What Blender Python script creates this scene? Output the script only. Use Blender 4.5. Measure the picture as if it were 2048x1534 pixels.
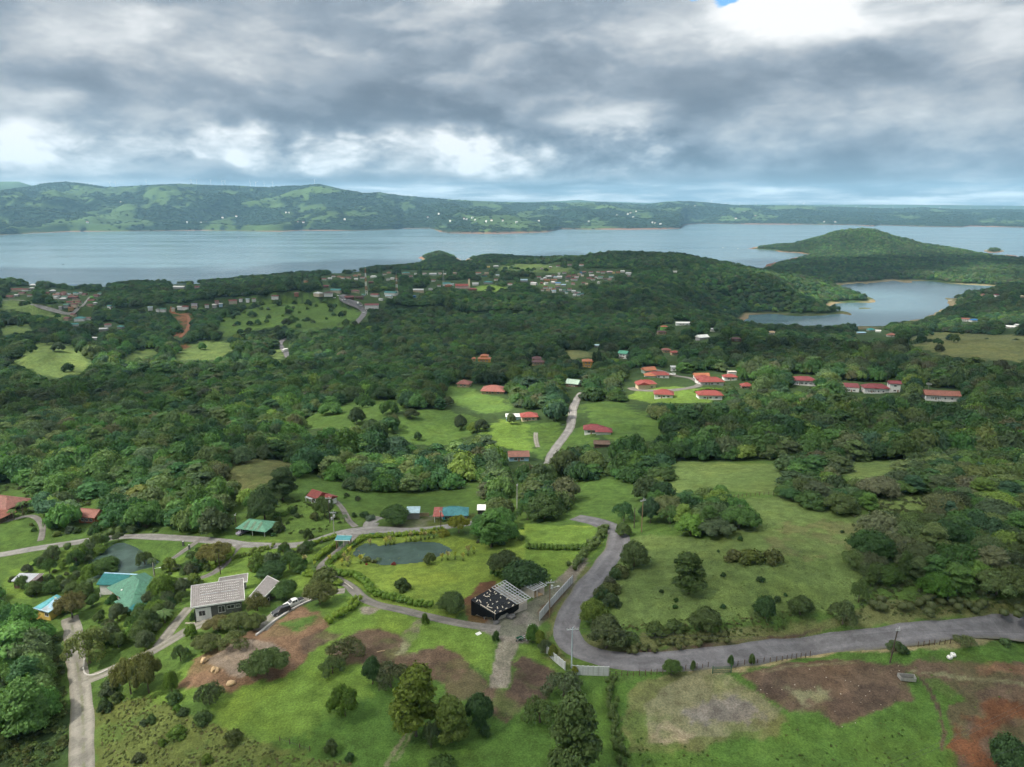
import bpy, bmesh, math, random
import numpy as np
from mathutils import Vector, Matrix, Euler

# ------------------------------------------------------------------ camera, sky, sun, exposure
scene = bpy.context.scene
for o in list(bpy.data.objects):
    bpy.data.objects.remove(o)
COL = scene.collection
FPX, CU, CV = 1420.0, 1024.0, 767.0          # focal length and centre of the 2048 x 1534 frame
PITCH = math.radians(14.2)
CAMZ = 230.0                                 # metres above the lake
cam_data = bpy.data.cameras.new('camera')
cam = bpy.data.objects.new('camera', cam_data)
COL.objects.link(cam)
cam.location = (0, 0, CAMZ)
cam.rotation_euler = (math.pi / 2 - PITCH, 0, 0)
cam_data.sensor_width = 36.0
cam_data.lens = 36.0 * FPX / 2048.0
cam_data.clip_start = 1.0
cam_data.clip_end = 60000.0
scene.camera = cam

SUN_EL = math.radians(50.0)
SUN_H = Vector((-0.93, -0.37, 0)).normalized()
TO_SUN = Vector((SUN_H.x * math.cos(SUN_EL), SUN_H.y * math.cos(SUN_EL), math.sin(SUN_EL)))
sun_data = bpy.data.lights.new('sun', 'SUN')
sun_data.energy = 5.0
sun_data.angle = math.radians(0.5)
sun_data.color = (1.0, 0.93, 0.82)
sun = bpy.data.objects.new('sun', sun_data)
COL.objects.link(sun)
sun.rotation_euler = (-TO_SUN).to_track_quat('-Z', 'Y').to_euler()

scene.view_settings.view_transform = 'Standard'
scene.view_settings.look = 'None'
scene.view_settings.exposure = 1.05
scene.view_settings.gamma = 1.0
scene.view_settings.use_curve_mapping = False
scene.render.engine = 'CYCLES'
cy = scene.cycles
DENOISE = True
cy.use_denoising = DENOISE
cy.use_adaptive_sampling = True
cy.adaptive_threshold = 0.035
cy.max_bounces = 4
cy.diffuse_bounces = 2
cy.glossy_bounces = 2
cy.transmission_bounces = 2
cy.volume_bounces = 1
cy.transparent_max_bounces = 8
cy.caustics_reflective = False
cy.caustics_refractive = False
cy.use_light_tree = False
cy.sample_clamp_indirect = 6.0


# ---- a small expression helper for shader nodes
class X:
    tree = None

    def __init__(s, sock):
        s.s = sock

    @staticmethod
    def m(op, *args, clamp=False):
        n = X.tree.nodes.new('ShaderNodeMath')
        n.operation = op
        n.use_clamp = clamp
        for i, a in enumerate(args):
            if isinstance(a, X):
                X.tree.links.new(a.s, n.inputs[i])
            else:
                n.inputs[i].default_value = a
        return X(n.outputs[0])

    def __add__(s, o): return X.m('ADD', s, o)
    __radd__ = __add__
    def __sub__(s, o): return X.m('SUBTRACT', s, o)
    def __rsub__(s, o): return X.m('SUBTRACT', o, s)
    def __mul__(s, o): return X.m('MULTIPLY', s, o)
    __rmul__ = __mul__
    def __truediv__(s, o): return X.m('DIVIDE', s, o)
    def __rtruediv__(s, o): return X.m('DIVIDE', o, s)


def link(a, b):
    X.tree.links.new(a.s if isinstance(a, X) else a, b)


def node(kind, **kw):
    n = X.tree.nodes.new(kind)
    for k, v in kw.items():
        setattr(n, k, v)
    return n


def vec(x=0.0, y=0.0, z=0.0):
    n = node('ShaderNodeCombineXYZ')
    for i, a in enumerate((x, y, z)):
        if isinstance(a, X):
            link(a, n.inputs[i])
        else:
            n.inputs[i].default_value = a
    return X(n.outputs[0])


def noise(v, scale=1.0, detail=5.0, rough=0.55, distortion=0.0, color=False):
    n = node('ShaderNodeTexNoise')
    n.noise_dimensions = '3D'
    if v is not None:
        link(v, n.inputs['Vector'])
    n.inputs['Scale'].default_value = scale
    n.inputs['Detail'].default_value = detail
    n.inputs['Roughness'].default_value = rough
    n.inputs['Distortion'].default_value = distortion
    return X(n.outputs['Color' if color else 'Fac'])


def smooth(x, lo, hi, a=0.0, b=1.0):
    n = node('ShaderNodeMapRange', interpolation_type='SMOOTHSTEP')
    link(x, n.inputs[0])
    for i, val in enumerate((lo, hi, a, b)):
        n.inputs[i + 1].default_value = val
    return X(n.outputs[0])


def mixc(f, a, b, blend='MIX'):
    n = node('ShaderNodeMix', data_type='RGBA', blend_type=blend)
    if isinstance(f, X):
        link(f, n.inputs[0])
    else:
        n.inputs[0].default_value = f
    for sock, c in ((n.inputs[6], a), (n.inputs[7], b)):
        if isinstance(c, X):
            link(c, sock)
        else:
            sock.default_value = (*c, 1.0)
    return X(n.outputs[2])


def ramp(x, stops):
    n = node('ShaderNodeValToRGB')
    link(x, n.inputs[0])
    el = n.color_ramp.elements
    while len(el) < len(stops):
        el.new(0.5)
    for e, (p, c) in zip(el, stops):
        e.position = p
        e.color = (*c, 1.0)
    return X(n.outputs[0])


def sep(v):
    n = node('ShaderNodeSeparateXYZ')
    link(v, n.inputs[0])
    return X(n.outputs[0]), X(n.outputs[1]), X(n.outputs[2])


def pix_dir(u, v):
    """unit-depth direction through a point of the photograph (numpy friendly)"""
    dx = (np.asarray(u, float) - CU) / FPX
    dz = -(np.asarray(v, float) - CV) / FPX
    return dx, math.cos(PITCH) + dz * math.sin(PITCH), -math.sin(PITCH) + dz * math.cos(PITCH)


def build_world():
    w = bpy.data.worlds.new('World')
    scene.world = w
    w.use_nodes = True
    w.cycles.sampling_method = 'NONE'
    t = w.node_tree
    t.nodes.clear()
    X.tree = t
    out = node('ShaderNodeOutputWorld')
    bg = node('ShaderNodeBackground')
    bg.inputs['Strength'].default_value = 0.1
    link(bg.outputs[0], out.inputs[0])
    sky = node('ShaderNodeTexSky', sky_type='NISHITA')
    sky.sun_disc = False
    sky.sun_elevation = SUN_EL
    sky.sun_rotation = math.atan2(TO_SUN.x, TO_SUN.y)
    sky.altitude = 700.0
    sky.air_density = 1.0
    sky.dust_density = 1.0
    tc = node('ShaderNodeTexCoord')
    dx, dy, dz = sep(tc.outputs['Generated'])
    hor = X.m('SQRT', dx * dx + dy * dy)
    az = X.m('ARCTAN2', dx, dy)
    el = dz / X.m('MAXIMUM', hor, 0.02)          # tangent of the elevation
    elc = X.m('MAXIMUM', el, -0.02)

    def ae(u, v):
        a, b, c = pix_dir(u, v)
        return math.atan2(float(a), float(b)), float(c) / math.hypot(float(a), float(b))

    # warp so that the large masses get ragged, billowing edges
    w1 = noise(vec(az * 3.0, elc * 7.0, 0.3), 1.5, 5, 0.55, color=True)
    wx, wy, _ = sep(w1)
    azw = az + (wx - 0.5) * 0.24
    elw = elc + (wy - 0.5) * 0.085

    def blob(u, v, su, sv, wgt):
        a, e = ae(u, v)
        p = (azw - a) / (su / FPX)
        q = (elw - e) / (sv / FPX)
        r2 = p * p + q * q
        return X.m('POWER', 2.718, r2 * -1.0) * wgt

    # deck seen from below: soft bulges, smaller towards the horizon
    inv = 1.0 / (elc + 0.16)
    dk = vec(az * inv * 0.9, inv, 0.0)
    f1 = noise(dk, 0.85, 6, 0.50, 0.25)
    f2 = noise(vec(az * 5.0, elc * 9.5, 1.7), 1.25, 8, 0.53, 0.15)
    f3 = noise(vec(az * 5.0, elc * 10.0, 5.2), 3.4, 7, 0.60, 0.1)
    crisp = smooth(f2 + (f3 - 0.5) * 0.35, 0.40, 0.60) - 0.5
    b = 0.525 + (f1 - 0.5) * 0.42 + (f2 - 0.5) * 0.58 + (f3 - 0.5) * 0.12 + crisp * 0.07
    for args in BLOBS:
        b = b + blob(*args)
    # row of cumulus flanks low over the far hills: rounded heads, shaded feet
    row = smooth(elw, 0.034, 0.050) * (1.0 - smooth(elw, 0.080, 0.112))
    cell = node('ShaderNodeTexVoronoi', feature='SMOOTH_F1')
    cell.inputs['Smoothness'].default_value = 0.55
    cell.inputs['Scale'].default_value = 1.0
    cell.inputs['Detail'].default_value = 3.0
    cell.inputs['Roughness'].default_value = 0.55
    link(vec(az * 13.0 + wy * 1.5, elc * 26.0 + wx * 1.2, 4.0), cell.inputs['Vector'])
    puff = smooth(X(cell.outputs['Distance']), 0.25, 1.25, 0.5, 0.0)
    bil = noise(vec(az * 12.0, elc * 22.0, 4.0), 1.3, 8, 0.56, 0.2)
    side = 1.0 - smooth(az, 0.12, 0.34) * 0.70
    b = b + row * side * ((puff - 0.18) * 1.1 + (bil - 0.47) * 1.4 + 0.12)
    lump = node('ShaderNodeTexVoronoi', feature='SMOOTH_F1')
    lump.inputs['Smoothness'].default_value = 0.8
    lump.inputs['Scale'].default_value = 1.0
    lump.inputs['Detail'].default_value = 4.0
    lump.inputs['Roughness'].default_value = 0.5
    link(vec(az * 6.0 + wy * 1.6, elc * 17.0 + wx * 1.4, 2.0), lump.inputs['Vector'])
    b = b + (1.0 - row) * (smooth(X(lump.outputs['Distance']), 0.30, 1.20, 0.24, -0.12))
    # thin layers just above the horizon
    lay = noise(vec(az * 4.0, elc * 40.0, 9.0), 1.9, 8, 0.60, 0.2)
    low = 1.0 - smooth(elc, 0.016, 0.036)
    b = b + low * ((lay - 0.47) * 2.0 + 0.08)
    b = X.m('MULTIPLY', b, 1.0, clamp=True)
    cloud = ramp(b, [(0.0, (0.130, 0.175, 0.230)), (0.25, (0.195, 0.250, 0.315)), (0.45, (0.310, 0.375, 0.445)),
                     (0.65, (0.520, 0.565, 0.605)), (0.85, (0.78, 0.81, 0.83)), (1.0, (0.95, 0.96, 0.96))])
    # tint: blue grey low over the lake
    cloud = mixc((1.0 - smooth(elc, 0.0, 0.16)) * 0.42, cloud, mixc(1.0, cloud, (0.82, 1.0, 1.13), 'MULTIPLY'))
    # holes of blue
    hole = noise(vec(az * 6.0, elc * 14.0, 7.0), 1.8, 8, 0.6, 0.2)
    hsum = hole - 0.5
    for args in HOLES:
        hsum = hsum + blob(*args)
    hole = smooth(hsum, 0.30, 0.48)
    lowgap = low * smooth(lay, 0.50, 0.40) * smooth(az, -0.15, 0.1)
    skyc = mixc(1.0, X(sky.outputs[0]), (0.62, 0.92, 1.08), 'MULTIPLY')
    cl10 = mixc(1.0, cloud, (5.3, 5.3, 5.3), 'MULTIPLY')
    mixed = mixc(hole, cl10, skyc)
    mixed = mixc(lowgap * 0.30, mixed, (1.4, 2.2, 2.9))
    link(mixed, bg.inputs[0])


# soft masses of the deck: where in the photograph, half widths, weight
BLOBS = [
    (960, 205, 250, 62, -0.234), (1130, 130, 160, 60, -0.109), (820, 60, 120, 50, -0.047), (1500, 318, 260, 30, -0.234), (1750, 300, 200, 34, -0.125), (560, 258, 160, 18, -0.125), (640, 190, 180, 40, -0.047),
    (1900, 110, 170, 60, -0.125), (1700, 90, 60, 40, -0.078), (120, 170, 90, 40, -0.109), (40, 100, 120, 50, -0.062), (1960, 350, 200, 22, -0.078),
    (270, 120, 150, 50, 0.16), (560, 120, 150, 50, 0.05), (1640, 20, 165, 44, 0.62), (1450, 110, 130, 50, 0.10), (1255, 235, 70, 40, 0.20), (30, 230, 60, 50, 0.32), (80, 300, 90, 40, 0.16),
    (260, 305, 130, 30, 0.20), (470, 310, 70, 30, 0.16), (650, 320, 120, 24, 0.22), (860, 300, 110, 34, 0.30), (1060, 322, 80, 22, 0.22), (1230, 320, 70, 18, 0.16),
    (1780, 230, 200, 36, 0.05), (2010, 220, 70, 60, 0.12), (1100, 362, 130, 6, -0.265), (1700, 366, 420, 14, -0.125), (1930, 380, 220, 5, -0.172), (520, 358, 380, 7, -0.109), (1560, 388, 340, 7, 0.20), (1000, 30, 400, 50, 0.03)]
HOLES = [(1425, -4, 40, 20, 0.60), (1490, 10, 26, 22, 0.50), (2060, 75, 24, 34, 0.60)]
build_world()


# ------------------------------------------------------------------ numpy noise
def hash2(ix, iy, seed):
    h = (ix.astype(np.int64) * 374761393 + iy.astype(np.int64) * 668265263 + seed * 1442695041) & 0xFFFFFFFF
    h = ((h ^ (h >> 13)) * 1274126177) & 0xFFFFFFFF
    h = (h ^ (h >> 16)) & 0xFFFFFFFF
    return h.astype(np.float64) / 4294967295.0


def vnoise(x, y, seed=0):
    x = np.asarray(x, float)
    y = np.asarray(y, float)
    ix = np.floor(x)
    iy = np.floor(y)
    fx = x - ix
    fy = y - iy
    fx = fx * fx * fx * (fx * (fx * 6 - 15) + 10)
    fy = fy * fy * fy * (fy * (fy * 6 - 15) + 10)
    a = hash2(ix, iy, seed)
    b = hash2(ix + 1, iy, seed)
    c = hash2(ix, iy + 1, seed)
    d = hash2(ix + 1, iy + 1, seed)
    return (a + (b - a) * fx) * (1 - fy) + (c + (d - c) * fx) * fy


def fbm(x, y, scale, octaves=4, seed=0, gain=0.5):
    """about -1..1"""
    s = 0.0
    amp = 1.0
    tot = 0.0
    f = 1.0 / scale
    for k in range(octaves):
        s = s + amp * (vnoise(np.asarray(x) * f + 17.3 * k, np.asarray(y) * f - 9.1 * k, seed + k) * 2 - 1)
        tot += amp
        amp *= gain
        f *= 2.03
    return s / tot * 1.6


def sstep(x, lo, hi):
    t = np.clip((x - lo) / (hi - lo), 0, 1)
    return t * t * (3 - 2 * t)


# ------------------------------------------------------------------ camera geometry: photograph point <-> place
def pix_at_z(u, v, z):
    dx, dy, dz = pix_dir(u, v)
    t = (np.asarray(z, float) - CAMZ) / dz
    return dx * t, dy * t


def project(x, y, z):
    c, s = math.cos(PITCH), math.sin(PITCH)
    zz = np.asarray(z, float) - CAMZ
    d = y * c - zz * s
    up = y * s + zz * c
    return CU + FPX * x / d, CV - FPX * up / d, d


def inpoly(px, py, poly):
    px = np.asarray(px, float)
    py = np.asarray(py, float)
    r = np.zeros(px.shape, bool)
    n = len(poly)
    xs = [p[0] for p in poly]
    ys = [p[1] for p in poly]
    bb = (px >= min(xs)) & (px <= max(xs)) & (py >= min(ys)) & (py <= max(ys))
    if not bb.any():
        return r
    qx, qy = px[bb], py[bb]
    q = np.zeros(qx.shape, bool)
    for i in range(n):
        x1, y1 = poly[i]
        x2, y2 = poly[(i + 1) % n]
        if y1 == y2:
            continue
        c = (y1 > qy) != (y2 > qy)
        q ^= c & (qx < (x2 - x1) * (qy - y1) / (y2 - y1) + x1)
    r[bb] = q
    return r


def polydist(px, py, poly, closed=True):
    d = np.full(np.shape(px), 1e18)
    n = len(poly)
    for i in range(n if closed else n - 1):
        x1, y1 = poly[i]
        x2, y2 = poly[(i + 1) % n]
        ex, ey = x2 - x1, y2 - y1
        L = ex * ex + ey * ey + 1e-12
        t = np.clip(((px - x1) * ex + (py - y1) * ey) / L, 0, 1)
        dd = (px - x1 - t * ex) ** 2 + (py - y1 - t * ey) ** 2
        np.minimum(d, dd, out=d)
    return np.sqrt(d)


# ------------------------------------------------------------------ relief: heights read off the photograph
CTRL = [  # (u, v, height above the lake)
    (-300, 1534, 114), (0, 1534, 118), (165, 1534, 122), (420, 1534, 129), (700, 1534, 131), (1100, 1534, 131), (1500, 1534, 130), (2048, 1534, 128), (2400, 1534, 127),
    (-300, 1340, 113), (0, 1340, 117), (165, 1340, 121), (300, 1340, 125), (430, 1340, 129.5), (700, 1340, 131), (1000, 1340, 131), (1200, 1340, 131), (1600, 1340, 132), (2048, 1340, 132), (2400, 1340, 132),
    (-300, 1200, 111), (0, 1200, 115), (90, 1200, 116.5), (230, 1200, 119), (430, 1220, 125), (700, 1200, 129), (1000, 1210, 130.5), (1130, 1200, 130.5), (1250, 1200, 133), (1500, 1200, 136), (1800, 1200, 136), (2048, 1200, 135), (2400, 1200, 134),
    (1200, 1290, 130.6), (1600, 1270, 131.6), (2048, 1250, 132), (1600, 1215, 134.5),
    (-300, 1090, 108), (0, 1100, 111), (200, 1110, 113), (400, 1085, 116), (600, 1085, 119), (690, 1095, 121), (820, 1105, 123.2), (1000, 1090, 126), (1230, 1090, 129), (1400, 1090, 134), (1700, 1090, 136), (2048, 1090, 135), (2400, 1090, 133),
    (0, 1030, 109), (300, 1040, 112.5), (540, 1055, 117), (740, 1050, 118.5), (900, 1058, 121), (1200, 1043, 126.5), (1320, 1030, 129), (1560, 1030, 133), (1800, 1020, 133), (2048, 1010, 131),
    (0, 970, 105), (220, 970, 109), (500, 975, 116), (630, 995, 117), (760, 990, 112), (900, 975, 110), (1080, 985, 116), (1220, 985, 120), (1350, 960, 121), (1560, 960, 126), (1800, 945, 127), (2048, 940, 127), (2400, 940, 126),
    (0, 915, 100), (280, 915, 104), (500, 925, 113), (680, 930, 105), (880, 925, 102), (1090, 925, 106), (1300, 920, 113), (1500, 920, 117), (1750, 920, 118), (2048, 915, 119),
    (0, 850, 90), (280, 850, 93), (560, 850, 98), (680, 835, 103), (760, 808, 100), (880, 850, 101), (1000, 875, 104), (1060, 850, 103), (1120, 870, 104), (1240, 860, 106), (1450, 860, 105), (1720, 860, 107), (2048, 860, 110),
    (0, 780, 74), (280, 780, 76), (600, 790, 85), (800, 800, 96), (930, 785, 97), (1010, 790, 96), (1150, 800, 100), (1270, 775, 99), (1400, 785, 100), (1600, 780, 101), (1740, 790, 103), (1880, 800, 105), (2048, 790, 106), (2400, 790, 106),
    (110, 740, 76), (110, 700, 80), (0, 720, 70), (280, 715, 58), (560, 715, 58), (760, 730, 66), (970, 725, 84), (1170, 735, 90), (1300, 740, 92), (1500, 735, 92), (1750, 730, 96), (1950, 715, 101), (2400, 720, 104),
    (0, 660, 48), (200, 665, 50), (370, 670, 56), (565, 690, 57), (720, 660, 54), (900, 680, 54), (1100, 680, 62), (1340, 670, 68), (1530, 670, 66), (1740, 680, 72), (1900, 675, 92), (2048, 678, 92), (2300, 678, 88),
    (0, 615, 40), (120, 630, 42), (250, 620, 40), (460, 640, 56), (560, 603, 68), (640, 598, 70), (710, 615, 58), (800, 630, 48), (950, 640, 44), (1150, 640, 48), (1330, 640, 50), (1700, 665, 50), (1900, 655, 45), (2048, 655, 50),
    (30, 585, 34), (250, 595, 36), (450, 612, 56), (660, 600, 58), (760, 600, 50), (940, 580, 44), (1100, 600, 50), (1200, 565, 52), (1300, 590, 56), (1450, 600, 40), (1600, 590, 34), (1560, 562, 48), (1680, 592, 20),
    (60, 572, 26), (230, 582, 24), (400, 580, 30), (540, 572, 34), (760, 566, 36), (900, 560, 34), (1060, 550, 40), (1120, 540, 40),
    (1150, 525, 52), (1240, 517, 66), (1310, 516, 72), (1370, 520, 68), (1450, 535, 44), (1380, 560, 64), (1250, 545, 58),
    (1500, 547, 16), (980, 535, 24), (1060, 525, 26), (2000, 600, 30), (2048, 590, 30), (1960, 625, 30),
]


def _warp(x, y):
    yy = np.maximum(y, -120.0) + 180.0
    return x / yy * 1.9, np.log(yy) * 1.55


_cp = np.array(CTRL, float)
_cx, _cy = pix_at_z(_cp[:, 0], _cp[:, 1], _cp[:, 2])
_wx, _wy = _warp(_cx, _cy)
_K = np.sqrt((_wx[:, None] - _wx[None]) ** 2 + (_wy[:, None] - _wy[None]) ** 2 + 0.0009)
_n = len(_cp)
_A = np.zeros((_n + 3, _n + 3))
_A[:_n, :_n] = -_K - np.eye(_n) * 0.004
_A[:_n, _n] = 1
_A[:_n, _n + 1] = _wx
_A[:_n, _n + 2] = _wy
_A[_n:, :_n] = _A[:_n, _n:].T
_sol = np.linalg.solve(_A, np.concatenate([_cp[:, 2], [0, 0, 0]]))


def relief(x, y):
    shp = np.shape(x)
    a, b = _warp(np.ravel(x), np.ravel(y))
    r = np.empty(a.shape)
    for i in range(0, len(a), 60000):
        sl = slice(i, i + 60000)
        k = -np.sqrt((a[sl, None] - _wx[None]) ** 2 + (b[sl, None] - _wy[None]) ** 2 + 0.0009)
        r[sl] = k @ _sol[:_n] + _sol[_n] + _sol[_n + 1] * a[sl] + _sol[_n + 2] * b[sl]
    return r.reshape(shp)


def shore(pts):
    p = np.array(pts, float)
    x, y = pix_at_z(p[:, 0], p[:, 1], 0.0)
    return list(zip(x.tolist(), y.tolist()))


MAINLAND = shore([(-900, 590), (-200, 582), (0, 578), (120, 580), (230, 582), (380, 578), (520, 567), (640, 557), (760, 543), (812, 534), (826, 531), (836, 528.5), (846, 525.5),
                  (870, 521), (905, 522), (922, 528), (936, 531), (950, 529), (945, 525), (930, 520.5), (938, 516.5), (960, 515), (1000, 516), (1060, 518), (1110, 526), (1140, 529),
                  (1180, 522), (1250, 519), (1330, 521), (1400, 530), (1450, 540), (1490, 547), (1503, 546),
                  (1540, 527), (1590, 515), (1620, 509.5), (1600, 506), (1555, 503.5), (1548, 500.5), (1520, 499), (1494, 497.5), (1510, 494), (1560, 487), (1700, 480), (1850, 488),
                  (1930, 500), (1955, 506), (1985, 512), (2048, 519), (2300, 530), (2700, 536)]) + [(3000.0, 300.0), (1200.0, -700.0), (-1200.0, -700.0)]
BAY = shore([(1484, 645), (1488, 638), (1500, 631), (1530, 627), (1570, 630), (1610, 633), (1642, 632), (1678, 627), (1700, 630.5), (1690, 622), (1662, 620), (1658, 613), (1668, 607), (1700, 605), (1735, 605.5), (1752, 603.5), (1742, 598), (1700, 582), (1676, 571),
             (1686, 568), (1722, 566), (1728, 568.5), (1745, 565), (1770, 563.5), (1790, 562), (1808, 565), (1832, 565.5), (1826, 562), (1860, 562.5), (1905, 568), (1960, 571), (2048, 573.5), (2400, 582), (2400, 592), (2048, 584), (1960, 582),
             (1915, 591), (1903, 597), (1884, 595), (1900, 605), (1905, 612), (1880, 620), (1850, 636), (1800, 648), (1740, 652), (1690, 656), (1640, 660), (1540, 657)])
ISLETS = [shore([(824, 531.5), (834, 528), (842, 522), (836, 515), (850, 511), (880, 509.5), (905, 511), (920, 517), (928, 526), (936, 531), (900, 534), (860, 533)]),
          shore([(936, 516.8), (950, 513.5), (975, 511.5), (1000, 513), (985, 517.5), (960, 518.5)]),
          shore([(1966, 502), (1980, 497.5), (1996, 497), (2012, 501.5), (2000, 505), (1980, 506)]),
          shore([(2000, 510), (2018, 509), (2040, 512), (2036, 513.5), (2010, 512.5)]),
          shore([(1712, 616), (1728, 614.5), (1745, 616), (1730, 618), (1715, 617.6)])]
ISLET_H = [17, 12, 16, 2.5, 1.5]
HILLS = [  # summits beyond the first shore: pixel of the summit, distance, half widths across / along
    (1715, 461, 3500, 215, 300), (1610, 490, 3650, 200, 180), (1840, 492, 3450, 240, 240), (1785, 477, 3480, 150, 220), (1648, 478, 3540, 120, 220), (1950, 512, 3100, 330, 220), (2060, 520, 2850, 300, 260), (1528, 492, 3850, 80, 90),
    (1700, 517, 2650, 260, 200), (1600, 530, 2500, 180, 150), (1840, 533, 2600, 180, 150), (1960, 536, 2560, 240, 190), (880, 516, 2960, 60, 60), (950, 521, 3000, 90, 70)]


def near_height(x, y):
    z = relief(x, y)
    z = z + fbm(x, y, 60, 4, 3) * sstep(y, 180, 420) * 3.0 + fbm(x, y, 190, 3, 8) * sstep(y, 400, 1200) * 6.0
    far = sstep(y, 2250, 2500)
    z = z * (1 - far * sstep(x, 150, 450)) + 4.0 * far * sstep(x, 150, 450)
    ph = 0.0
    for u, v, d, wa, wl in HILLS:
        dx, dy, dz = pix_dir(u, v)
        t = d / dy
        hx, hz = dx * t, CAMZ + dz * t
        g = np.exp(-(((x - hx) / wa) ** 2 + ((y - d) / wl) ** 2))
        ph = np.maximum(ph, g * max(hz - 11.0, 5.0)) + 0.10 * np.minimum(ph, g * max(hz - 11.0, 5.0))
    z = np.maximum(z, ph + fbm(x, y, 150, 4, 5) * 5.0 * sstep(ph, 3, 30))
    # the shoreline
    m = (y > 1200) | ((y > 700) & (x > 200))
    zz = z.copy()
    if m.any():
        xm, ym = x[m], y[m]
        jx = xm + fbm(xm, ym, 45, 3, 21) * 9
        jy = ym + fbm(xm, ym, 45, 3, 22) * 9
        ins = inpoly(jx, jy, MAINLAND) & ~inpoly(jx, jy, BAY)
        dbay = polydist(jx, jy, BAY)
        d = np.minimum(polydist(jx, jy, MAINLAND), dbay)
        d = np.where(ym < 1150, 400.0, d)
        sunk = sstep(xm, 230, 420) * (1 - sstep(ym, 1350, 1480))
        z[m] = np.where(ins, z[m] * (1 - sunk) + sunk * np.minimum(z[m], 4 + 0.085 * dbay), z[m])
        zl = np.where(ins, np.minimum(np.maximum(z[m], 3.5) * sstep(d, -5, 130) + 0.02 * d, 0.14 * d + np.maximum(z[m], 3) * sstep(d, 20, 140)), -np.minimum(0.10 * d, 5.0))
        for poly, h in zip(ISLETS, ISLET_H):
            i2 = inpoly(jx, jy, poly)
            d2 = polydist(jx, jy, poly)
            zl = np.where(i2, np.maximum(zl, 0.05 * np.minimum(d2, 25) + h * sstep(d2, 14, 90)), zl)
        zz[m] = zl
    return zz


# rows nearer than 300 m are close together; columns fan out with distance
def _rows():
    r = [-420, -300, -200, -120, -60, -10, 30, 60, 80]
    y = 90.0
    while y < 4900:
        r.append(y)
        y += 0.62 if y < 235 else (0.0030 * y if y < 700 else (0.0055 * y if y < 1500 else 0.0085 * y))
    return np.array(r)


ROWS = _rows()
TCOL = np.linspace(-1.0, 1.0, 701)


def _halfw(y):
    return 0.80 * np.sqrt((np.maximum(y, 0) + 70.0) ** 2 + 60.0 ** 2)


def _colw(t):
    a = np.abs(t)
    return np.sign(t) * np.where(a < 0.86, a / 0.86, 1.0 + (a - 0.86) / 0.14 * 0.9)


CW = _colw(TCOL)
GX = _halfw(ROWS)[:, None] * CW[None, :]
GY = np.repeat(ROWS[:, None], len(TCOL), 1)
GZ = near_height(GX, GY)


def ground(x, y):
    """height of the ground sheet at places (numpy)"""
    x = np.asarray(x, float)
    y = np.asarray(y, float)
    r = np.clip(np.searchsorted(ROWS, y) - 1, 0, len(ROWS) - 2)
    fy = np.clip((y - ROWS[r]) / (ROWS[r + 1] - ROWS[r]), 0, 1)

    def row(k):
        c = x / _halfw(ROWS[k])
        j = np.clip(np.searchsorted(CW, c) - 1, 0, len(CW) - 2)
        f = np.clip((c - CW[j]) / (CW[j + 1] - CW[j]), 0, 1)
        return GZ[k, j] * (1 - f) + GZ[k, j + 1] * f
    return row(r) * (1 - fy) + row(r + 1) * fy


_RS = np.concatenate([np.linspace(80, 420, 700), np.geomspace(421, 6400, 900)])


def at(u, v):
    """place on the ground seen at a point of the photograph"""
    u = np.atleast_1d(np.asarray(u, float))
    v = np.atleast_1d(np.asarray(v, float))
    dx, dy, dz = pix_dir(u, v)
    X_ = dx[:, None] * _RS[None] / dy[:, None]
    Y_ = np.broadcast_to(_RS[None], X_.shape)
    Zr = CAMZ + dz[:, None] * _RS[None] / dy[:, None]
    below = np.maximum(ground(X_, Y_), 0.0) >= Zr
    k = np.argmax(below, 1)
    k = np.where(below.any(1), np.maximum(k, 1), len(_RS) - 1)
    i = np.arange(len(u))
    h0 = Zr[i, k - 1] - np.maximum(ground(X_[i, k - 1], Y_[i, k - 1]), 0)
    h1 = Zr[i, k] - np.maximum(ground(X_[i, k], Y_[i, k]), 0)
    f = np.clip(h0 / np.maximum(h0 - h1, 1e-9), 0, 1)
    y = _RS[k - 1] + (_RS[k] - _RS[k - 1]) * f
    x = dx / dy * y
    return np.stack([x, y, ground(x, y)], 1)


def at1(u, v):
    return at([u], [v])[0]


def dens(poly, n=14.0):
    """photograph outline with extra points along each edge"""
    r = []
    for i in range(len(poly)):
        a = poly[i]
        b = poly[(i + 1) % len(poly)]
        k = max(1, int(math.hypot(b[0] - a[0], b[1] - a[1]) / n))
        for j in range(k):
            r.append((a[0] + (b[0] - a[0]) * j / k, a[1] + (b[1] - a[1]) * j / k))
    return r


def world_poly(poly):
    p = np.array(dens(poly))
    w = at(p[:, 0], p[:, 1])
    return [(a, b) for a, b in w[:, :2].tolist()]


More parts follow.
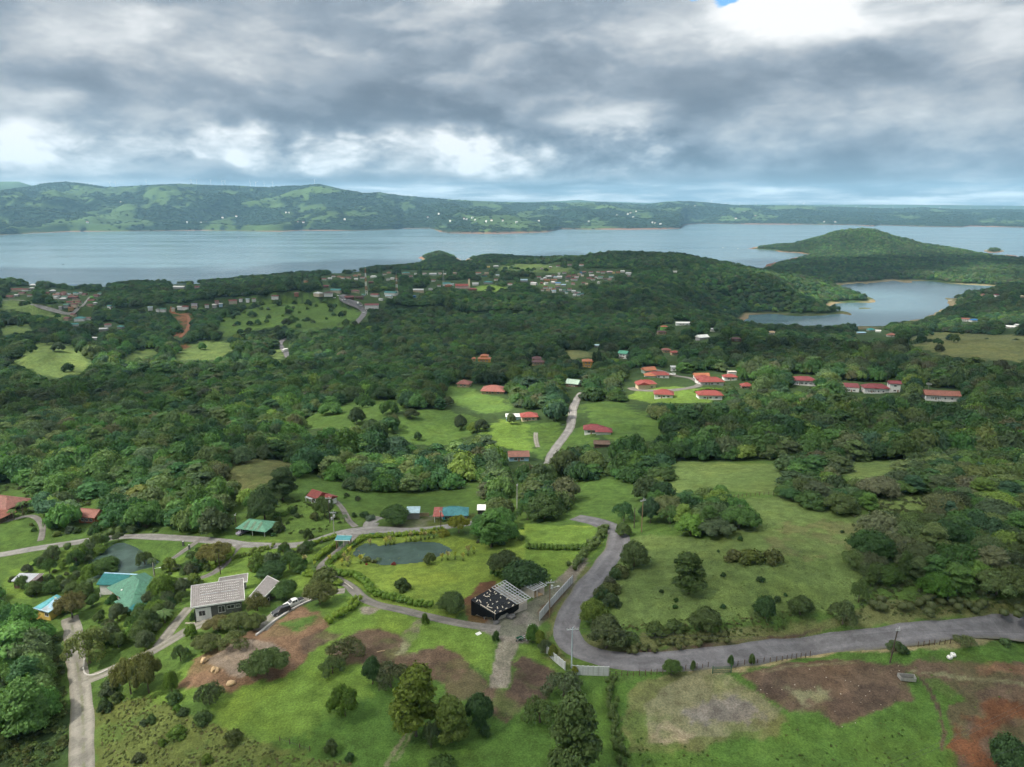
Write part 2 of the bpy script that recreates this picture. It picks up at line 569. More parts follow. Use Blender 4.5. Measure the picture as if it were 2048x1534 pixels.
# ponds: level the ground and dig the basin
POND_PIX = [
    ('pond', [(735, 1111), (742, 1104), (770, 1095), (800, 1088), (840, 1084), (875, 1083), (897, 1087), (906, 1092), (890, 1098), (860, 1108), (830, 1115), (795, 1118), (765, 1121), (742, 1117)]),
    ('pond', [(706, 1106), (712, 1097), (728, 1090), (748, 1088), (762, 1090), (750, 1096), (735, 1101), (722, 1106), (712, 1110)]),
    ('pond', [(198, 1113), (212, 1102), (232, 1090), (248, 1088), (270, 1093), (300, 1105), (316, 1112), (305, 1122), (280, 1127), (255, 1135), (225, 1142), (195, 1146), (175, 1148), (160, 1140), (172, 1128)]),
]
PONDS = []
for nm, pp in POND_PIX:
    wp = world_poly(pp)
    c = np.array(wp)
    lvl = float(np.percentile(ground(c[:, 0], c[:, 1]), 30))
    ins = inpoly(GX, GY, wp)
    near = (np.abs(GX - c[:, 0].mean()) < 60) & (np.abs(GY - c[:, 1].mean()) < 60)
    d = np.zeros_like(GX)
    d[near] = polydist(GX[near], GY[near], wp)
    bank = sstep(d, 0.0, 7.0)
    GZ = np.where(near & ins, lvl - 0.25 - np.minimum(d * 0.5, 1.2), np.where(near & (d < 7.0), (lvl + 0.10 + 0.05 * d) * (1 - bank) + GZ * bank, GZ))
    PONDS.append((nm, wp, lvl - 0.12))


# ------------------------------------------------------------------ meshes and materials: helpers
def new_mat(name, rough=0.9, spec=0.2):
    m = bpy.data.materials.new(name)
    m.use_nodes = True
    X.tree = m.node_tree
    b = m.node_tree.nodes['Principled BSDF']
    b.inputs['Roughness'].default_value = rough
    b.inputs['Specular IOR Level'].default_value = spec
    return m, b


def geo_pos():
    return X(node('ShaderNodeNewGeometry').outputs['Position'])


def obj_pos():
    return X(node('ShaderNodeTexCoord').outputs['Object'])


def bump(b, h, strength, dist):
    n = node('ShaderNodeBump')
    n.inputs['Strength'].default_value = strength
    n.inputs['Distance'].default_value = dist
    link(h, n.inputs['Height'])
    link(n.outputs[0], b.inputs['Normal'])


def paint(name, col, rough=0.6, var=0.15, scale=0.8, spec=0.25, bumpy=0.0, streak=None, metal=0.0):
    """a weathered single-colour surface"""
    m, b = new_mat(name, rough, spec)
    p = obj_pos()
    n = noise(p, scale, 6, 0.6)
    if streak:
        sx, sy, sz = sep(p)
        n = n * 0.5 + noise(vec(sx * streak[0], sy * streak[1], sz * streak[2]), 1.0, 5, 0.6) * 0.5
    f = smooth(n, 0.25, 0.75, 1.0 - var, 1.0 + var)
    c = mixc(1.0, col, vec(f, f, f), 'MULTIPLY')
    link(c, b.inputs['Base Color'])
    b.inputs['Metallic'].default_value = metal
    if bumpy:
        bump(b, n, bumpy, 0.05)
    return m


def grid_mesh(name, gx, gy, gz, cover=None, mat=None, keep=None):
    nr, nc = gx.shape
    co = np.stack([gx, gy, gz], -1).reshape(-1, 3).astype(np.float32)
    r, c = np.meshgrid(np.arange(nr - 1), np.arange(nc - 1), indexing='ij')
    a = (r * nc + c).ravel()
    q = np.stack([a, a + 1, a + nc + 1, a + nc], 1)
    if keep is not None:
        q = q[keep.ravel()]
    me = bpy.data.meshes.new(name)
    me.vertices.add(len(co))
    me.vertices.foreach_set('co', co.ravel())
    me.loops.add(q.size)
    me.loops.foreach_set('vertex_index', q.ravel().astype(np.int32))
    me.polygons.add(len(q))
    me.polygons.foreach_set('loop_start', np.arange(0, q.size, 4, dtype=np.int32))
    me.polygons.foreach_set('loop_total', np.full(len(q), 4, np.int32))
    me.update()
    me.validate()
    me.polygons.foreach_set('use_smooth', np.ones(len(me.polygons), bool))
    if cover is not None:
        at_ = me.color_attributes.new('cover', 'FLOAT_COLOR', 'POINT')
        rgba = np.ones((len(co), 4), np.float32)
        rgba[:, :3] = cover.reshape(-1, 3)
        at_.data.foreach_set('color', rgba.ravel())
    o = bpy.data.objects.new(name, me)
    COL.objects.link(o)
    if mat:
        me.materials.append(mat)
    return o


def tag(o, label=None, cat=None, group=None, kind=None):
    if label:
        o['label'] = label
    if cat:
        o['category'] = cat
    if group:
        o['group'] = group
    if kind:
        o['kind'] = kind
    return o


def attr_color(name, kind='GEOMETRY'):
    n = node('ShaderNodeAttribute', attribute_type=kind, attribute_name=name)
    return X(n.outputs['Color'])


# ------------------------------------------------------------------ what covers the ground (plan areas, traced once, each with its own real colour)
COLORS = dict(
    floor=(0.034, 0.060, 0.020), meadow=(0.070, 0.124, 0.028), pasture=(0.108, 0.158, 0.048), olive=(0.118, 0.132, 0.052),
    lawn=(0.112, 0.184, 0.034), deep=(0.070, 0.136, 0.028), soil=(0.105, 0.076, 0.053), dark_soil=(0.080, 0.058, 0.044), warm_soil=(0.165, 0.104, 0.064),
    red_soil=(0.135, 0.064, 0.034), gravel=(0.205, 0.185, 0.150), grey_gravel=(0.160, 0.150, 0.130), dry=(0.250, 0.215, 0.120), stubble=(0.175, 0.175, 0.100), mulch=(0.125, 0.065, 0.038),
    bright=(0.158, 0.228, 0.040), scrub=(0.100, 0.125, 0.035), tan=(0.250, 0.220, 0.150), pad=(0.205, 0.165, 0.128))
# (colour, ragged edge in metres, patchiness 0..1, outline in the photograph)
AREAS = [
    # pastures beyond the houses
    ('pasture', 3, .1, [(25, 725), (60, 690), (90, 683), (140, 690), (165, 702), (182, 706), (172, 745), (125, 755), (80, 755), (62, 740)]),
    ('pasture', 3, .2, [(0, 598), (60, 602), (132, 628), (118, 640), (60, 628), (0, 618)]), ('pasture', 3, .2, [(0, 652), (62, 648), (72, 664), (0, 674)]),
    ('pasture', 3, .3, [(230, 725), (280, 700), (310, 696), (310, 712), (270, 724)]), ('pasture', 3, .3, [(340, 712), (355, 698), (400, 682), (455, 684), (470, 700), (425, 720), (360, 722)]),
    ('meadow', 4, .2, [(430, 660), (440, 640), (520, 605), (560, 597), (640, 594), (700, 603), (726, 622), (720, 638), (660, 658), (600, 664), (560, 652), (500, 664), (450, 676)]),
    ('pasture', 2, .2, [(530, 700), (562, 698), (570, 716), (540, 718)]), ('red_soil', 2, .1, [(340, 675), (372, 655), (352, 640), (360, 622), (380, 626), (378, 660), (365, 672)]),
    ('red_soil', 1, .1, [(350, 692), (378, 688), (376, 697), (352, 698)]),
    ('meadow', 2, .2, [(590, 850), (640, 823), (700, 803), (740, 797), (800, 800), (815, 815), (790, 832), (740, 848), (690, 856), (640, 860)]),
    ('meadow', 2, .1, [(780, 860), (800, 833), (840, 818), (900, 820), (965, 840), (970, 860), (900, 890), (820, 886)]),
    ('meadow', 2, .1, [(880, 775), (920, 768), (960, 783), (1010, 797), (1025, 820), (960, 828), (900, 802)]),
    ('lawn', 2, .1, [(960, 862), (1000, 838), (1060, 847), (1078, 880), (1060, 906), (1000, 893)]),
    ('olive', 2, .3, [(440, 930), (470, 916), (600, 922), (606, 945), (560, 955), (520, 980), (470, 990), (445, 965)]),
    ('meadow', 3, .4, [(540, 1010), (600, 950), (700, 960), (850, 970), (1000, 960), (1010, 985), (900, 1000), (800, 1020), (740, 1045), (620, 1085), (480, 1100), (470, 1070), (520, 1040)]),
    ('meadow', 3, .4, [(1160, 815), (1175, 803), (1240, 803), (1310, 840), (1340, 872), (1250, 892), (1210, 880)]), ('meadow', 2, .2, [(1100, 870), (1170, 850), (1200, 880), (1140, 930), (1100, 930)]),
    ('meadow', 2, .3, [(1060, 850), (1130, 840), (1120, 900), (1080, 920), (1060, 890)]),
    ('pasture', 3, .2, [(1270, 960), (1330, 922), (1400, 922), (1570, 932), (1565, 985), (1480, 985), (1380, 985), (1320, 1000)]),
    ('meadow', 3, .2, [(1090, 1005), (1120, 980), (1180, 962), (1260, 970), (1330, 985), (1300, 1015), (1200, 1020)]),
    ('pasture', 2, .15, [(1225, 1110), (1250, 1075), (1330, 1070), (1430, 1080), (1490, 1045), (1495, 995), (1560, 993), (1640, 1015), (1760, 1030), (1780, 1090), (1745, 1140), (1720, 1200), (1640, 1225), (1500, 1240), (1300, 1260), (1230, 1255), (1215, 1180)]),
    ('olive', 6, .85, [(1520, 1090), (1600, 1040), (1740, 1050), (1730, 1110), (1600, 1115)]),
    ('pasture', 2, .2, [(1660, 930), (1740, 920), (1830, 928), (1820, 955), (1700, 960)]), ('pasture', 2, .2, [(1720, 990), (1900, 985), (1900, 1010), (1780, 1025)]),
    ('olive', 4, .2, [(1800, 680), (1840, 668), (1870, 664), (2060, 672), (2200, 690), (2200, 720), (1990, 722), (1900, 712), (1850, 700)]),
    ('lawn', 1, .1, [(1255, 795), (1280, 778), (1340, 772), (1400, 778), (1450, 790), (1420, 806), (1300, 806)]), ('lawn', 2, .1, [(945, 580), (950, 573), (985, 570), (1022, 576), (990, 586)]),
    ('pasture', 3, .3, [(990, 540), (1010, 527), (1080, 528), (1145, 538), (1130, 546), (1060, 545)]), ('olive', 2, .3, [(1110, 705), (1160, 698), (1190, 712), (1130, 720)]),
    # estate in front
    ('meadow', 2, .5, [(-60, 1240), (-60, 1060), (60, 1030), (250, 1040), (480, 1060), (700, 1060), (740, 1120), (700, 1220), (480, 1330), (300, 1330), (150, 1300)]),
    ('lawn', 1, .3, [(0, 1190), (20, 1140), (90, 1110), (160, 1095), (185, 1110), (120, 1170), (60, 1200)]), ('lawn', 1, .3, [(300, 1160), (340, 1130), (400, 1090), (480, 1080), (620, 1080), (640, 1110), (480, 1180), (340, 1190)]),
    ('lawn', 1, .2, [(490, 1190), (520, 1120), (600, 1110), (640, 1150), (690, 1180), (660, 1200), (600, 1190), (560, 1200)]),
    ('lawn', 1, .3, [(190, 1200), (240, 1190), (330, 1180), (360, 1230), (310, 1300), (250, 1290), (200, 1240)]),
    ('bright', .6, .25, [(640, 1140), (680, 1090), (760, 1075), (900, 1070), (990, 1090), (1052, 1050), (1190, 1052), (1205, 1085), (1150, 1150), (1095, 1190), (1040, 1165), (960, 1185), (940, 1215), (900, 1240), (820, 1225), (760, 1205), (735, 1182), (700, 1162)]),
    ('lawn', .8, .3, [(1050, 1046), (1192, 1056), (1205, 1085), (1150, 1150), (1090, 1190), (1045, 1150)]),
    ('gravel', 1.2, .4, [(1095, 1180), (1140, 1130), (1168, 1105), (1180, 1115), (1150, 1165), (1120, 1180)]),
    ('lawn', 1, .25, [(480, 1345), (560, 1290), (620, 1260), (640, 1215), (690, 1195), (740, 1200), (830, 1235), (985, 1265), (990, 1350), (960, 1335), (870, 1300), (740, 1400), (620, 1480), (480, 1480), (400, 1400)]),
    ('deep', 1, .25, [(640, 1420), (760, 1360), (860, 1340), (960, 1400), (1050, 1420), (1110, 1380), (1130, 1340), (1225, 1355), (1250, 1640), (600, 1640), (560, 1500)]),
    ('lawn', 4, .5, [(420, 1400), (520, 1360), (640, 1330), (760, 1340), (720, 1400), (640, 1460), (520, 1490), (440, 1450)]),
    ('lawn', 1, .3, [(300, 1390), (370, 1330), (440, 1270), (520, 1220), (535, 1228), (450, 1290), (400, 1335), (390, 1400), (330, 1430)]),
    ('scrub', 2, .6, [(180, 1420), (300, 1390), (420, 1450), (560, 1500), (700, 1530), (720, 1640), (160, 1640)]),
    ('floor', 3, .2, [(-200, 1250), (40, 1240), (130, 1290), (138, 1400), (150, 1640), (-300, 1640)]),
    ('warm_soil', 1.3, .15, [(358, 1372), (392, 1316), (470, 1275), (560, 1240), (600, 1213), (640, 1222), (652, 1250), (628, 1275), (606, 1322), (575, 1348), (490, 1377), (455, 1392), (420, 1377)]),
    ('pad', .8, .1, [(418, 1322), (436, 1306), (480, 1280), (545, 1283), (570, 1300), (520, 1340), (478, 1362), (450, 1345)]), ('meadow', 1.5, .8, [(560, 1245), (640, 1225), (640, 1245), (590, 1262)]),
    ('soil', 1.8, .25, [(650, 1302), (700, 1265), (760, 1253), (800, 1275), (806, 1306), (870, 1298), (960, 1333), (988, 1352), (984, 1424), (900, 1385), (850, 1350), (730, 1338), (690, 1332)]),
    ('soil', 1, .25, [(600, 1280), (640, 1262), (680, 1270), (640, 1290), (606, 1312)]),
    ('stubble', 1, .7, [(800, 1275), (835, 1238), (850, 1240), (815, 1305), (798, 1310)]),
    ('gravel', 1.2, .2, [(716, 1220), (730, 1213), (760, 1216), (752, 1226), (730, 1228)]),
    ('dark_soil', 1.5, .4, [(1010, 1390), (1022, 1320), (1050, 1310), (1095, 1335), (1112, 1380), (1100, 1400), (1060, 1412)]), ('soil', 1, .5, [(940, 1400), (985, 1372), (1060, 1405), (1020, 1440), (960, 1425)]),
    ('mulch', .8, .2, [(922, 1200), (960, 1167), (990, 1163), (1000, 1175), (965, 1225), (985, 1255), (930, 1240)]),
    ('grey_gravel', .8, .2, [(955, 1258), (985, 1235), (1030, 1225), (1075, 1190), (1100, 1180), (1150, 1164), (1152, 1178), (1068, 1262), (1052, 1285), (1000, 1280)]),
    ('soil', 1, .4, [(1070, 1225), (1125, 1180), (1145, 1175), (1085, 1245)]),
    ('gravel', .5, .1, [(1010, 1272), (1046, 1274), (1022, 1330), (1016, 1378), (979, 1378), (984, 1330), (995, 1290)]),
    ('lawn', 1, .4, [(1020, 1330), (1050, 1285), (1090, 1310), (1110, 1340), (1090, 1330), (1040, 1310)]),
    # plots on the right
    ('olive', 1.5, .3, [(1090, 1300), (1110, 1220), (1160, 1150), (1185, 1125), (1195, 1130), (1130, 1215), (1105, 1270), (1120, 1320), (1150, 1342), (1080, 1310)]),
    ('deep', 1, .3, [(1230, 1365), (1420, 1345), (1480, 1345), (1560, 1326), (1690, 1302), (1800, 1305), (1960, 1295), (2200, 1280), (2300, 1640), (1230, 1640)]),
    ('dry', .8, .25, [(1380, 1340), (1450, 1338), (1600, 1310), (1740, 1285), (1850, 1268), (2060, 1258), (2160, 1262), (2160, 1282), (2048, 1275), (1960, 1292), (1800, 1303), (1690, 1300), (1560, 1325), (1440, 1350), (1300, 1362)]),
    ('olive', 1.5, .5, [(1245, 1380), (1300, 1362), (1420, 1350), (1480, 1370), (1580, 1430), (1560, 1470), (1380, 1500), (1270, 1500), (1250, 1450)]),
    ('stubble', 1, .45, [(1285, 1405), (1320, 1375), (1400, 1345), (1455, 1345), (1525, 1392), (1562, 1420), (1530, 1455), (1380, 1482), (1295, 1482)]),
    ('grey_gravel', 3, .95, [(1400, 1400), (1450, 1370), (1520, 1410), (1530, 1445), (1420, 1460), (1380, 1440)]), ('tan', 1.5, .8, [(1295, 1465), (1330, 1440), (1390, 1470), (1380, 1482), (1298, 1482)]),
    ('soil', 1.1, .12, [(1478, 1348), (1560, 1327), (1720, 1321), (1770, 1333), (1800, 1330), (1830, 1340), (1812, 1352), (1818, 1396), (1760, 1422), (1680, 1458), (1640, 1426), (1580, 1422), (1540, 1390)]),
    ('soil', 2.2, .2, [(1800, 1330), (1860, 1327), (2048, 1324), (2200, 1330), (2300, 1700), (1960, 1700), (1925, 1534), (1912, 1470), (1880, 1400), (1835, 1350)]),
    ('dark_soil', 1.2, .3, [(1500, 1370), (1560, 1340), (1600, 1380), (1560, 1400)]), ('dark_soil', 1, .3, [(1640, 1400), (1740, 1365), (1810, 1380), (1760, 1415), (1690, 1440)]),
    ('red_soil', 3.5, .92, [(1905, 1440), (1960, 1400), (2060, 1400), (2120, 1440), (2160, 1640), (1915, 1640), (1905, 1470)]), ('warm_soil', 1.5, .6, [(1930, 1330), (2048, 1328), (2048, 1350), (1960, 1352)]),
    ('deep', 1, .3, [(1835, 1350), (1880, 1352), (1930, 1400), (1890, 1405), (1895, 1440), (1905, 1520), (1870, 1520), (1820, 1400)]),
    ('dark_soil', .3, .1, [(1836, 1352), (1841, 1350), (1858, 1372), (1876, 1405), (1883, 1432), (1879, 1436), (1868, 1408), (1852, 1376)]), ('soil', .5, .3, [(1876, 1440), (1883, 1438), (1886, 1500), (1878, 1500)]), ('stubble', .6, .5, [(1800, 1338), (1900, 1345), (2060, 1368), (2060, 1376), (1900, 1353)]),
    ('stubble', 2.5, .85, [(1560, 1400), (1620, 1360), (1660, 1372), (1600, 1412)]), ('stubble', .4, .5, [(766, 1530), (812, 1452), (818, 1454), (774, 1534)]), ('stubble', .4, .5, [(788, 1520), (826, 1458), (831, 1460), (795, 1524)]), ('stubble', 1, .6, [(1480, 1345), (1600, 1330), (1720, 1322), (1720, 1327), (1600, 1336)]),
    ('red_soil', 1, .3, [(1155, 1280), (1180, 1300), (1250, 1310), (1240, 1318), (1170, 1310)]), ('red_soil', .7, .3, [(1872, 1226), (1905, 1219), (1908, 1230), (1880, 1234)]),
    ('olive', 1.5, .4, [(1240, 1310), (1180, 1300), (1165, 1270), (1500, 1255), (1640, 1232), (1750, 1205), (2200, 1190), (2200, 1236), (1960, 1232), (1800, 1240), (1640, 1258), (1480, 1290)]),
    ('dark_soil', .5, .4, [(1240, 1305), (1460, 1280), (1570, 1267), (1640, 1258), (1645, 1263), (1560, 1276), (1460, 1291), (1240, 1314)]),
    ('grey_gravel', 1, .4, [(780, 1058), (800, 1045), (870, 1030), (930, 1030), (935, 1050), (860, 1056)]), ('scrub', 1.5, .5, [(775, 1062), (800, 1040), (960, 1025), (960, 1045), (860, 1055)]),
]

# roads and drives: (name, surface, width in metres, centre line in the photograph)
ROADS = [
    ('road', 'asphalt', 7.4, [(2300, 1254), (2160, 1254), (2048, 1255), (1950, 1255), (1860, 1261), (1760, 1274), (1660, 1287), (1560, 1299), (1460, 1309), (1380, 1318), (1300, 1323), (1230, 1322), (1180, 1312), (1148, 1296), (1131, 1272), (1131, 1248), (1143, 1222), (1162, 1194), (1187, 1160), (1214, 1126), (1234, 1098), (1241, 1076), (1233, 1061), (1212, 1049), (1185, 1041), (1150, 1035)]),
    ('road', 'worn', 5.6, [(-120, 1125), (0, 1110), (60, 1099), (140, 1087), (190, 1079), (240, 1075), (300, 1073), (360, 1076), (420, 1081), (480, 1088), (540, 1092), (600, 1090), (640, 1080), (690, 1064), (740, 1057), (800, 1061), (860, 1058), (920, 1050), (970, 1043)]),
    ('road', 'worn', 7.5, [(690, 1069), (720, 1062), (760, 1060), (800, 1062)]), ('road', 'worn', 7.0, [(738, 1066), (738, 1056), (744, 1046)]),
    ('road', 'worn', 4.6, [(740, 1062), (735, 1050), (745, 1040), (760, 1034)]),
    ('gravel_drive', 'grey', 3.6, [(712, 1068), (700, 1080), (686, 1094), (664, 1112), (646, 1128), (640, 1137), (650, 1148), (672, 1158), (700, 1172), (716, 1190), (735, 1203), (770, 1214), (820, 1224), (880, 1238), (940, 1250), (1000, 1258)]),
    ('gravel_drive', 'pale', 5.0, [(170, 1660), (168, 1534), (166, 1460), (164, 1400), (158, 1350), (150, 1300), (146, 1262), (140, 1235)]),
    ('gravel_drive', 'pale', 4.6, [(166, 1362), (190, 1354), (215, 1344), (250, 1330), (290, 1312), (330, 1290), (360, 1270), (400, 1250), (440, 1236)]),
    ('gravel_drive', 'pale', 3.6, [(318, 1292), (335, 1270), (350, 1250), (368, 1228), (378, 1215)]),
    ('gravel_drive', 'pale', 4.2, [(520, 1262), (545, 1236), (570, 1216), (605, 1200), (645, 1188), (690, 1182)]),
    ('gravel_drive', 'grey', 3.0, [(350, 1160), (400, 1158), (430, 1145), (452, 1125), (465, 1105), (480, 1090)]), ('gravel_drive', 'grey', 2.6, [(345, 1118), (370, 1100), (395, 1083), (405, 1076)]),
    ('gravel_drive', 'grey', 2.6, [(-20, 1050), (30, 1038), (62, 1030), (80, 1042), (86, 1060), (80, 1082)]), ('gravel_drive', 'grey', 2.8, [(660, 995), (680, 1010), (692, 1030), (700, 1044), (712, 1054)]),
    ('road', 'worn', 5.4, [(1092, 938), (1098, 925), (1104, 910), (1116, 890), (1130, 872), (1140, 855), (1144, 835), (1147, 815), (1156, 796), (1164, 786)]),
    ('dirt_track', 'pale', 2.6, [(1076, 895), (1072, 880), (1072, 866)]),
    ('road', 'asphalt', 7.0, [(576, 716), (572, 706), (564, 696), (560, 688), (566, 681), (576, 677)]), ('road', 'asphalt', 9.0, [(712, 648), (724, 634), (728, 624), (716, 613), (696, 604), (680, 596), (690, 590)]),
    ('road', 'worn', 3.6, [(-60, 601), (40, 601), (62, 609), (90, 618), (120, 625), (136, 628), (146, 627)]), ('road', 'worn', 4.0, [(146, 627), (160, 617), (172, 604), (180, 594)]),
    ('dirt_track', 'red', 5.0, [(340, 620), (352, 628), (374, 632), (378, 645), (374, 660), (360, 676)]), ('road', 'worn', 5.0, [(1438, 676), (1445, 668), (1455, 664)]),
    ('gravel_drive', 'grey', 6.0, [(1290, 735), (1320, 742), (1350, 752), (1385, 758), (1400, 770), (1370, 778), (1320, 782), (1270, 780), (1262, 776)]),
    ('dirt_track', 'pale', 3.0, [(1800, 880), (1805, 860), (1815, 840), (1825, 820)]),
]
SURF = {'asphalt': (0.140, 0.137, 0.144), 'worn': (0.220, 0.212, 0.200), 'grey': (0.165, 0.155, 0.140), 'pale': (0.225, 0.212, 0.180), 'red': (0.20, 0.085, 0.045)}


def paint_cover():
    base = np.empty(GX.shape + (3,))
    base[:] = COLORS['floor']
    big = fbm(GX, GY, 35, 4, 51)
    near = sstep(GY, 330, 270)[..., None]                       # grassed country close by, wood floor beyond
    base = base * (1 - near) + np.array(COLORS['meadow']) * near
    scaled = np.maximum(1.0, GY / 260.0)
    for k, (cn, edge, patch, poly) in enumerate(AREAS):
        wp = world_poly(poly)
        c = np.array(wp)
        m = (GX > c[:, 0].min() - 12) & (GX < c[:, 0].max() + 12) & (GY > c[:, 1].min() - 12) & (GY < c[:, 1].max() + 12)
        if not m.any():
            continue
        x, y = GX[m], GY[m]
        e = edge * np.minimum(scaled[m], 4)
        jx = x + (fbm(x, y, 7.0, 4, 70 + k) + .35 * fbm(x, y, 1.6, 3, 470 + k)) * e
        jy = y + (fbm(x, y, 7.0, 4, 170 + k) + .35 * fbm(x, y, 1.6, 3, 570 + k)) * e
        ins = inpoly(jx, jy, wp)
        d = polydist(jx, jy, wp)
        soft = edge * 0.28 * scaled[m]
        a = np.where(ins, sstep(d, -soft, soft), 1 - sstep(d, -soft, soft))
        a = a * (1 - patch * sstep(fbm(x, y, 9.0, 6, 270 + k, .6), 0.10, 0.42))
        tone = 1 + (.20 * fbm(x, y * .4, 2.4, 4, 370 + k, .65) if 'soil' in cn or 'gravel' in cn or cn in ('pad', 'stubble') else 0)
        base[m] = base[m] * (1 - a[:, None]) + np.array(COLORS[cn]) * (a * tone)[:, None]
    # bare red banks where the water has dropped
    z = np.where(GY > 1300, GZ, 99)
    a = (1 - sstep(z, 0.9, 2.1)) * sstep(fbm(GX, GY, 120, 3, 91), -0.75, 0.1)
    redc = np.array((0.190, 0.105, 0.072)) * (1 - sstep(fbm(GX, GY, 300, 2, 92), -0.1, 0.4))[..., None] + np.array((0.235, 0.205, 0.125)) * sstep(fbm(GX, GY, 300, 2, 92), -0.1, 0.4)[..., None]
    bay = (sstep(GX, 380, 520) * (1 - sstep(GY, 2300, 2500)))[..., None]
    redc = redc * (1 - .8 * bay) + np.array((0.200, 0.180, 0.105)) * .8 * bay
    base = base * (1 - a[..., None]) + redc * a[..., None]
    base *= (1 + 0.18 * big + 0.10 * fbm(GX, GY, 3.2, 3, 52))[..., None]
    yel = np.clip(fbm(GX, GY, 14, 4, 53), 0, 1)[..., None]
    base = base * (1 + yel * np.array((0.15, 0.06, 0.0)))
    return np.clip(base, 0.004, 0.9)


def ground_material():
    m, b = new_mat('ground_cover', 0.95, 0.1)
    cov = attr_color('cover')
    p = geo_pos()
    n1 = noise(p, 0.35, 6, 0.65)
    n2 = noise(p, 2.6, 4, 0.7)
    f = smooth(n1, 0.28, 0.72, 0.74, 1.25) * smooth(n2, 0.25, 0.75, 0.62, 1.36)
    n3 = noise(p, 0.09, 5, 0.6)
    c = mixc(1.0, cov, vec(f, f, f), 'MULTIPLY')
    c = mixc(smooth(n3, 0.5, 0.72) * 0.22, c, mixc(1.0, c, (1.35, 1.15, 0.75), 'MULTIPLY'))
    link(c, b.inputs['Base Color'])
    bump(b, n2 + n1 * 1.5, 0.55, 0.35)
    return m


COVER = paint_cover()
kz = np.maximum(np.maximum(GZ[:-1, :-1], GZ[1:, 1:]), np.maximum(GZ[1:, :-1], GZ[:-1, 1:])) > -4.5
ground_obj = tag(grid_mesh('ground', GX, GY, GZ, COVER, ground_material(), keep=kz), kind='structure')

# ------------------------------------------------------------------ water
def water_material(name, deep, rough, sc, strength):
    m, b = new_mat(name, rough, 0.5 if sc < .2 else .2)
    p = geo_pos()
    px, py, pz = sep(p)
    n = noise(vec(px * 0.0009, py * 0.0045, 0.0), 1.0, 6, 0.62) if sc < 0.2 else noise(p, 0.25, 4, 0.6)
    c = mixc(smooth(n, 0.3, 0.7), deep, tuple(k * 1.45 for k in deep))
    link(c, b.inputs['Base Color'])
    link(smooth(n, 0.3, 0.7, rough * 0.75, rough * 1.35), b.inputs['Roughness'])
    b.inputs['IOR'].default_value = 1.33
    bump(b, noise(p, sc, 5, 0.65), strength, 0.25)
    return m


def flat_poly(name, pts, z, mat):
    bm = bmesh.new()
    vs = [bm.verts.new((x, y, z)) for x, y in pts]
    bm.faces.new(vs)
    bmesh.ops.triangulate(bm, faces=bm.faces[:])
    bmesh.ops.recalc_face_normals(bm, faces=bm.faces[:])
    for f in bm.faces:
        if f.normal.z < 0:
            f.normal_flip()
    me = bpy.data.meshes.new(name)
    bm.to_mesh(me)
    bm.free()
    me.materials.append(mat)
    o = bpy.data.objects.new(name, me)
    COL.objects.link(o)
    return o


lake = flat_poly('lake', [(-15500, 1150), (15500, 1150), (15500, 13500), (-15500, 13500)], 0.0, water_material('lake_water', (0.070, 0.120, 0.142), 0.20, 0.10, 0.25))
tag(lake, kind='structure')
pond_mat = water_material('pond_water', (0.042, 0.068, 0.056), 0.05, 0.9, 0.05)
for nm, wp, lvl in PONDS:
    c = np.array(wp)
    cc = c.mean(0)
    d = c - cc
    L = np.hypot(d[:, 0], d[:, 1])[:, None]
    out = cc + d * (1 + 1.6 / L)
    tag(flat_poly('pond', [tuple(q) for q in out.tolist()], lvl, pond_mat), kind='structure')

# ------------------------------------------------------------------ country beyond the lake
FS = [(-900, 470), (0, 470), (60, 466.5), (130, 463.5), (300, 462), (400, 461), (520, 462.5), (560, 463), (600, 461), (700, 461.5), (790, 459), (800, 457), (862, 457), (880, 464), (900, 466.5), (1000, 467.3), (1060, 465.5), (1096, 464),
      (1112, 461), (1120, 458), (1180, 459), (1260, 459), (1340, 458), (1364, 457), (1370, 450), (1400, 447.5), (1500, 448.5), (1600, 449), (1700, 450), (1752, 452.5), (1764, 450.5), (1860, 453.5), (1930, 454.5), (1946, 452.5), (2048, 455), (2900, 457)]
FR = [(-900, 372), (-200, 366), (0, 381), (60, 373), (100, 366), (135, 363), (170, 367), (220, 374), (280, 371), (360, 367), (430, 370), (480, 371), (540, 375), (575, 371), (605, 371), (640, 367), (665, 373), (690, 379), (730, 386), (760, 384), (800, 391), (850, 396), (920, 400), (960, 402),
      (1040, 405), (1100, 405.5), (1200, 404), (1290, 409), (1330, 403), (1375, 402), (1420, 405), (1470, 411), (1540, 411), (1600, 411), (1700, 415), (1800, 417), (1850, 415), (1900, 417), (1950, 419), (2048, 419), (2900, 420)]


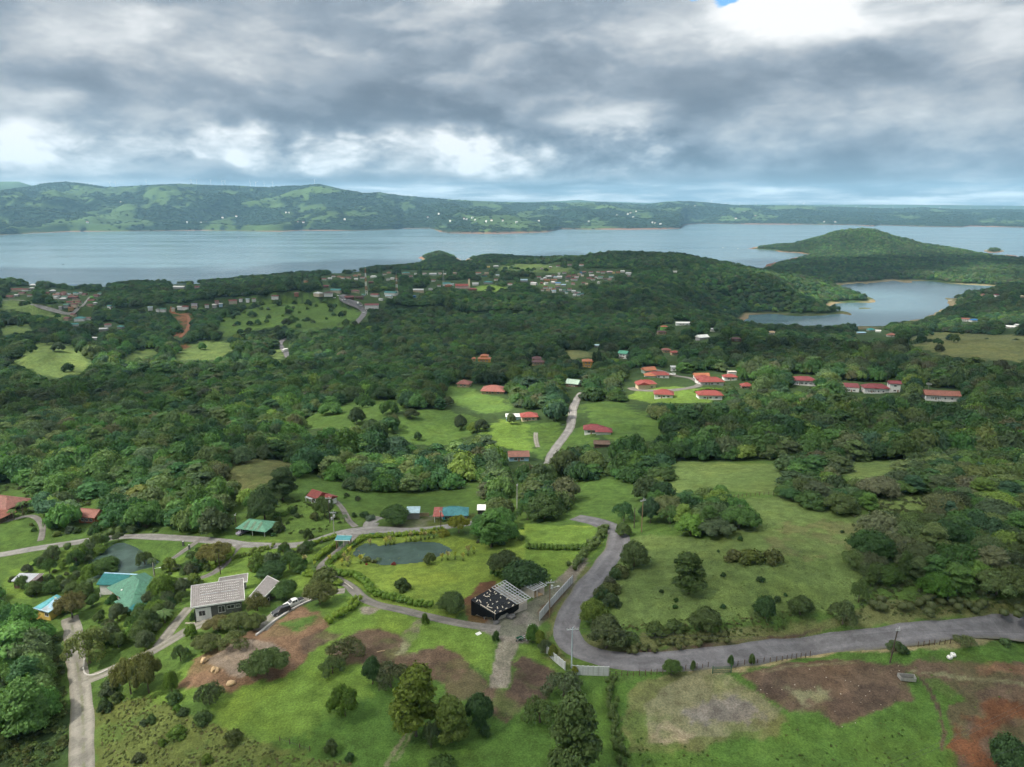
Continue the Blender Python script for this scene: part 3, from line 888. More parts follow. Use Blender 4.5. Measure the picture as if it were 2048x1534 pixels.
def far_country():
    us = np.linspace(-700, 2750, 620)
    dx, dy, _ = pix_dir(us, np.full_like(us, 408.0))
    slope = dx / dy
    vs = np.interp(us, [p[0] for p in FS], [p[1] for p in FS])
    vr = np.interp(us, [p[0] for p in FR], [p[1] for p in FR])
    _, ys = pix_at_z(us, vs, 0.0)
    yr = np.interp(us, [-700, 400, 900, 1350, 2750], [9300, 9500, 10400, 11200, 12000])
    _, ddy, ddz = pix_dir(us, vr)
    zr = CAMZ + ddz / ddy * yr
    q = np.concatenate([np.linspace(-0.06, 1.0, 165), np.linspace(1.03, 1.45, 10)])
    T, S = np.meshgrid(q, slope, indexing='ij')
    Y = ys[None] + (yr - ys)[None] * T
    Xx = S * Y
    ridge = 1 - np.abs(fbm(Xx, Y, 1150, 4, 31))
    ridge2 = fbm(Xx, Y, 420, 4, 33)
    tt = np.clip(T, 0, 1)
    prof = 0.10 * sstep(tt, 0.0, 0.02) + 0.90 * tt ** 1.08
    z = zr[None] * prof
    hump = np.clip(tt * (1 - tt) * 4, 0, 1)
    z = z + hump * ((ridge - 0.62) * 230 + ridge2 * 55) * np.clip(zr[None] / 330, 0.45, 1.3)
    u2 = [-700, -100, 0, 60, 140, 220, 290, 350, 420, 480, 540, 590, 620, 645, 670, 700, 760, 800, 860, 940, 1040, 1140, 1240, 1330, 1400, 1500, 1640, 1760, 1900, 2048, 2750]
    v2 = [404, 402, 390, 396, 402, 411, 402, 396, 405, 411, 398, 380, 374, 372, 378, 385, 393, 398, 412, 418, 424, 420, 427, 416, 412, 423, 421, 427, 424, 428, 428]
    ym = ys + (yr - ys) * .52
    z2 = CAMZ + pix_dir(us, np.interp(us, u2, v2))[2] / ddy * ym
    g2 = np.exp(-((tt - .52 + .05 * fbm(Xx, Y, 1500, 2, 38)) / .17) ** 2)
    z = z * (1 - .30 * np.exp(-((tt - .74) / .12) ** 2))
    z = np.maximum(z, z2[None] * g2 + fbm(Xx, Y, 300, 3, 39) * 22 * g2 * (1 - g2) * 3)
    lim = CAMZ + (zr[None] - CAMZ) / yr[None] * Y - (1 - tt) * 16
    over = z - lim
    z = np.where(over > 0, lim + np.minimum(over, 0) - 3 * (1 - np.exp(-np.maximum(over, 0) / 40)), z)
    z = np.where(T > 1, zr[None] * (1 - (T - 1) * 1.5), z)
    z = np.where(tt < 0.10, np.maximum(z, 2 + 60 * tt), z)
    z = np.where(T <= 0, T * 90, z)
    z += fbm(Xx, Y, 60, 3, 36) * 4 * sstep(tt, 0.02, 0.08) * (1 - sstep(tt, .96, 1))
    # fields and woods
    fld = fbm(Xx * 1.0, Y * 0.55, 380, 5, 41, 0.62) + 0.40 * fbm(Xx, Y * 0.6, 80, 3, 43) - 0.10
    u, v, _ = project(Xx, Y, z)
    for poly in ([(45, 403), (70, 406), (132, 415), (95, 418), (50, 412)], [(150, 440), (215, 428), (250, 433), (310, 444), (300, 452), (225, 455), (160, 452)], [(470, 408), (540, 395), (560, 402), (500, 414)],
                 [(525, 412), (560, 404), (575, 412), (545, 418)], [(590, 415), (650, 408), (655, 420), (600, 420)], [(110, 385), (200, 392), (140, 390)], [(330, 376), (360, 374), (360, 381), (330, 382)], [(0, 432), (20, 440), (15, 450), (0, 445)],
                 [(792, 408), (815, 402), (830, 414), (805, 420)], [(1130, 405), (1200, 404), (1180, 412), (1140, 412)], [(1520, 414), (1600, 411), (1640, 416), (1560, 419)], [(1960, 440), (1990, 436), (1985, 446), (1950, 446)], [(620, 372), (660, 372), (690, 382), (640, 388), (600, 382)]):
        fld = np.where(inpoly(u, v, poly), 1.0, fld)
    f = sstep(fld, 0.12, 0.34)
    cov = np.array((0.012, 0.028, 0.016)) * (1 - f[..., None]) + np.array((0.046, 0.080, 0.028)) * f[..., None] * (1 + 0.35 * fbm(Xx, Y, 200, 3, 44)[..., None])
    a = (1 - sstep(z, 3.0, 6.5)) * (T < 0.05) * (0.35 + 0.65 * sstep(fbm(Xx, Y, 600, 2, 46), -0.4, 0.2))
    cov = cov * (1 - a[..., None]) + np.array((0.20, 0.105, 0.068)) * a[..., None]
    return Xx, Y, z, cov, f, T


FX, FY, FZ, FCOV, FF, FT = far_country()
far_obj = tag(grid_mesh('far_hills', FX, FY, FZ, FCOV, ground_obj.data.materials[0]), kind='structure')

def mountains(name, pts, dist, depth, seed, col):
    us = np.linspace(pts[0][0], pts[-1][0], 160)
    v = np.interp(us, [p[0] for p in pts], [p[1] for p in pts])
    dx, dy, dz = pix_dir(us, v)
    q = np.linspace(-1, 1, 31)
    T, S = np.meshgrid(q, dx / dy, indexing='ij')
    Y = dist + T * depth
    zt = CAMZ + dz / dy * dist
    z = zt[None] * (1 - np.abs(T) ** 1.3) + fbm(S * Y, Y, 900, 4, seed) * 45 * (1 - np.abs(T)) * np.abs(T) * 3 - 2
    cov = np.empty(z.shape + (3,))
    cov[:] = col
    return tag(grid_mesh(name, S * Y, Y, z, np.clip(cov * (1 + 0.5 * fbm(S * Y, Y, 500, 3, seed + 4)[..., None]), .01, .5), ground_obj.data.materials[0]), kind='structure')


mountains('far_mountain', [(-800, 372), (-300, 366), (-60, 362), (0, 363), (38, 363), (60, 370), (110, 382), (200, 400)], 12600, 1500, 61, (0.05, 0.09, 0.03))
mountains('far_mountain', [(900, 408), (960, 402), (1000, 403), (1060, 404), (1120, 401.5), (1160, 399.5), (1180, 402), (1300, 406), (1450, 409), (1800, 409), (2100, 412), (2700, 412)], 16500, 1400, 62, (0.03, 0.055, 0.025))

# ------------------------------------------------------------------ the air: one box of thin haze round everything, clouds and sky outside it
def haze_box():
    x0, x1, y0, y1, z0, z1 = -17500, 17500, -700, 19000, -9.0, 690.0
    bm = bmesh.new()
    r = bmesh.ops.create_cube(bm, size=1.0)
    for v in bm.verts:
        v.co = (x0 if v.co.x < 0 else x1, y0 if v.co.y < 0 else y1, z0 if v.co.z < 0 else z1)
    me = bpy.data.meshes.new('haze')
    bm.to_mesh(me)
    bm.free()
    m = bpy.data.materials.new('haze_air')
    m.use_nodes = True
    X.tree = m.node_tree
    m.node_tree.nodes.clear()
    out = node('ShaderNodeOutputMaterial')
    pv = node('ShaderNodeVolumePrincipled')
    pv.inputs['Color'].default_value = (0.42, 0.74, 1.0, 1)
    pv.inputs['Density'].default_value = HAZE
    pv.inputs['Anisotropy'].default_value = 0.0
    link(pv.outputs[0], out.inputs['Volume'])
    me.materials.append(m)
    o = bpy.data.objects.new('haze', me)
    COL.objects.link(o)
    return tag(o, kind='stuff')


HAZE = 3.8e-5
haze_box()


# ------------------------------------------------------------------ roads
def catmull(pts, n=6):
    p = np.array(pts, float)
    p = np.vstack([2 * p[0] - p[1], p, 2 * p[-1] - p[-2]])
    r = []
    for i in range(1, len(p) - 2):
        for k in range(n):
            t = k / n
            a, b, c, d = p[i - 1], p[i], p[i + 1], p[i + 2]
            r.append(0.5 * (2 * b + (c - a) * t + (2 * a - 5 * b + 4 * c - d) * t * t + (3 * b - a - 3 * c + d) * t ** 3))
    r.append(p[-2])
    return np.array(r)


def resample(p, step):
    d = np.r_[0, np.cumsum(np.hypot(*(np.diff(p[:, :2], axis=0).T)))]
    n = max(2, int(d[-1] / step) + 1)
    s = np.linspace(0, d[-1], n)
    return np.stack([np.interp(s, d, p[:, k]) for k in range(p.shape[1])], 1)


def line_on_ground(pix, step=2.0, smooth_n=3):
    px = np.array(dens_open(pix, 9.0))
    w = at(px[:, 0], px[:, 1])[:, :2]
    w = resample(w, step)
    for _ in range(smooth_n):
        q = w.copy()
        q[1:-1] = (w[:-2] + 2 * w[1:-1] + w[2:]) / 4
        w = q
    return w


def dens_open(pix, n):
    c = catmull(pix, 5)
    return c


def road_material(name, col):
    m, b = new_mat(name, 0.92, 0.2)
    ac = X(node('ShaderNodeAttribute', attribute_name='across').outputs['Fac'])
    p = geo_pos()
    n1 = noise(p, 0.22, 6, 0.65)
    n2 = noise(p, 1.4, 5, 0.7)
    n3 = noise(p, 6.0, 3, 0.7)
    track = X.m('ABSOLUTE', X.m('ABSOLUTE', ac) - 0.48)
    tr = smooth(track, 0.05, 0.26, 1.10, 0.92)
    edge = smooth(X.m('ABSOLUTE', ac) + (n2 - 0.5) * 0.5, 0.78, 1.02)
    f = smooth(n1, 0.25, 0.75, 0.74, 1.24) * smooth(n2, 0.2, 0.8, 0.82, 1.18) * smooth(n3, 0.2, 0.8, 0.88, 1.12) * tr
    c = mixc(1.0, col, vec(f, f, f), 'MULTIPLY')
    pot = smooth(noise(p, 0.55, 5, 0.7, 0.6), 0.66, 0.72)
    crk = smooth(X.m('ABSOLUTE', noise(p, 0.8, 4, 0.6, 1.5) - 0.5), 0.0, 0.012, 1.0, 0.0)
    c = mixc(crk * 0.45, c, tuple(k * 0.5 for k in col))
    c = mixc(smooth(noise(p, 0.16, 3, 0.5, 0.8), 0.60, 0.63) * 0.30, c, tuple(k * 1.5 for k in col))
    c = mixc(pot * 0.5, c, tuple(k * 0.55 for k in col))
    c = mixc(edge * 0.65, c, (0.13, 0.125, 0.07))
    if 'pale' in name:
        c = mixc(smooth(X.m('ABSOLUTE', ac) + (n2 - 0.5) * 0.3, 0.20, 0.05) * smooth(n1, 0.40, 0.60) * 0.55, c, (0.10, 0.125, 0.045))
    link(c, b.inputs['Base Color'])
    bump(b, n2 + n3 * 0.5, 0.4, 0.06)
    return m


ROAD_MATS = {k: road_material('surface_' + k, c) for k, c in SURF.items()}
ROAD_LINES = []


def ribbon(name, surf, width, pix, seed):
    w = line_on_ground(pix)
    yy = w[:, 1]
    w = resample(w, 1.2 if yy.min() < 400 else 4.0)
    t = np.gradient(w, axis=0)
    t /= np.maximum(np.hypot(t[:, 0], t[:, 1]), 1e-6)[:, None]
    nrm = np.stack([-t[:, 1], t[:, 0]], 1)
    s = np.arange(len(w)) * 1.0
    k = np.linspace(-1, 1, 9)
    half = width / 2 * (1 + 0.13 * fbm(s, s * 0 + seed, 7, 4, 5))
    half2 = width / 2 * (1 + 0.13 * fbm(s, s * 0 + seed + 50, 7, 4, 6))
    hw = np.where(k[None] < 0, half[:, None], half2[:, None])
    P = w[:, None, :] + nrm[:, None, :] * (hw * k[None])[..., None]
    zc = ground(w[:, 0], w[:, 1])
    z = ground(P[..., 0], P[..., 1])
    lift = np.clip(0.10 + (P[..., 1] - 250) * 0.0012, 0.10, 0.8)
    z = np.maximum(z, zc[:, None] * 0.6 + z * 0.4) + lift - 0.30 * (np.abs(k)[None] > 0.99)
    o = grid_mesh(name, P[..., 0], P[..., 1], z, None, ROAD_MATS[surf])
    a = o.data.attributes.new('across', 'FLOAT', 'POINT')
    a.data.foreach_set('value', np.broadcast_to(k[None], z.shape).astype(np.float32).ravel())
    # faces must look up
    if o.data.polygons[0].normal.z < 0:
        o.data.flip_normals()
    ROAD_LINES.append((w, width))
    return tag(o, kind='structure')


for i, (nm, surf, width, pix) in enumerate(ROADS):
    ribbon(nm, surf, width, pix, i * 13)

# ------------------------------------------------------------------ plants: prototypes
RNG = np.random.default_rng(7)


def ico(sub):
    bm = bmesh.new()
    bmesh.ops.create_icosphere(bm, subdivisions=sub, radius=1.0)
    v = np.array([q.co[:] for q in bm.verts])
    f = np.array([[q.index for q in k.verts] for k in bm.faces])
    bm.free()
    return v, f


ICO1, ICO2 = ico(1), ico(2)


def mesh_np(name, verts, faces_tri, faces_quad, tint, mat):
    nt, nq = len(faces_tri), len(faces_quad)
    me = bpy.data.meshes.new(name)
    me.vertices.add(len(verts))
    me.vertices.foreach_set('co', np.asarray(verts, np.float32).ravel())
    idx = np.concatenate([np.asarray(faces_tri, np.int32).ravel(), np.asarray(faces_quad, np.int32).ravel()])
    me.loops.add(len(idx))
    me.loops.foreach_set('vertex_index', idx)
    me.polygons.add(nt + nq)
    ls = np.concatenate([np.arange(nt) * 3, nt * 3 + np.arange(nq) * 4]).astype(np.int32)
    me.polygons.foreach_set('loop_start', ls)
    me.polygons.foreach_set('loop_total', np.concatenate([np.full(nt, 3), np.full(nq, 4)]).astype(np.int32))
    me.update()
    me.validate()
    if tint is not None:
        a = me.attributes.new('leaf', 'FLOAT', 'POINT')
        a.data.foreach_set('value', np.asarray(tint, np.float32))
    me.materials.append(mat)
    return me


def leaf_material(name, source):
    m = bpy.data.materials.new(name)
    m.use_nodes = True
    X.tree = m.node_tree
    m.node_tree.nodes.clear()
    out = node('ShaderNodeOutputMaterial')
    pb = node('ShaderNodeBsdfPrincipled')
    pb.inputs['Roughness'].default_value = 0.62
    pb.inputs['Specular IOR Level'].default_value = 0.22
    oi = node('ShaderNodeObjectInfo')
    lf = X(node('ShaderNodeAttribute', attribute_name='leaf').outputs['Fac'])
    col = attr_color('tint', 'INSTANCER') if source == 'instance' else X(oi.outputs['Color'])
    p = geo_pos()
    n = noise(p, 0.9, 3, 0.6)
    f = smooth(n, 0.25, 0.75, 0.80, 1.20) * (lf * 0.75 + 0.62)
    c = mixc(1.0, col, vec(f, f, f * (1.06 - 0.12 * lf)), 'MULTIPLY')
    link(c, pb.inputs['Base Color'])
    tr = node('ShaderNodeBsdfTranslucent')
    link(mixc(1.0, c, (1.25, 1.30, 0.55), 'MULTIPLY'), tr.inputs['Color'])
    mx = node('ShaderNodeMixShader')
    mx.inputs[0].default_value = 0.30
    link(pb.outputs[0], mx.inputs[1])
    link(tr.outputs[0], mx.inputs[2])
    link(mx.outputs[0], out.inputs[0])
    return m


LEAF = leaf_material('leaves', 'object')
LEAF_I = leaf_material('wood_leaves', 'instance')
BARK = paint('bark', (0.135, 0.110, 0.085), 0.95, 0.35, 3.0, 0.1)


def crown(seed, lobes, nleaf, size, core=ICO1, core_k=0.80, flat=0.75, droop=0.0, fill=1.0):
    """lobes: (x, y, z, r) in a unit crown (about -1..1 wide, 0..1.6 high). returns verts, tris, quads, tint"""
    r = np.random.default_rng(seed)
    L = np.array(lobes, float)
    V, T, Q, C = [], [], [], []
    nv = 0
    cv, cf = core
    if core_k > 0:
        for x, y, z, rad in L:
            k = 1 + 0.22 * fbm(cv[:, 0] * 3 + x * 9 + seed, cv[:, 1] * 3 + cv[:, 2] * 2.1 + y * 7, 1.0, 2, seed)
            q = cv * (rad * core_k * k)[:, None] * (1, 1, flat) + (x, y, z)
            V.append(q)
            T.append(cf + nv)
            C.append(np.full(len(q), 0.45))
            nv += len(q)
    area = L[:, 3] ** 2
    pick = r.choice(len(L), size=int(nleaf * 2.2), p=area / area.sum())
    d = r.normal(size=(len(pick), 3))
    d /= np.linalg.norm(d, axis=1)[:, None]
    d[:, 2] = np.where(d[:, 2] < -0.25, -d[:, 2] * 0.6, d[:, 2])
    rad = L[pick, 3] * (0.84 + 0.24 * r.random(len(pick)) ** 1.5 + 0.30 * r.random(len(pick)) ** 9)
    bumpy = 1 + 0.16 * np.sin(d[:, 0] * 7 + pick) * np.cos(d[:, 1] * 6 + pick * 2) + 0.10 * np.sin(d[:, 2] * 13 + d[:, 0] * 9)
    P = L[pick, :3] + d * (rad * bumpy)[:, None] * (1, 1, flat)
    keep = np.ones(len(P), bool)
    for x, y, z, rr in L:
        e = (P - (x, y, z)) / (1, 1, flat)
        keep &= (np.linalg.norm(e, axis=1) > rr * 0.74)
    P, d, pick = P[keep][:nleaf], d[keep][:nleaf], pick[keep][:nleaf]
    n = len(P)
    nrm = d * 1.0 + r.normal(size=(n, 3)) * 0.34 + (0, 0, 0.30)
    nrm /= np.linalg.norm(nrm, axis=1)[:, None]
    a = np.cross(nrm, r.normal(size=(n, 3)))
    a /= np.linalg.norm(a, axis=1)[:, None]
    b = np.cross(nrm, a)
    s = (size * (0.50 + 1.0 * r.random(n) ** 1.6))[:, None]
    lift = nrm * s * 0.22
    quad = np.stack([P - a * s, P - b * s * 0.62 + lift, P + a * s, P + b * s * 0.62 + lift], 1)
    quad[:, :, 2] -= droop * s
    V.append(quad.reshape(-1, 3))
    Q = nv + np.arange(n * 4).reshape(-1, 4)
    tint = np.clip(r.normal(0.52, 0.20, n), 0.05, 1)
    C.append(np.repeat(tint, 4))
    V = np.vstack(V)
    return V, (np.vstack(T) if T else np.zeros((0, 3), int)), Q, np.concatenate(C)


def dome_lobes(seed, n, wide=1.0, top=1.0, low=0.35, r0=0.34, r1=0.46, shape='dome'):
    r = np.random.default_rng(seed)
    out = []
    if shape == 'dome':
        for i in range(n):
            a = i * 2.399963 + r.random() * 0.7
            k = math.sqrt((i + 0.5) / n)
            h = top * (1 - 0.62 * k ** 2) * (0.9 + 0.2 * r.random())
            out.append((math.cos(a) * k * wide * 0.72, math.sin(a) * k * wide * 0.72, max(low, h - 0.25), r0 + (r1 - r0) * r.random()))
    elif shape == 'umbrella':
        for i in range(n):
            a = i * 2.399963 + r.random() * 0.9
            k = math.sqrt((i + 0.4) / n)
            out.append((math.cos(a) * k * wide * 0.85, math.sin(a) * k * wide * 0.85, low + top * (0.45 - 0.28 * k ** 2) + 0.10 * r.random(), (r0 + (r1 - r0) * r.random()) * 0.78))
    elif shape == 'column':
        for i in range(n):
            a = i * 2.399963 + r.random()
            h = (i + 0.5) / n
            k = wide * 0.50 * (0.55 + 0.9 * h - 1.35 * h * h + 0.15) * (0.6 + 0.6 * r.random())
            out.append((math.cos(a) * k, math.sin(a) * k, low + h * top, (r0 + (r1 - r0) * r.random()) * (0.95 - 0.22 * h)))
    return out


def tube_mesh(name, segs, mat, sides=6):
    """segs: list of polylines [(x,y,z,r), ...]"""
    V, F = [], []
    for pl in segs:
        pl = np.array(pl, float)
        n0 = len(V)
        for i, (x, y, z, rr) in enumerate(pl):
            d = pl[min(i + 1, len(pl) - 1), :3] - pl[max(i - 1, 0), :3]
            d /= np.linalg.norm(d) + 1e-9
            a = np.cross(d, (0.31, 0.2, 0.93) if abs(d[2]) < 0.9 else (1, 0, 0))
            a /= np.linalg.norm(a)
            b = np.cross(d, a)
            for k in range(sides):
                t = 2 * math.pi * k / sides
                V.append((np.array((x, y, z)) + (a * math.cos(t) + b * math.sin(t)) * rr).tolist())
        for i in range(len(pl) - 1):
            for k in range(sides):
                q = n0 + i * sides
                F.append((q + k, q + (k + 1) % sides, q + sides + (k + 1) % sides, q + sides + k))
        F.append(tuple(n0 + (len(pl) - 1) * sides + k for k in range(sides)))
    me = bpy.data.meshes.new(name)
    me.from_pydata(V, [], F)
    me.materials.append(mat)
    me.update()
    return me


def trunk_for(lobes, height, clear, radius, seed, flat, wide):
    r = np.random.default_rng(seed)
    bx, by = r.normal(0, 0.03 * height, 2)
    main = [(0, 0, -1.0, radius * 1.5), (0, 0, 0.15, radius * 1.15), (bx * 0.4, by * 0.4, clear * 0.55, radius * 0.85), (bx, by, clear, radius * 0.72), (bx * 1.3, by * 1.3, clear + (height - clear) * 0.55, radius * 0.34)]
    segs = [main]
    for x, y, z, rr in lobes[::max(1, len(lobes) // 5)][:6]:
        e = (x * wide, y * wide, clear + z * (height - clear) * 0.62)
        s = (bx * 0.8, by * 0.8, clear * 0.85)
        m = tuple((s[i] * 0.45 + e[i] * 0.55) + (0, 0, 0.4)[i] for i in range(3))
        segs.append([(*s, radius * 0.45), (*m, radius * 0.28), (*e, radius * 0.10)])
    return segs


class Kind:
    pass


PROTO = {}


def make_proto(key, seed, shape, nl, nleaf, size, mat, height=10.0, width=10.0, clear=2.5, wide=1.0, top=1.0, low=0.3, core=ICO1, core_k=0.76, flat=0.75, r0=.26, r1=.48, radius=0.28):
    """plants are modelled at about their real size; crown spans `width`, whole plant `height`"""
    lobes = dome_lobes(seed, nl, wide, top, low, r0, r1, shape)
    V, T, Q, C = crown(seed, lobes, nleaf, size / (width / 2), core, core_k, flat)
    V = V.copy()
    zmin, zmax = V[:, 2].min(), V[:, 2].max()
    rad = np.percentile(np.hypot(V[:, 0], V[:, 1]), 97)
    V[:, :2] *= (width / 2) / rad
    V[:, 2] = clear * 0.8 + (V[:, 2] - zmin) / (zmax - zmin) * (height - clear * 0.8)
    k = Kind()
    k.crown = mesh_np('crown', V, T, Q, C, mat)
    k.height, k.width = height, width
    k.trunk = None
    if clear > 0.5:
        k.trunk = tube_mesh('trunk', trunk_for(lobes, height, clear, radius, seed, flat, width / 2 * 0.8), BARK, 6)
    PROTO[key] = k
    return k


for s in range(3):
    make_proto(f'round{s}', 11 + s, 'dome', 17, 6800, 0.26, LEAF, 10, 10, 2.2, low=0.12)
    make_proto(f'spread{s}', 31 + s, 'umbrella', 18, 6000, 0.25, LEAF, 8, 12, 3.2, core_k=0.70)
    make_proto(f'tall{s}', 51 + s, 'column', 19, 8000, 0.25, LEAF, 15, 9, 2.5, top=1.7, low=0.25)
    make_proto(f'airy{s}', 71 + s, 'umbrella', 14, 3600, 0.21, LEAF, 8, 10, 2.6, core_k=0.0, top=1.3)
    make_proto(f'shrub{s}', 91 + s, 'dome', 9, 1700, 0.16, LEAF, 3.0, 4.0, 0.0, low=0.0)
    make_proto(f'mid{s}', 111 + s, 'dome', 13, 4400, 0.29, LEAF, 12, 12, 2.0, low=0.05)


def palm_proto():
    r = np.random.default_rng(5)
    V, Q, C = [], [], []
    for i in range(14):
        a = i * 2.4
        up = 0.25 + 0.65 * r.random()
        pts = []
        for j in range(6):
            t = j / 5
            rr = 2.4 * t
            pts.append((math.cos(a) * rr, math.sin(a) * rr, 5.0 + up * 1.6 * t - 2.0 * t * t))
        for j in range(5):
            w0, w1 = 0.42 * math.sin(math.pi * (0.12 + j / 5 * .85)), 0.42 * math.sin(math.pi * (0.12 + (j + 1) / 5 * .85))
            n = (-math.sin(a), math.cos(a))
            for sgn in (-1, 1):
                b = len(V)
                p, q = pts[j], pts[j + 1]
                V += [p, (p[0] + sgn * n[0] * w0, p[1] + sgn * n[1] * w0, p[2] - 0.22), (q[0] + sgn * n[0] * w1, q[1] + sgn * n[1] * w1, q[2] - 0.22), q]
                Q.append((b, b + 1, b + 2, b + 3))
                C += [0.45 + 0.4 * r.random()] * 4
    k = Kind()
    k.crown = mesh_np('crown', np.array(V), np.zeros((0, 3), int), np.array(Q), C, LEAF)
    k.height, k.width = 5.6, 4.6
    k.trunk = tube_mesh('trunk', [[(0, 0, -0.5, 0.2), (0.1, 0, 2.4, 0.14), (0, 0, 5.1, 0.12)]], BARK, 6)
    PROTO['palm0'] = k


palm_proto()


def stalk_proto():
    """rosette with a tall pale flower head"""
    r = np.random.default_rng(15)
    V, Q, C = [], [], []
    for i in range(12):
        a = i * 2.4
        n = (-math.sin(a) * .10, math.cos(a) * .10)
        tip = (math.cos(a) * 0.8, math.sin(a) * 0.8, 0.75 + 0.3 * r.random())
        b = len(V)
        V += [(n[0], n[1], 0.05), (-n[0], -n[1], 0.05), (tip[0] - n[0] * .2, tip[1] - n[1] * .2, tip[2]), (tip[0] + n[0] * .2, tip[1] + n[1] * .2, tip[2])]
        Q.append((b, b + 1, b + 2, b + 3))
        C += [0.5] * 4
    k = Kind()
    k.crown = mesh_np('crown', np.array(V), np.zeros((0, 3), int), np.array(Q), C, LEAF)
    hv = []
    hq = []
    for i in range(46):
        c = np.array((r.normal(0, .22), r.normal(0, .22), 1.75 + r.normal(0, .28)))
        a = r.normal(size=3) * .16
        bb = r.normal(size=3) * .16
        q = len(hv)
        hv += [c - a, c - bb, c + a, c + bb]
        hq.append((q, q + 1, q + 2, q + 3))
    k.head = mesh_np('flower_head', np.array(hv), np.zeros((0, 3), int), np.array(hq), np.full(len(hv), .6), LEAF)
    k.trunk = tube_mesh('stem', [[(0, 0, -0.2, 0.05), (0.02, 0, 1.0, 0.04), (0, 0, 1.75, 0.03)]], paint('stem_green', (0.16, 0.19, 0.06)), 5)
    k.height, k.width = 2.1, 1.6
    PROTO['stalk0'] = k


stalk_proto()

# mass prototypes for the far woods: kept out of the scene, instanced by a points object each
STORE = {}


def store(key, metas):
    c = bpy.data.collections.new(key)
    for i, me in enumerate(metas):
        o = bpy.data.objects.new(f'{key}_{i}', me)
        c.objects.link(o)
    STORE[key] = c


def mass_mesh(seed, nl, nleaf, size, core=ICO1, shape='dome', flat=.75, low=0.05, top=1.0, core_k=0.8, hw=1.0):
    V, T, Q, C = crown(seed, dome_lobes(seed, nl, 1.0, top, low, shape=shape), nleaf, size, core, core_k, flat)
    rad = np.percentile(np.hypot(V[:, 0], V[:, 1]), 97)
    V[:, :2] /= rad
    zmin, zmax = V[:, 2].min(), V[:, 2].max()
    V[:, 2] = 0.12 + (V[:, 2] - zmin) / (zmax - zmin) * 0.88
    return mesh_np('mass', V, T, Q, C, LEAF_I)


store('canopy', [mass_mesh(201 + i, 10 + i % 3, 1100, 0.082) for i in range(5)] + [mass_mesh(221 + i, 13, 1000, 0.078, shape='umbrella', low=0.3) for i in range(2)] + [mass_mesh(231, 12, 1000, 0.085, shape='column', top=1.7)])
store('distant', [mass_mesh(241 + i, 7, 110, 0.24) for i in range(3)])
store('tuft', [mass_mesh(251 + i, 5, 90, 0.26, core_k=0.55) for i in range(3)])


def scatter(name, key, pts, scl, rot, pick, tint):
    n = len(pts)
    me = bpy.data.meshes.new(name)
    me.vertices.add(n)
    me.vertices.foreach_set('co', np.asarray(pts, np.float32).ravel())
    for an, kind, arr, f in (('scl', 'FLOAT_VECTOR', scl, 'vector'), ('rot', 'FLOAT_VECTOR', np.stack([np.zeros(n), np.zeros(n), rot], 1), 'vector'), ('pick', 'INT', pick, 'value')):
        a = me.attributes.new(an, kind, 'POINT')
        a.data.foreach_set(f, np.asarray(arr, np.int32 if kind == 'INT' else np.float32).ravel())
    a = me.attributes.new('tint', 'FLOAT_COLOR', 'POINT')
    a.data.foreach_set('color', np.concatenate([tint, np.ones((n, 1))], 1).astype(np.float32).ravel())
    o = bpy.data.objects.new(name, me)
    COL.objects.link(o)
    ng = bpy.data.node_groups.new(name + '_spread', 'GeometryNodeTree')
    ng.interface.new_socket('Geometry', in_out='INPUT', socket_type='NodeSocketGeometry')
    ng.interface.new_socket('Geometry', in_out='OUTPUT', socket_type='NodeSocketGeometry')
    X.tree = ng
    gi, go = node('NodeGroupInput'), node('NodeGroupOutput')
    ci = node('GeometryNodeCollectionInfo')
    ci.inputs['Collection'].default_value = STORE[key]
    ci.inputs['Separate Children'].default_value = True
    ci.inputs['Reset Children'].default_value = True
    ip = node('GeometryNodeInstanceOnPoints')
    ip.inputs['Pick Instance'].default_value = True

    def named(nm, dt):
        q = node('GeometryNodeInputNamedAttribute', data_type=dt)
        q.inputs['Name'].default_value = nm
        return q.outputs[0]
    link(gi.outputs[0], ip.inputs['Points'])
    link(ci.outputs[0], ip.inputs['Instance'])
    link(named('pick', 'INT'), ip.inputs['Instance Index'])
    e2r = node('FunctionNodeEulerToRotation')
    link(named('rot', 'FLOAT_VECTOR'), e2r.inputs[0])
    link(e2r.outputs[0], ip.inputs['Rotation'])
    link(named('scl', 'FLOAT_VECTOR'), ip.inputs['Scale'])
    link(ip.outputs[0], go.inputs[0])
    md = o.modifiers.new('spread', 'NODES')
    md.node_group = ng
    return tag(o, kind='stuff')


GREENS = np.array([(0.060, 0.130, 0.036), (0.042, 0.100, 0.036), (0.078, 0.152, 0.040), (0.100, 0.146, 0.050), (0.080, 0.122, 0.056), (0.044, 0.098, 0.050), (0.128, 0.200, 0.044), (0.112, 0.130, 0.066)])


def tree_tints(x, y, rng, w=None):
    w = np.array([.24, .20, .20, .13, .09, .08, .05, .01]) if w is None else np.array(w)
    n = len(x)
    a = fbm(x, y, 70, 3, 81)
    idx = rng.choice(len(GREENS), size=n, p=w / w.sum())
    olive = rng.random(n) < np.clip(0.06 + 0.25 * a + 0.25 * sstep(x / np.maximum(y, 1), 0.30, 0.60), 0, .5)
    idx = np.where(olive, rng.choice([3, 4, 3, 7, 4, 3], size=n), idx)
    t = GREENS[idx] * (0.66 + 0.62 * rng.random((n, 1)))
    t = t * (1 + 0.45 * sstep(y, 520, 380) * sstep(x, 30, -30))[:, None]      # left woods' leaf colour lightened to look sunlit
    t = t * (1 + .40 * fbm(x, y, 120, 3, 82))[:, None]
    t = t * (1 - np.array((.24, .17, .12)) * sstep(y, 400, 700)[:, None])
    return t * (1 + rng.normal(0, .05, (n, 3)))


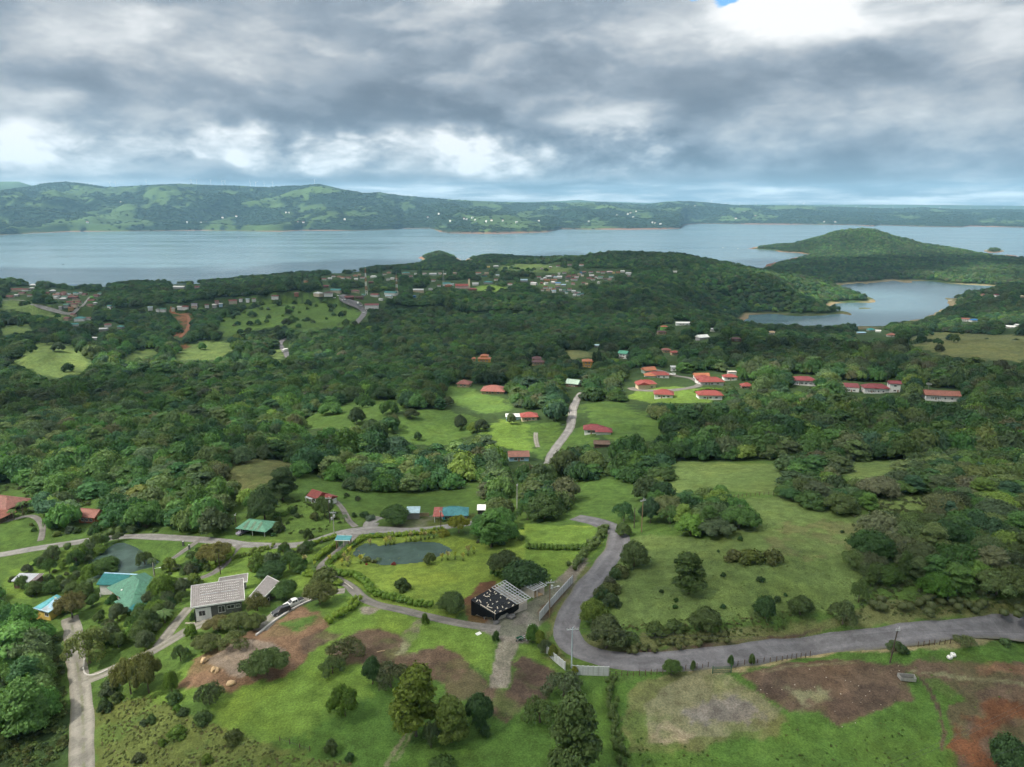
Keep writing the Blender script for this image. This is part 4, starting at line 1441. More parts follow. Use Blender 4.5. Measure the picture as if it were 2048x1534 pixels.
# ------------------------------------------------------------------ buildings: helpers and data
PAL = dict(red=(0.215, 0.050, 0.042), crimson=(0.185, 0.041, 0.046), orange=(0.34, 0.125, 0.062), redbrown=(0.190, 0.070, 0.055), maroon=(0.090, 0.042, 0.044), brown=(0.110, 0.070, 0.052), rust=(0.210, 0.100, 0.075), terracotta=(0.245, 0.098, 0.070),
           teal=(0.030, 0.240, 0.235), green=(0.070, 0.250, 0.165), palegreen=(0.30, 0.40, 0.32), paleblue=(0.36, 0.50, 0.55), blue=(0.040, 0.180, 0.420), lime=(0.16, 0.50, 0.07), grey=(0.300, 0.300, 0.300), palegrey=(0.47, 0.48, 0.48), white=(0.72, 0.72, 0.69),
           cream=(0.56, 0.47, 0.31), tan=(0.40, 0.30, 0.18), yellow=(0.62, 0.46, 0.12), ochre=(0.50, 0.29, 0.07), purple=(0.25, 0.22, 0.30), pink=(0.50, 0.33, 0.32), concrete=(0.37, 0.36, 0.34), block=(0.50, 0.46, 0.40), dark=(0.035, 0.037, 0.040),
           black=(0.016, 0.018, 0.022), steel=(0.60, 0.63, 0.65), wood=(0.24, 0.155, 0.095), skyblue=(0.30, 0.48, 0.60), stone=(0.115, 0.118, 0.108), solar=(0.235, 0.215, 0.205), lightwood=(0.62, 0.55, 0.44))
_mc = {}


def surf(kind, col):
    k = (kind, col)
    if k not in _mc:
        c = PAL[col] if isinstance(col, str) else col
        nm = f'{kind}_{col}' if isinstance(col, str) else kind
        if kind == 'roof':
            _mc[k] = paint(nm, c, 0.60, 0.40, 0.75, 0.30, 0.15, streak=(2.2, 2.2, 0.3))
        elif kind == 'wall':
            _mc[k] = paint(nm, c, 0.85, 0.16, 0.7, 0.2, streak=(1.4, 1.4, 0.25))
        elif kind == 'metal':
            _mc[k] = paint(nm, c, 0.45, 0.18, 1.2, 0.5)
        elif kind == 'glass':
            m, b = new_mat(nm, 0.08, 0.6)
            b.inputs['Base Color'].default_value = (*c, 1)
            _mc[k] = m
        else:
            _mc[k] = paint(nm, c, 0.8, 0.2, 1.5, 0.25)
    return _mc[k]


def bm_box(bm, c, s, rz=0.0, tilt=None):
    M = Matrix.Translation(c) @ Matrix.Rotation(rz, 4, 'Z')
    if tilt is not None:
        M = M @ tilt
    M = M @ Matrix.Diagonal((s[0], s[1], s[2], 1))
    return bmesh.ops.create_cube(bm, size=1.0, matrix=M)['verts']


def bm_poly(bm, pts, faces):
    vs = [bm.verts.new(p) for p in pts]
    for f in faces:
        try:
            bm.faces.new([vs[i] for i in f])
        except ValueError:
            pass


def bm_bar(bm, a, b, w, h=None):
    a, b = Vector(a), Vector(b)
    d = b - a
    q = d.to_track_quat('X', 'Z').to_matrix().to_4x4()
    M = Matrix.Translation((a + b) / 2) @ q @ Matrix.Diagonal((d.length, w, h or w, 1))
    bmesh.ops.create_cube(bm, size=1.0, matrix=M)


def bm_cyl(bm, a, b, r0, r1=None, n=10):
    a, b = Vector(a), Vector(b)
    d = b - a
    q = d.to_track_quat('Z', 'Y').to_matrix().to_4x4()
    M = Matrix.Translation((a + b) / 2) @ q
    bmesh.ops.create_cone(bm, cap_ends=True, segments=n, radius1=r0, radius2=r0 if r1 is None else r1, depth=d.length, matrix=M)


def part(name, bm, mat, parent=None, kind=None, smooth_=False, bevel=0.0):
    if bevel:
        bmesh.ops.bevel(bm, geom=[e for e in bm.edges], offset=bevel, segments=2, affect='EDGES', profile=0.6)
    bmesh.ops.recalc_face_normals(bm, faces=bm.faces[:])
    me = bpy.data.meshes.new(name)
    bm.to_mesh(me)
    bm.free()
    if smooth_:
        me.polygons.foreach_set('use_smooth', np.ones(len(me.polygons), bool))
    me.materials.append(mat)
    o = bpy.data.objects.new(name, me)
    COL.objects.link(o)
    if parent:
        o.parent = parent
    if kind:
        o['kind'] = kind
    return o


def share(name, me, parent=None, loc=(0, 0, 0), rz=0.0, scale=(1, 1, 1)):
    o = bpy.data.objects.new(name, me)
    COL.objects.link(o)
    o.location, o.rotation_euler, o.scale = loc, (0, 0, rz), scale
    if parent:
        o.parent = parent
    return o


def thing(name, label, cat, loc, rz=0.0, group=None):
    o = bpy.data.objects.new(name, None)
    o.empty_display_size = 0.5
    COL.objects.link(o)
    o.location = loc
    o.rotation_euler = (0, 0, rz)
    return tag(o, label, cat, group)


def window_part(parent, x, y, z, w, h, face, frame_col='white', bars=1):
    """a framed window on a wall; face: 0 front (-y), 1 right (+x), 2 back, 3 left"""
    rz = (0, math.pi / 2, math.pi, -math.pi / 2)[face]
    bm = bmesh.new()
    t = 0.09
    bm_box(bm, (0, -0.03, h / 2), (w + 2 * t, 0.10, t))
    bm_box(bm, (0, -0.05, -h / 2), (w + 2 * t + 0.1, 0.16, t))
    for k in (-1, 1):
        bm_box(bm, (k * (w / 2 + t / 2), -0.03, 0), (t, 0.10, h - t))
    for k in range(bars):
        bm_box(bm, (-w / 2 + w * (k + 1) / (bars + 1), -0.025, 0), (0.05, 0.07, h - t))
    fr = part('window', bm, surf('paint', frame_col), parent)
    fr.location = (x, y, z)
    fr.rotation_euler = (0, 0, rz)
    bm = bmesh.new()
    bm_box(bm, (0, -0.005, 0), (w, 0.03, h - 0.01))
    part('pane', bm, surf('glass', 'dark'), fr)
    return fr


def roof_solid(bm, kind, cx, cy, L, W, z, ph, o, th=0.16, rot90=False):
    a, b = L / 2 + o, W / 2 + o
    e = [(-a, -b, z), (a, -b, z), (a, b, z), (-a, b, z)]
    if kind == 'hip':
        r = max(0.25, L / 2 - W / 2 * 0.95)
        top = [(-r, 0, z + ph), (r, 0, z + ph)]
        faces = [(0, 1, 5, 4), (1, 2, 5), (2, 3, 4, 5), (3, 0, 4)]
    elif kind == 'gable':
        top = [(-a, 0, z + ph), (a, 0, z + ph)]
        faces = [(0, 1, 5, 4), (2, 3, 4, 5), (1, 2, 5), (3, 0, 4)]
    elif kind == 'shed':
        top = [(-a, b, z + ph), (a, b, z + ph)]
        e = [(-a, -b, z), (a, -b, z), (a, b, z), (-a, b, z)]
        faces = [(0, 1, 5, 4), (1, 2, 5), (2, 3, 4, 5), (3, 0, 4)]
    else:
        top = []
        faces = [(0, 1, 2, 3)]
    low = [(p[0], p[1], p[2] - th) for p in e]
    pts = e + top + low
    n = 4 + len(top)
    faces = faces + [(n + 3, n + 2, n + 1, n)] + [(i, n + i, n + (i + 1) % 4, (i + 1) % 4) for i in range(4)]
    pts = [((cx + (-p[1] if rot90 else p[0])), (cy + (p[0] if rot90 else p[1])), p[2]) for p in pts]
    bm_poly(bm, pts, faces)


def house(name, label, u, v, L, W, H, rot, roof, roofc, wallc, ph=2.0, over=0.6, win=3, wside=1, posts=0, blocks=(), group=None, door=True, base=None, cat='house', frame='white', below=2.5, loc=None):
    p = at1(u, v) if loc is None else loc
    t = thing(name, label, cat, (p[0], p[1], p[2]), math.radians(rot), group)
    bm = bmesh.new()
    bm_box(bm, (0, 0, (H - below) / 2), (L, W, H + below))
    allb = [(0, 0, L, W, H, roof, ph, False)] + [tuple(b) + ((False,) if len(b) == 7 else ()) for b in blocks]
    for (bx, by, bl, bw, bh, rk, bp, r9) in allb[1:]:
        bm_box(bm, (bx, by, (bh - below) / 2), (bw if r9 else bl, bl if r9 else bw, bh + below - 0.01))
    part('wall', bm, surf('wall', wallc), t)
    for i, (bx, by, bl, bw, bh, rk, bp, r9) in enumerate(allb):
        bm = bmesh.new()
        roof_solid(bm, rk, bx, by, bl, bw, bh + 0.17 + i * 0.013, bp, over, rot90=r9)
        part('roof', bm, surf('roof', roofc[min(i, len(roofc) - 1)] if isinstance(roofc[0], str) and isinstance(roofc, tuple) else roofc), t)
        if rk in ('hip', 'gable') and bl > 5:
            bm = bmesh.new()
            rr = max(0.25, bl / 2 - bw / 2 * 0.95) if rk == 'hip' else bl / 2 + over
            z = bh + 0.2 + i * 0.013 + bp
            bm_bar(bm, (bx - (0 if r9 else rr), by - (rr if r9 else 0), z), (bx + (0 if r9 else rr), by + (rr if r9 else 0), z), 0.30, 0.12)
            part('ridge_cap', bm, surf('roof', roofc[min(i, len(roofc) - 1)] if isinstance(roofc[0], str) and isinstance(roofc, tuple) else roofc), t)
    if win:
        xs = np.linspace(-L / 2, L / 2, win + 2)[1:-1]
        lev = [1.45] if H < 4.6 else [1.45, H - 1.35]
        for zz in lev:
            for x in xs:
                window_part(t, x, -W / 2 - 0.01, zz, min(1.5, L / (win + 1) * 0.62), 1.15, 0, frame)
        for k in range(wside):
            yy = (k + 1) / (wside + 1) * W - W / 2
            for zz in lev:
                window_part(t, L / 2 + 0.01, yy, zz, 1.1, 1.1, 1, frame)
                window_part(t, -L / 2 - 0.01, yy, zz, 1.1, 1.1, 3, frame)
    if door and win:
        bm = bmesh.new()
        xd = (xs[0] + xs[1]) / 2 if win > 1 else L * 0.3
        bm_box(bm, (xd, -W / 2 - 0.03, 1.02), (0.85, 0.08, 2.04))
        dd = part('door', bm, surf('paint', 'wood'), t)
        bm = bmesh.new()
        bm_box(bm, (xd + 0.32, -W / 2 - 0.10, 1.0), (0.06, 0.06, 0.16))
        part('handle', bm, surf('metal', 'steel'), dd)
    if posts:
        for x in np.linspace(-L / 2 - over * .5, L / 2 + over * .5, posts):
            bm = bmesh.new()
            bm_box(bm, (x, -W / 2 - max(over - 0.25, 0.35), (H - below) / 2), (0.24, 0.24, H + below - 0.02))
            part('post', bm, surf('paint', 'white'), t)
        bm = bmesh.new()
        bm_box(bm, (0, -W / 2 - max(over - 0.25, 0.35), -0.1), (L + over, 0.2, 1.3))
        part('veranda_wall', bm, surf('paint', 'white'), t)
    return t


# town on the point and along the shore road: (u, v, width in the photograph, roof, wall)
TOWN_LEFT = [(34, 582.5, 24, 'red', 'cream'), (53, 582, 16, 'redbrown', 'white'), (64, 578.5, 10, 'white', 'grey'), (66, 572, 13, 'white', 'white'), (20, 596, 16, 'red', 'cream'), (34, 593, 10, 'white', 'grey'), (45, 589, 14, 'crimson', 'cream'), (60, 593, 10, 'red', 'white'),
             (95, 588, 9, 'red', 'tan'), (106, 584, 12, 'white', 'grey'), (116, 588.7, 8, 'grey', 'white'), (128, 587.7, 12, 'red', 'cream'), (114, 592, 14, 'orange', 'white'), (127, 592, 15, 'red', 'cream'), (130, 596, 13, 'green', 'white'), (113, 597.5, 11, 'palegrey', 'white'),
             (127, 600, 12, 'white', 'grey'), (144, 593, 9, 'orange', 'cream'), (138, 590.5, 8, 'paleblue', 'white'), (152, 588.7, 10, 'teal', 'white'), (161, 588, 8, 'palegrey', 'white'), (170, 591, 12, 'crimson', 'tan'), (147, 597, 20, 'red', 'brown'), (153, 601.5, 14, 'brown', 'cream'),
             (140, 607, 13, 'red', 'cream'), (157, 607, 12, 'red', 'cream'), (150, 613, 15, 'red', 'cream'), (134, 613, 12, 'green', 'grey'), (142, 618.5, 11, 'orange', 'ochre'), (122, 617, 8, 'grey', 'grey'), (184, 596, 7, 'lime', 'lime'), (193, 593.5, 11, 'red', 'pink'),
             (200, 590, 9, 'teal', 'white'), (184, 604, 15, 'crimson', 'lime'), (180, 613, 12, 'red', 'tan'), (191, 609, 8, 'white', 'grey'), (220, 616, 11, 'teal', 'white'), (147, 631, 12, 'red', 'cream'), (136, 640, 15, 'red', 'tan'), (161, 641.5, 22, 'teal', 'white'),
             (178, 639.5, 12, 'redbrown', 'white'), (150, 652, 15, 'teal', 'white'), (216, 653, 14, 'red', 'white'), (208, 662, 17, 'palegrey', 'grey'), (242, 657, 14, 'teal', 'grey'), (191, 680, 12, 'white', 'grey'), (147, 570, 14, 'blue', 'white'), (208, 572, 8, 'orange', 'tan')]
TOWN_ROAD = [(359, 577, 27, 'white', 'grey'), (394, 576, 11, 'red', 'pink'), (301, 618, 10, 'paleblue', 'white'), (316, 622, 8, 'grey', 'white'), (327, 621, 14, 'green', 'white'), (347, 620, 8, 'palegrey', 'cream'), (360, 617, 10, 'white', 'white'), (372, 617, 14, 'red', 'white'),
             (389, 612, 13, 'purple', 'white'), (389, 616, 12, 'orange', 'cream'), (414, 613, 9, 'red', 'white'), (434, 606, 9, 'red', 'pink'), (442, 611, 8, 'white', 'skyblue'), (430, 613, 10, 'white', 'grey'), (466, 605, 18, 'red', 'cream'), (482, 601, 7, 'crimson', 'white'),
             (496, 602, 8, 'paleblue', 'white'), (508, 601, 9, 'red', 'white'), (551, 596, 16, 'redbrown', 'white'), (593, 590, 10, 'red', 'orange'), (612, 565, 10, 'orange', 'ochre'), (652, 575, 13, 'crimson', 'brown')]
TOWN_MAIN = [(637, 590, 20, 'palegrey', 'cream'), (657, 590, 20, 'maroon', 'white'), (672, 585, 24, 'teal', 'cream'), (711, 585, 18, 'crimson', 'cream'), (698, 598, 20, 'crimson', 'brown'), (719, 598, 18, 'maroon', 'brown'), (727, 592, 8, 'green', 'grey'),
             (750, 593, 18, 'red', 'white'), (782, 590, 30, 'teal', 'white'), (778, 595, 16, 'paleblue', 'white'), (762, 601, 9, 'palegrey', 'white'), (744, 615, 32, 'crimson', 'white'), (829, 595, 6, 'blue', 'blue'), (837, 584, 24, 'palegrey', 'cream'), (861, 580, 9, 'grey', 'white'),
             (893, 570, 18, 'teal', 'white'), (897, 573, 15, 'orange', 'orange'), (878, 573, 8, 'red', 'white'), (904, 571, 8, 'paleblue', 'white'), (945, 581, 19, 'red', 'brown'), (951, 570, 14, 'palegrey', 'white'), (977, 567, 20, 'teal', 'grey'), (1020, 570, 10, 'red', 'white')]
TOWN_UPPER = [(648, 560, 10, 'red', 'white'), (660, 559, 9, 'white', 'grey'), (667, 554, 8, 'red', 'white'), (678, 555, 10, 'orange', 'tan'), (685, 557, 10, 'orange', 'white'), (697, 557, 12, 'red', 'cream'), (711, 553, 11, 'orange', 'tan'), (712, 560, 8, 'white', 'white'), (725, 557, 11, 'red', 'white'),
              (719, 551, 7, 'tan', 'tan'), (747, 555, 14, 'white', 'white'), (742, 567, 11, 'crimson', 'brown'), (769, 550, 8, 'red', 'white'), (778, 547, 10, 'orange', 'cream'), (776, 561, 8, 'grey', 'white'), (785, 559, 8, 'white', 'white'), (793, 560, 6, 'orange', 'red'), (812, 548, 18, 'teal', 'cream'),
              (831, 549, 6, 'white', 'white'), (822, 554, 8, 'red', 'pink'), (849, 549, 8, 'pink', 'white'), (866, 550, 16, 'palegrey', 'white'), (880, 549, 7, 'pink', 'white'), (889, 550, 7, 'white', 'cream'), (867, 563, 9, 'red', 'white'), (910, 548, 8, 'pink', 'tan'), (957, 548, 12, 'orange', 'white'),
              (973, 548, 9, 'tan', 'cream'), (969, 553, 12, 'brown', 'teal'), (995, 552, 8, 'paleblue', 'white'), (992, 561, 8, 'red', 'white'), (992, 534, 13, 'white', 'palegrey'), (977, 535, 7, 'yellow', 'yellow')]
TOWN_RIGHT = [(1078, 556, 9, 'red', 'white'), (1097, 555.4, 12, 'white', 'grey'), (1107, 553, 7, 'red', 'grey'), (1111, 556, 8, 'skyblue', 'white'), (1119, 556, 12, 'white', 'white'), (1090, 558, 7, 'white', 'white'), (1084, 560, 6, 'palegrey', 'white'), (1094, 562, 13, 'orange', 'ochre'), (1108, 562.4, 14, 'orange', 'cream'),
              (1048, 563, 16, 'skyblue', 'grey'), (1068, 569, 14, 'palegrey', 'white'), (1064, 566, 6, 'red', 'white'), (1083, 568, 6, 'crimson', 'brown'), (1092, 569, 9, 'grey', 'white'), (1106, 567, 10, 'white', 'grey'), (1116, 569, 12, 'blue', 'white'), (1127, 572.5, 11, 'skyblue', 'grey'), (1129, 547, 9, 'crimson', 'white'),
              (1118, 549, 5, 'white', 'white'), (1146, 547, 4, 'lime', 'lime'), (1162, 547, 5, 'blue', 'blue'), (1168, 546, 9, 'orange', 'grey'), (1182, 546, 9, 'crimson', 'white'), (1196, 545.5, 8, 'orange', 'white'), (1206, 546.5, 10, 'red', 'white'), (1219, 546, 12, 'pink', 'grey'), (1227, 547, 4, 'yellow', 'yellow'),
              (1236, 546.5, 9, 'orange', 'ochre'), (1245, 544.6, 9, 'white', 'white'), (1257, 548.4, 12, 'palegrey', 'white'), (1258, 553, 6, 'grey', 'pink'), (1138, 553, 9, 'crimson', 'tan'), (1148, 553, 9, 'crimson', 'tan'), (1159, 550.3, 8, 'tan', 'cream'), (1165, 553, 6, 'white', 'cream'), (1136, 556.7, 12, 'crimson', 'grey'),
              (1153, 556, 10, 'pink', 'white'), (1148, 560.5, 14, 'red', 'white'), (1183, 553.5, 11, 'white', 'grey'), (1178, 558, 10, 'red', 'pink'), (1186, 560.5, 9, 'red', 'white'), (1193, 555.4, 8, 'crimson', 'white'), (1200, 557, 12, 'green', 'white'), (1204, 554, 7, 'redbrown', 'grey'), (1222, 555.4, 10, 'teal', 'white'),
              (1211, 560, 9, 'brown', 'grey'), (1219, 561, 8, 'pink', 'tan'), (1146, 569, 9, 'red', 'pink'), (1167, 568, 9, 'redbrown', 'grey'), (1173, 570, 6, 'cream', 'cream'), (1134, 564, 6, 'cream', 'white'), (1197, 567, 4, 'white', 'white'), (1091, 577, 10, 'red', 'white'), (1101, 578, 8, 'grey', 'white'), (1115, 576, 12, 'redbrown', 'grey'),
              (1085, 582, 6, 'red', 'white'), (1096, 582, 9, 'orange', 'cream'), (1107, 581.4, 10, 'orange', 'white'), (1108, 585, 9, 'skyblue', 'white'), (1121, 582, 6, 'white', 'white'), (1129, 583, 9, 'green', 'grey'), (1139, 581, 9, 'red', 'white'), (1147, 584.5, 9, 'white', 'white'), (1157, 586, 9, 'green', 'white'),
              (1153, 589, 9, 'red', 'grey'), (1149, 592, 8, 'white', 'white'), (1157, 592, 6, 'teal', 'white'), (1164, 590, 7, 'teal', 'palegrey'), (1133, 587, 5, 'teal', 'white'), (1084, 539, 6, 'pink', 'grey'), (1101, 536, 6, 'white', 'tan'), (1116, 533.5, 8, 'crimson', 'white'), (1139, 531.5, 8, 'red', 'white'), (1163, 531.5, 9, 'orange', 'white'), (1350, 545, 8, 'white', 'white')]

# houses of the middle distance
MID = [  # name, label, u, v, L, W, H, rot, roof, roof colour, wall, extras
    ('house', 'low house with a broad maroon hip roof at the top of the grassy knoll', 988, 785, 17, 13, 2.4, -8, 'hip', 'redbrown', 'tan', dict(ph=3.0, over=1.0)),
    ('house', 'small maroon roofed house at the wood edge left of the broad roofed one', 929, 772, 10, 8.5, 2.4, -14, 'hip', 'redbrown', 'tan', dict(ph=2.4, over=.8, win=2)),
    ('house', 'brown walled house under a pale green gable roof among trees', 1147, 772, 10, 8.5, 2.6, -25, 'gable', 'palegreen', 'brown', dict(ph=2.6, over=.7, win=2)),
    ('house', 'orange house with two roof levels deep in the forest', 969, 723, 13, 8, 3.2, -4, 'hip', 'orange', 'ochre', dict(ph=2.0, blocks=[(0, 1.5, 7, 6, 5.6, 'hip', 1.6)])),
    ('pavilion', 'little orange roofed pavilion left of the forest house', 947, 722, 4, 4, 2.6, 0, 'hip', 'orange', 'ochre', dict(ph=1.4, win=1, door=False)),
    ('house', 'dark maroon house with two stepped roofs among dark trees', 1076, 729, 12, 8, 2.8, 0, 'hip', 'maroon', 'tan', dict(ph=2.0, blocks=[(-1, 4, 8, 6, 5.2, 'hip', 1.8)])),
    ('house', 'two storey ochre house with an orange roof beside tall cypresses', 1175, 733, 9.5, 8, 5.4, -6, 'hip', 'orange', 'ochre', dict(ph=1.6, over=.9, win=2)),
    ('house', 'white two storey house with a green roof in the trees', 1247, 716, 9, 8, 5.0, -30, 'gable', 'green', 'white', dict(ph=2.2, over=.8, win=2)),
    ('shed', 'tiny pale teal roofed shed above the green roofed white house', 1193, 694, 6, 4, 2.2, 0, 'gable', 'paleblue', 'grey', dict(ph=.8, win=0)),
    ('house', 'orange gabled house uppermost of the red roofed cluster', 1297, 746, 11, 8, 3.0, 18, 'gable', 'orange', 'palegreen', dict(ph=2.2, win=2)),
    ('house', 'long red and orange roofed house beside the gravel parking', 1316, 755, 18, 8, 2.8, -3, 'hip', ('red', 'orange'), 'white', dict(ph=2.2, blocks=[(-7, -2.0, 8, 7, 2.5, 'hip', 1.8)])),
    ('house', 'cream house with crossing red hip roofs next to the grey carport', 1292, 775, 13, 9.5, 3.6, 6, 'hip', 'red', 'cream', dict(ph=2.2, over=.9, blocks=[(-3.5, -2, 7, 8, 3.4, 'gable', 2.0, True)])),
    ('house', 'red hip roofed white house on the lawn below the cream house', 1327, 794, 13, 9, 2.8, -10, 'hip', 'red', 'white', dict(ph=2.6, over=.9)),
    ('house', 'largest red roofed house of the cluster behind clipped hedges', 1420, 768, 19, 10, 2.8, 3, 'hip', 'red', 'white', dict(ph=2.6, over=1.0, blocks=[(-4, 5, 10, 7, 3.6, 'hip', 2.2)])),
    ('house', 'orange roofed wing house behind the largest red roof', 1402, 758, 12, 7, 3.0, 0, 'gable', 'orange', 'white', dict(ph=1.8, win=2)),
    ('house', 'white house with a red hip roof lowest in the cluster', 1418, 796, 17, 9, 3.0, -2, 'hip', 'red', 'white', dict(ph=2.4, over=.9)),
    ('house', 'red roofed house in front of a bare concrete water tower', 1459, 759, 11, 7, 2.6, 0, 'hip', 'red', 'white', dict(ph=1.8, win=2)),
    ('water_tower', 'bare concrete tank block behind the red roofs', 1463, 753, 7, 4, 4.2, 0, 'flat', 'block', 'concrete', dict(win=0, over=.2, ph=0, cat='water tower')),
    ('house', 'small red hip roof at the right end of the cluster', 1492, 777, 8, 6.5, 2.4, 0, 'hip', 'red', 'brown', dict(ph=2.0, win=2)),
    ('house', 'white posted house with a long red hip roof, leftmost of the hillside row', 1605, 768, 16, 8, 3.6, -8, 'hip', 'crimson', 'white', dict(ph=2.2, over=1.2, posts=5, win=4)),
    ('house', 'small white house with a single slope red roof in the hillside row', 1701, 782, 10.5, 7.5, 3.4, -14, 'shed', 'crimson', 'white', dict(ph=1.4, over=.3, win=2)),
    ('house', 'long white house with a red hip roof and posts beside the tower house', 1749, 784, 17, 8, 3.6, -8, 'hip', 'crimson', 'white', dict(ph=2.4, over=1.0, posts=6, win=4)),
    ('house', 'narrow two storey white house with a red roof in the hillside row', 1786, 783, 7.5, 6.5, 6.2, -10, 'gable', 'crimson', 'white', dict(ph=1.5, over=.7, win=1)),
    ('house', 'long faded red roofed house with white posts, rightmost of the hillside row', 1880, 798, 22, 8, 3.4, -10, 'gable', 'terracotta', 'white', dict(ph=2.4, over=1.1, posts=6, win=4)),
    ('house', 'red roofed bungalow with white walls beside the upper road', 1187, 865, 11, 7, 2.6, -6, 'hip', 'crimson', 'white', dict(ph=2.2, over=.8, win=3, blocks=[(5.5, -3.0, 8, 6, 2.4, 'hip', 2.0)])),
    ('hut', 'dull brown roofed hut under trees below the red bungalow', 1203, 893, 8, 5, 2.0, -5, 'gable', 'brown', 'brown', dict(ph=1.2, win=0, cat='hut')),
    ('house', 'cream bungalow with a red hip roof above the bright green slope', 1058, 839, 10, 7.5, 2.6, 4, 'hip', 'red', 'cream', dict(ph=2.0, over=.8)),
    ('shed', 'silver roofed shed beside the cream bungalow', 1027, 838, 9.5, 5.5, 2.2, 2, 'gable', 'palegrey', 'skyblue', dict(ph=1.1, win=0)),
    ('barn', 'pale blue barn with a faded pink metal roof near the upper road', 1037, 919, 10.5, 7, 2.6, 4, 'gable', 'rust', 'skyblue', dict(ph=1.8, over=.5, win=2, cat='barn')),
    ('house', 'maroon house on the forest rise with an orange tower behind', 1323, 668, 12, 7, 3.0, 0, 'hip', 'maroon', 'tan', dict(ph=1.6)),
    ('house', 'small orange and lime painted house on the forest rise', 1328, 660, 9, 6, 4.5, 0, 'hip', 'orange', 'lime', dict(ph=1.4, win=2)),
    ('house', 'long flat white roof glimpsed above the forest', 1366, 650, 20, 8, 3.0, 0, 'gable', 'white', 'white', dict(ph=1.2)),
    ('house', 'white gabled roof in the trees near the bay', 1404, 679, 13, 9, 3.0, 20, 'gable', 'white', 'grey', dict(ph=2.4, win=2)),
    ('shed', 'small white shed in the trees above the gabled white roof', 1425, 663, 6, 4, 3.0, 0, 'shed', 'palegrey', 'white', dict(ph=.6, win=0)),
    ('house', 'dull maroon house by the short grey road near the bay', 1472, 682, 10, 7, 2.6, 0, 'hip', 'maroon', 'brown', dict(ph=1.6, win=2)),
    ('house', 'red brown roof half hidden by trees above the gravel parking', 1332, 705, 9, 6, 3.0, 0, 'hip', 'redbrown', 'tan', dict(ph=1.6, win=2)),
    ('house', 'red roof corner half hidden by trees right of the red brown one', 1349, 710, 8, 6, 3.0, 10, 'hip', 'red', 'tan', dict(ph=1.6, win=2)),
    ('shed', 'small white gatehouse beside the gravel parking', 1347, 742, 4.5, 4, 3.6, 0, 'shed', 'palegrey', 'white', dict(ph=.5, win=1, door=False)),
    ('house', 'teal roofed house on the bright lawn near the bay', 1741, 662, 13, 8, 2.8, 15, 'hip', 'teal', 'grey', dict(ph=2.2)),
    ('shed', 'long blue grey roof on the lawn left of the teal house', 1722, 668, 14, 5, 2.4, 0, 'gable', 'skyblue', 'grey', dict(ph=1.0, win=0)),
    ('shed', 'white roofed annex right of the teal house', 1756, 664, 8, 5, 2.4, -20, 'gable', 'white', 'white', dict(ph=1.0, win=0)),
    ('house', 'white house with an orange roof right of the teal house', 1783, 673, 11, 8, 2.8, -10, 'hip', 'terracotta', 'white', dict(ph=2.4, blocks=[(-5, -1.5, 5, 5, 2.4, 'hip', 1.4)])),
    ('house', 'pale tan roof half hidden at the edge of the bay forest', 1543, 668, 12, 7, 2.8, 0, 'hip', 'tan', 'white', dict(ph=1.8, win=2)),
    ('house', 'orange and white two storey house on the far right slope', 1930, 643, 14, 9, 4.8, -25, 'gable', 'terracotta', 'white', dict(ph=1.8)),
    ('house', 'bright blue roofed house on the far right slope', 1948, 643, 15, 9, 3.0, 0, 'hip', 'blue', 'white', dict(ph=2.0)),
    ('house', 'long white roof near the right edge of the view', 2018, 656, 15, 8, 2.8, -25, 'gable', 'white', 'white', dict(ph=1.6)),
    ('house', 'grey white house at the right edge beside the long white roof', 2034, 653, 8, 6, 2.8, 0, 'gable', 'palegrey', 'white', dict(ph=1.4, win=2)),
    ('house', 'small red roof on the wooded shore right of the bay', 1993, 593, 10, 8, 4.0, 0, 'hip', 'crimson', 'white', dict(ph=1.8, win=2)),
    ('house', 'pink roof on the wooded shore left of the small red one', 1966, 591, 9, 7, 2.6, 0, 'hip', 'terracotta', 'tan', dict(ph=1.8, win=2)),
    ('house', 'pale yellow house at the right edge of the wooded shore', 2044, 595, 10, 7, 3.0, 0, 'hip', 'cream', 'cream', dict(ph=1.4, win=2)),
]
# keep the crowns of the woods out of the line of sight to the buildings (they stand in clearings): u, v, width, height in the photograph
HOUSE_BOXES = [(a, b, w + 2, 7.5) for a, b, w, *_ in TOWN_LEFT + TOWN_ROAD + TOWN_MAIN + TOWN_UPPER + TOWN_RIGHT]
for m in MID:
    dd = 1420.0 / project(*at1(m[2], m[3]))[2]
    HOUSE_BOXES.append((m[2], m[3] + 2, m[4] * dd, (m[6] + 3) * dd))
HOUSE_BOXES += [(924, 576, 30, 14), (733, 590, 10, 20), (1258, 777, 26, 12), (1856, 778, 8, 8), (640, 1000, 70, 35), (20, 1015, 70, 40), (186, 1035, 40, 34), (835, 1040, 60, 40), (895, 1045, 90, 40), (963, 1022, 20, 16), (515, 1072, 100, 50), (55, 1170, 80, 40), (260, 1200, 150, 70),
                (105, 1220, 70, 50), (570, 705, 20, 20), (1034, 1030, 10, 60), (1283, 1062, 10, 50)]


# ------------------------------------------------------------------ woods
def in_any(u, v, polys):
    r = np.zeros(np.shape(u), bool)
    for p in polys:
        r |= inpoly(u, v, p)
    return r


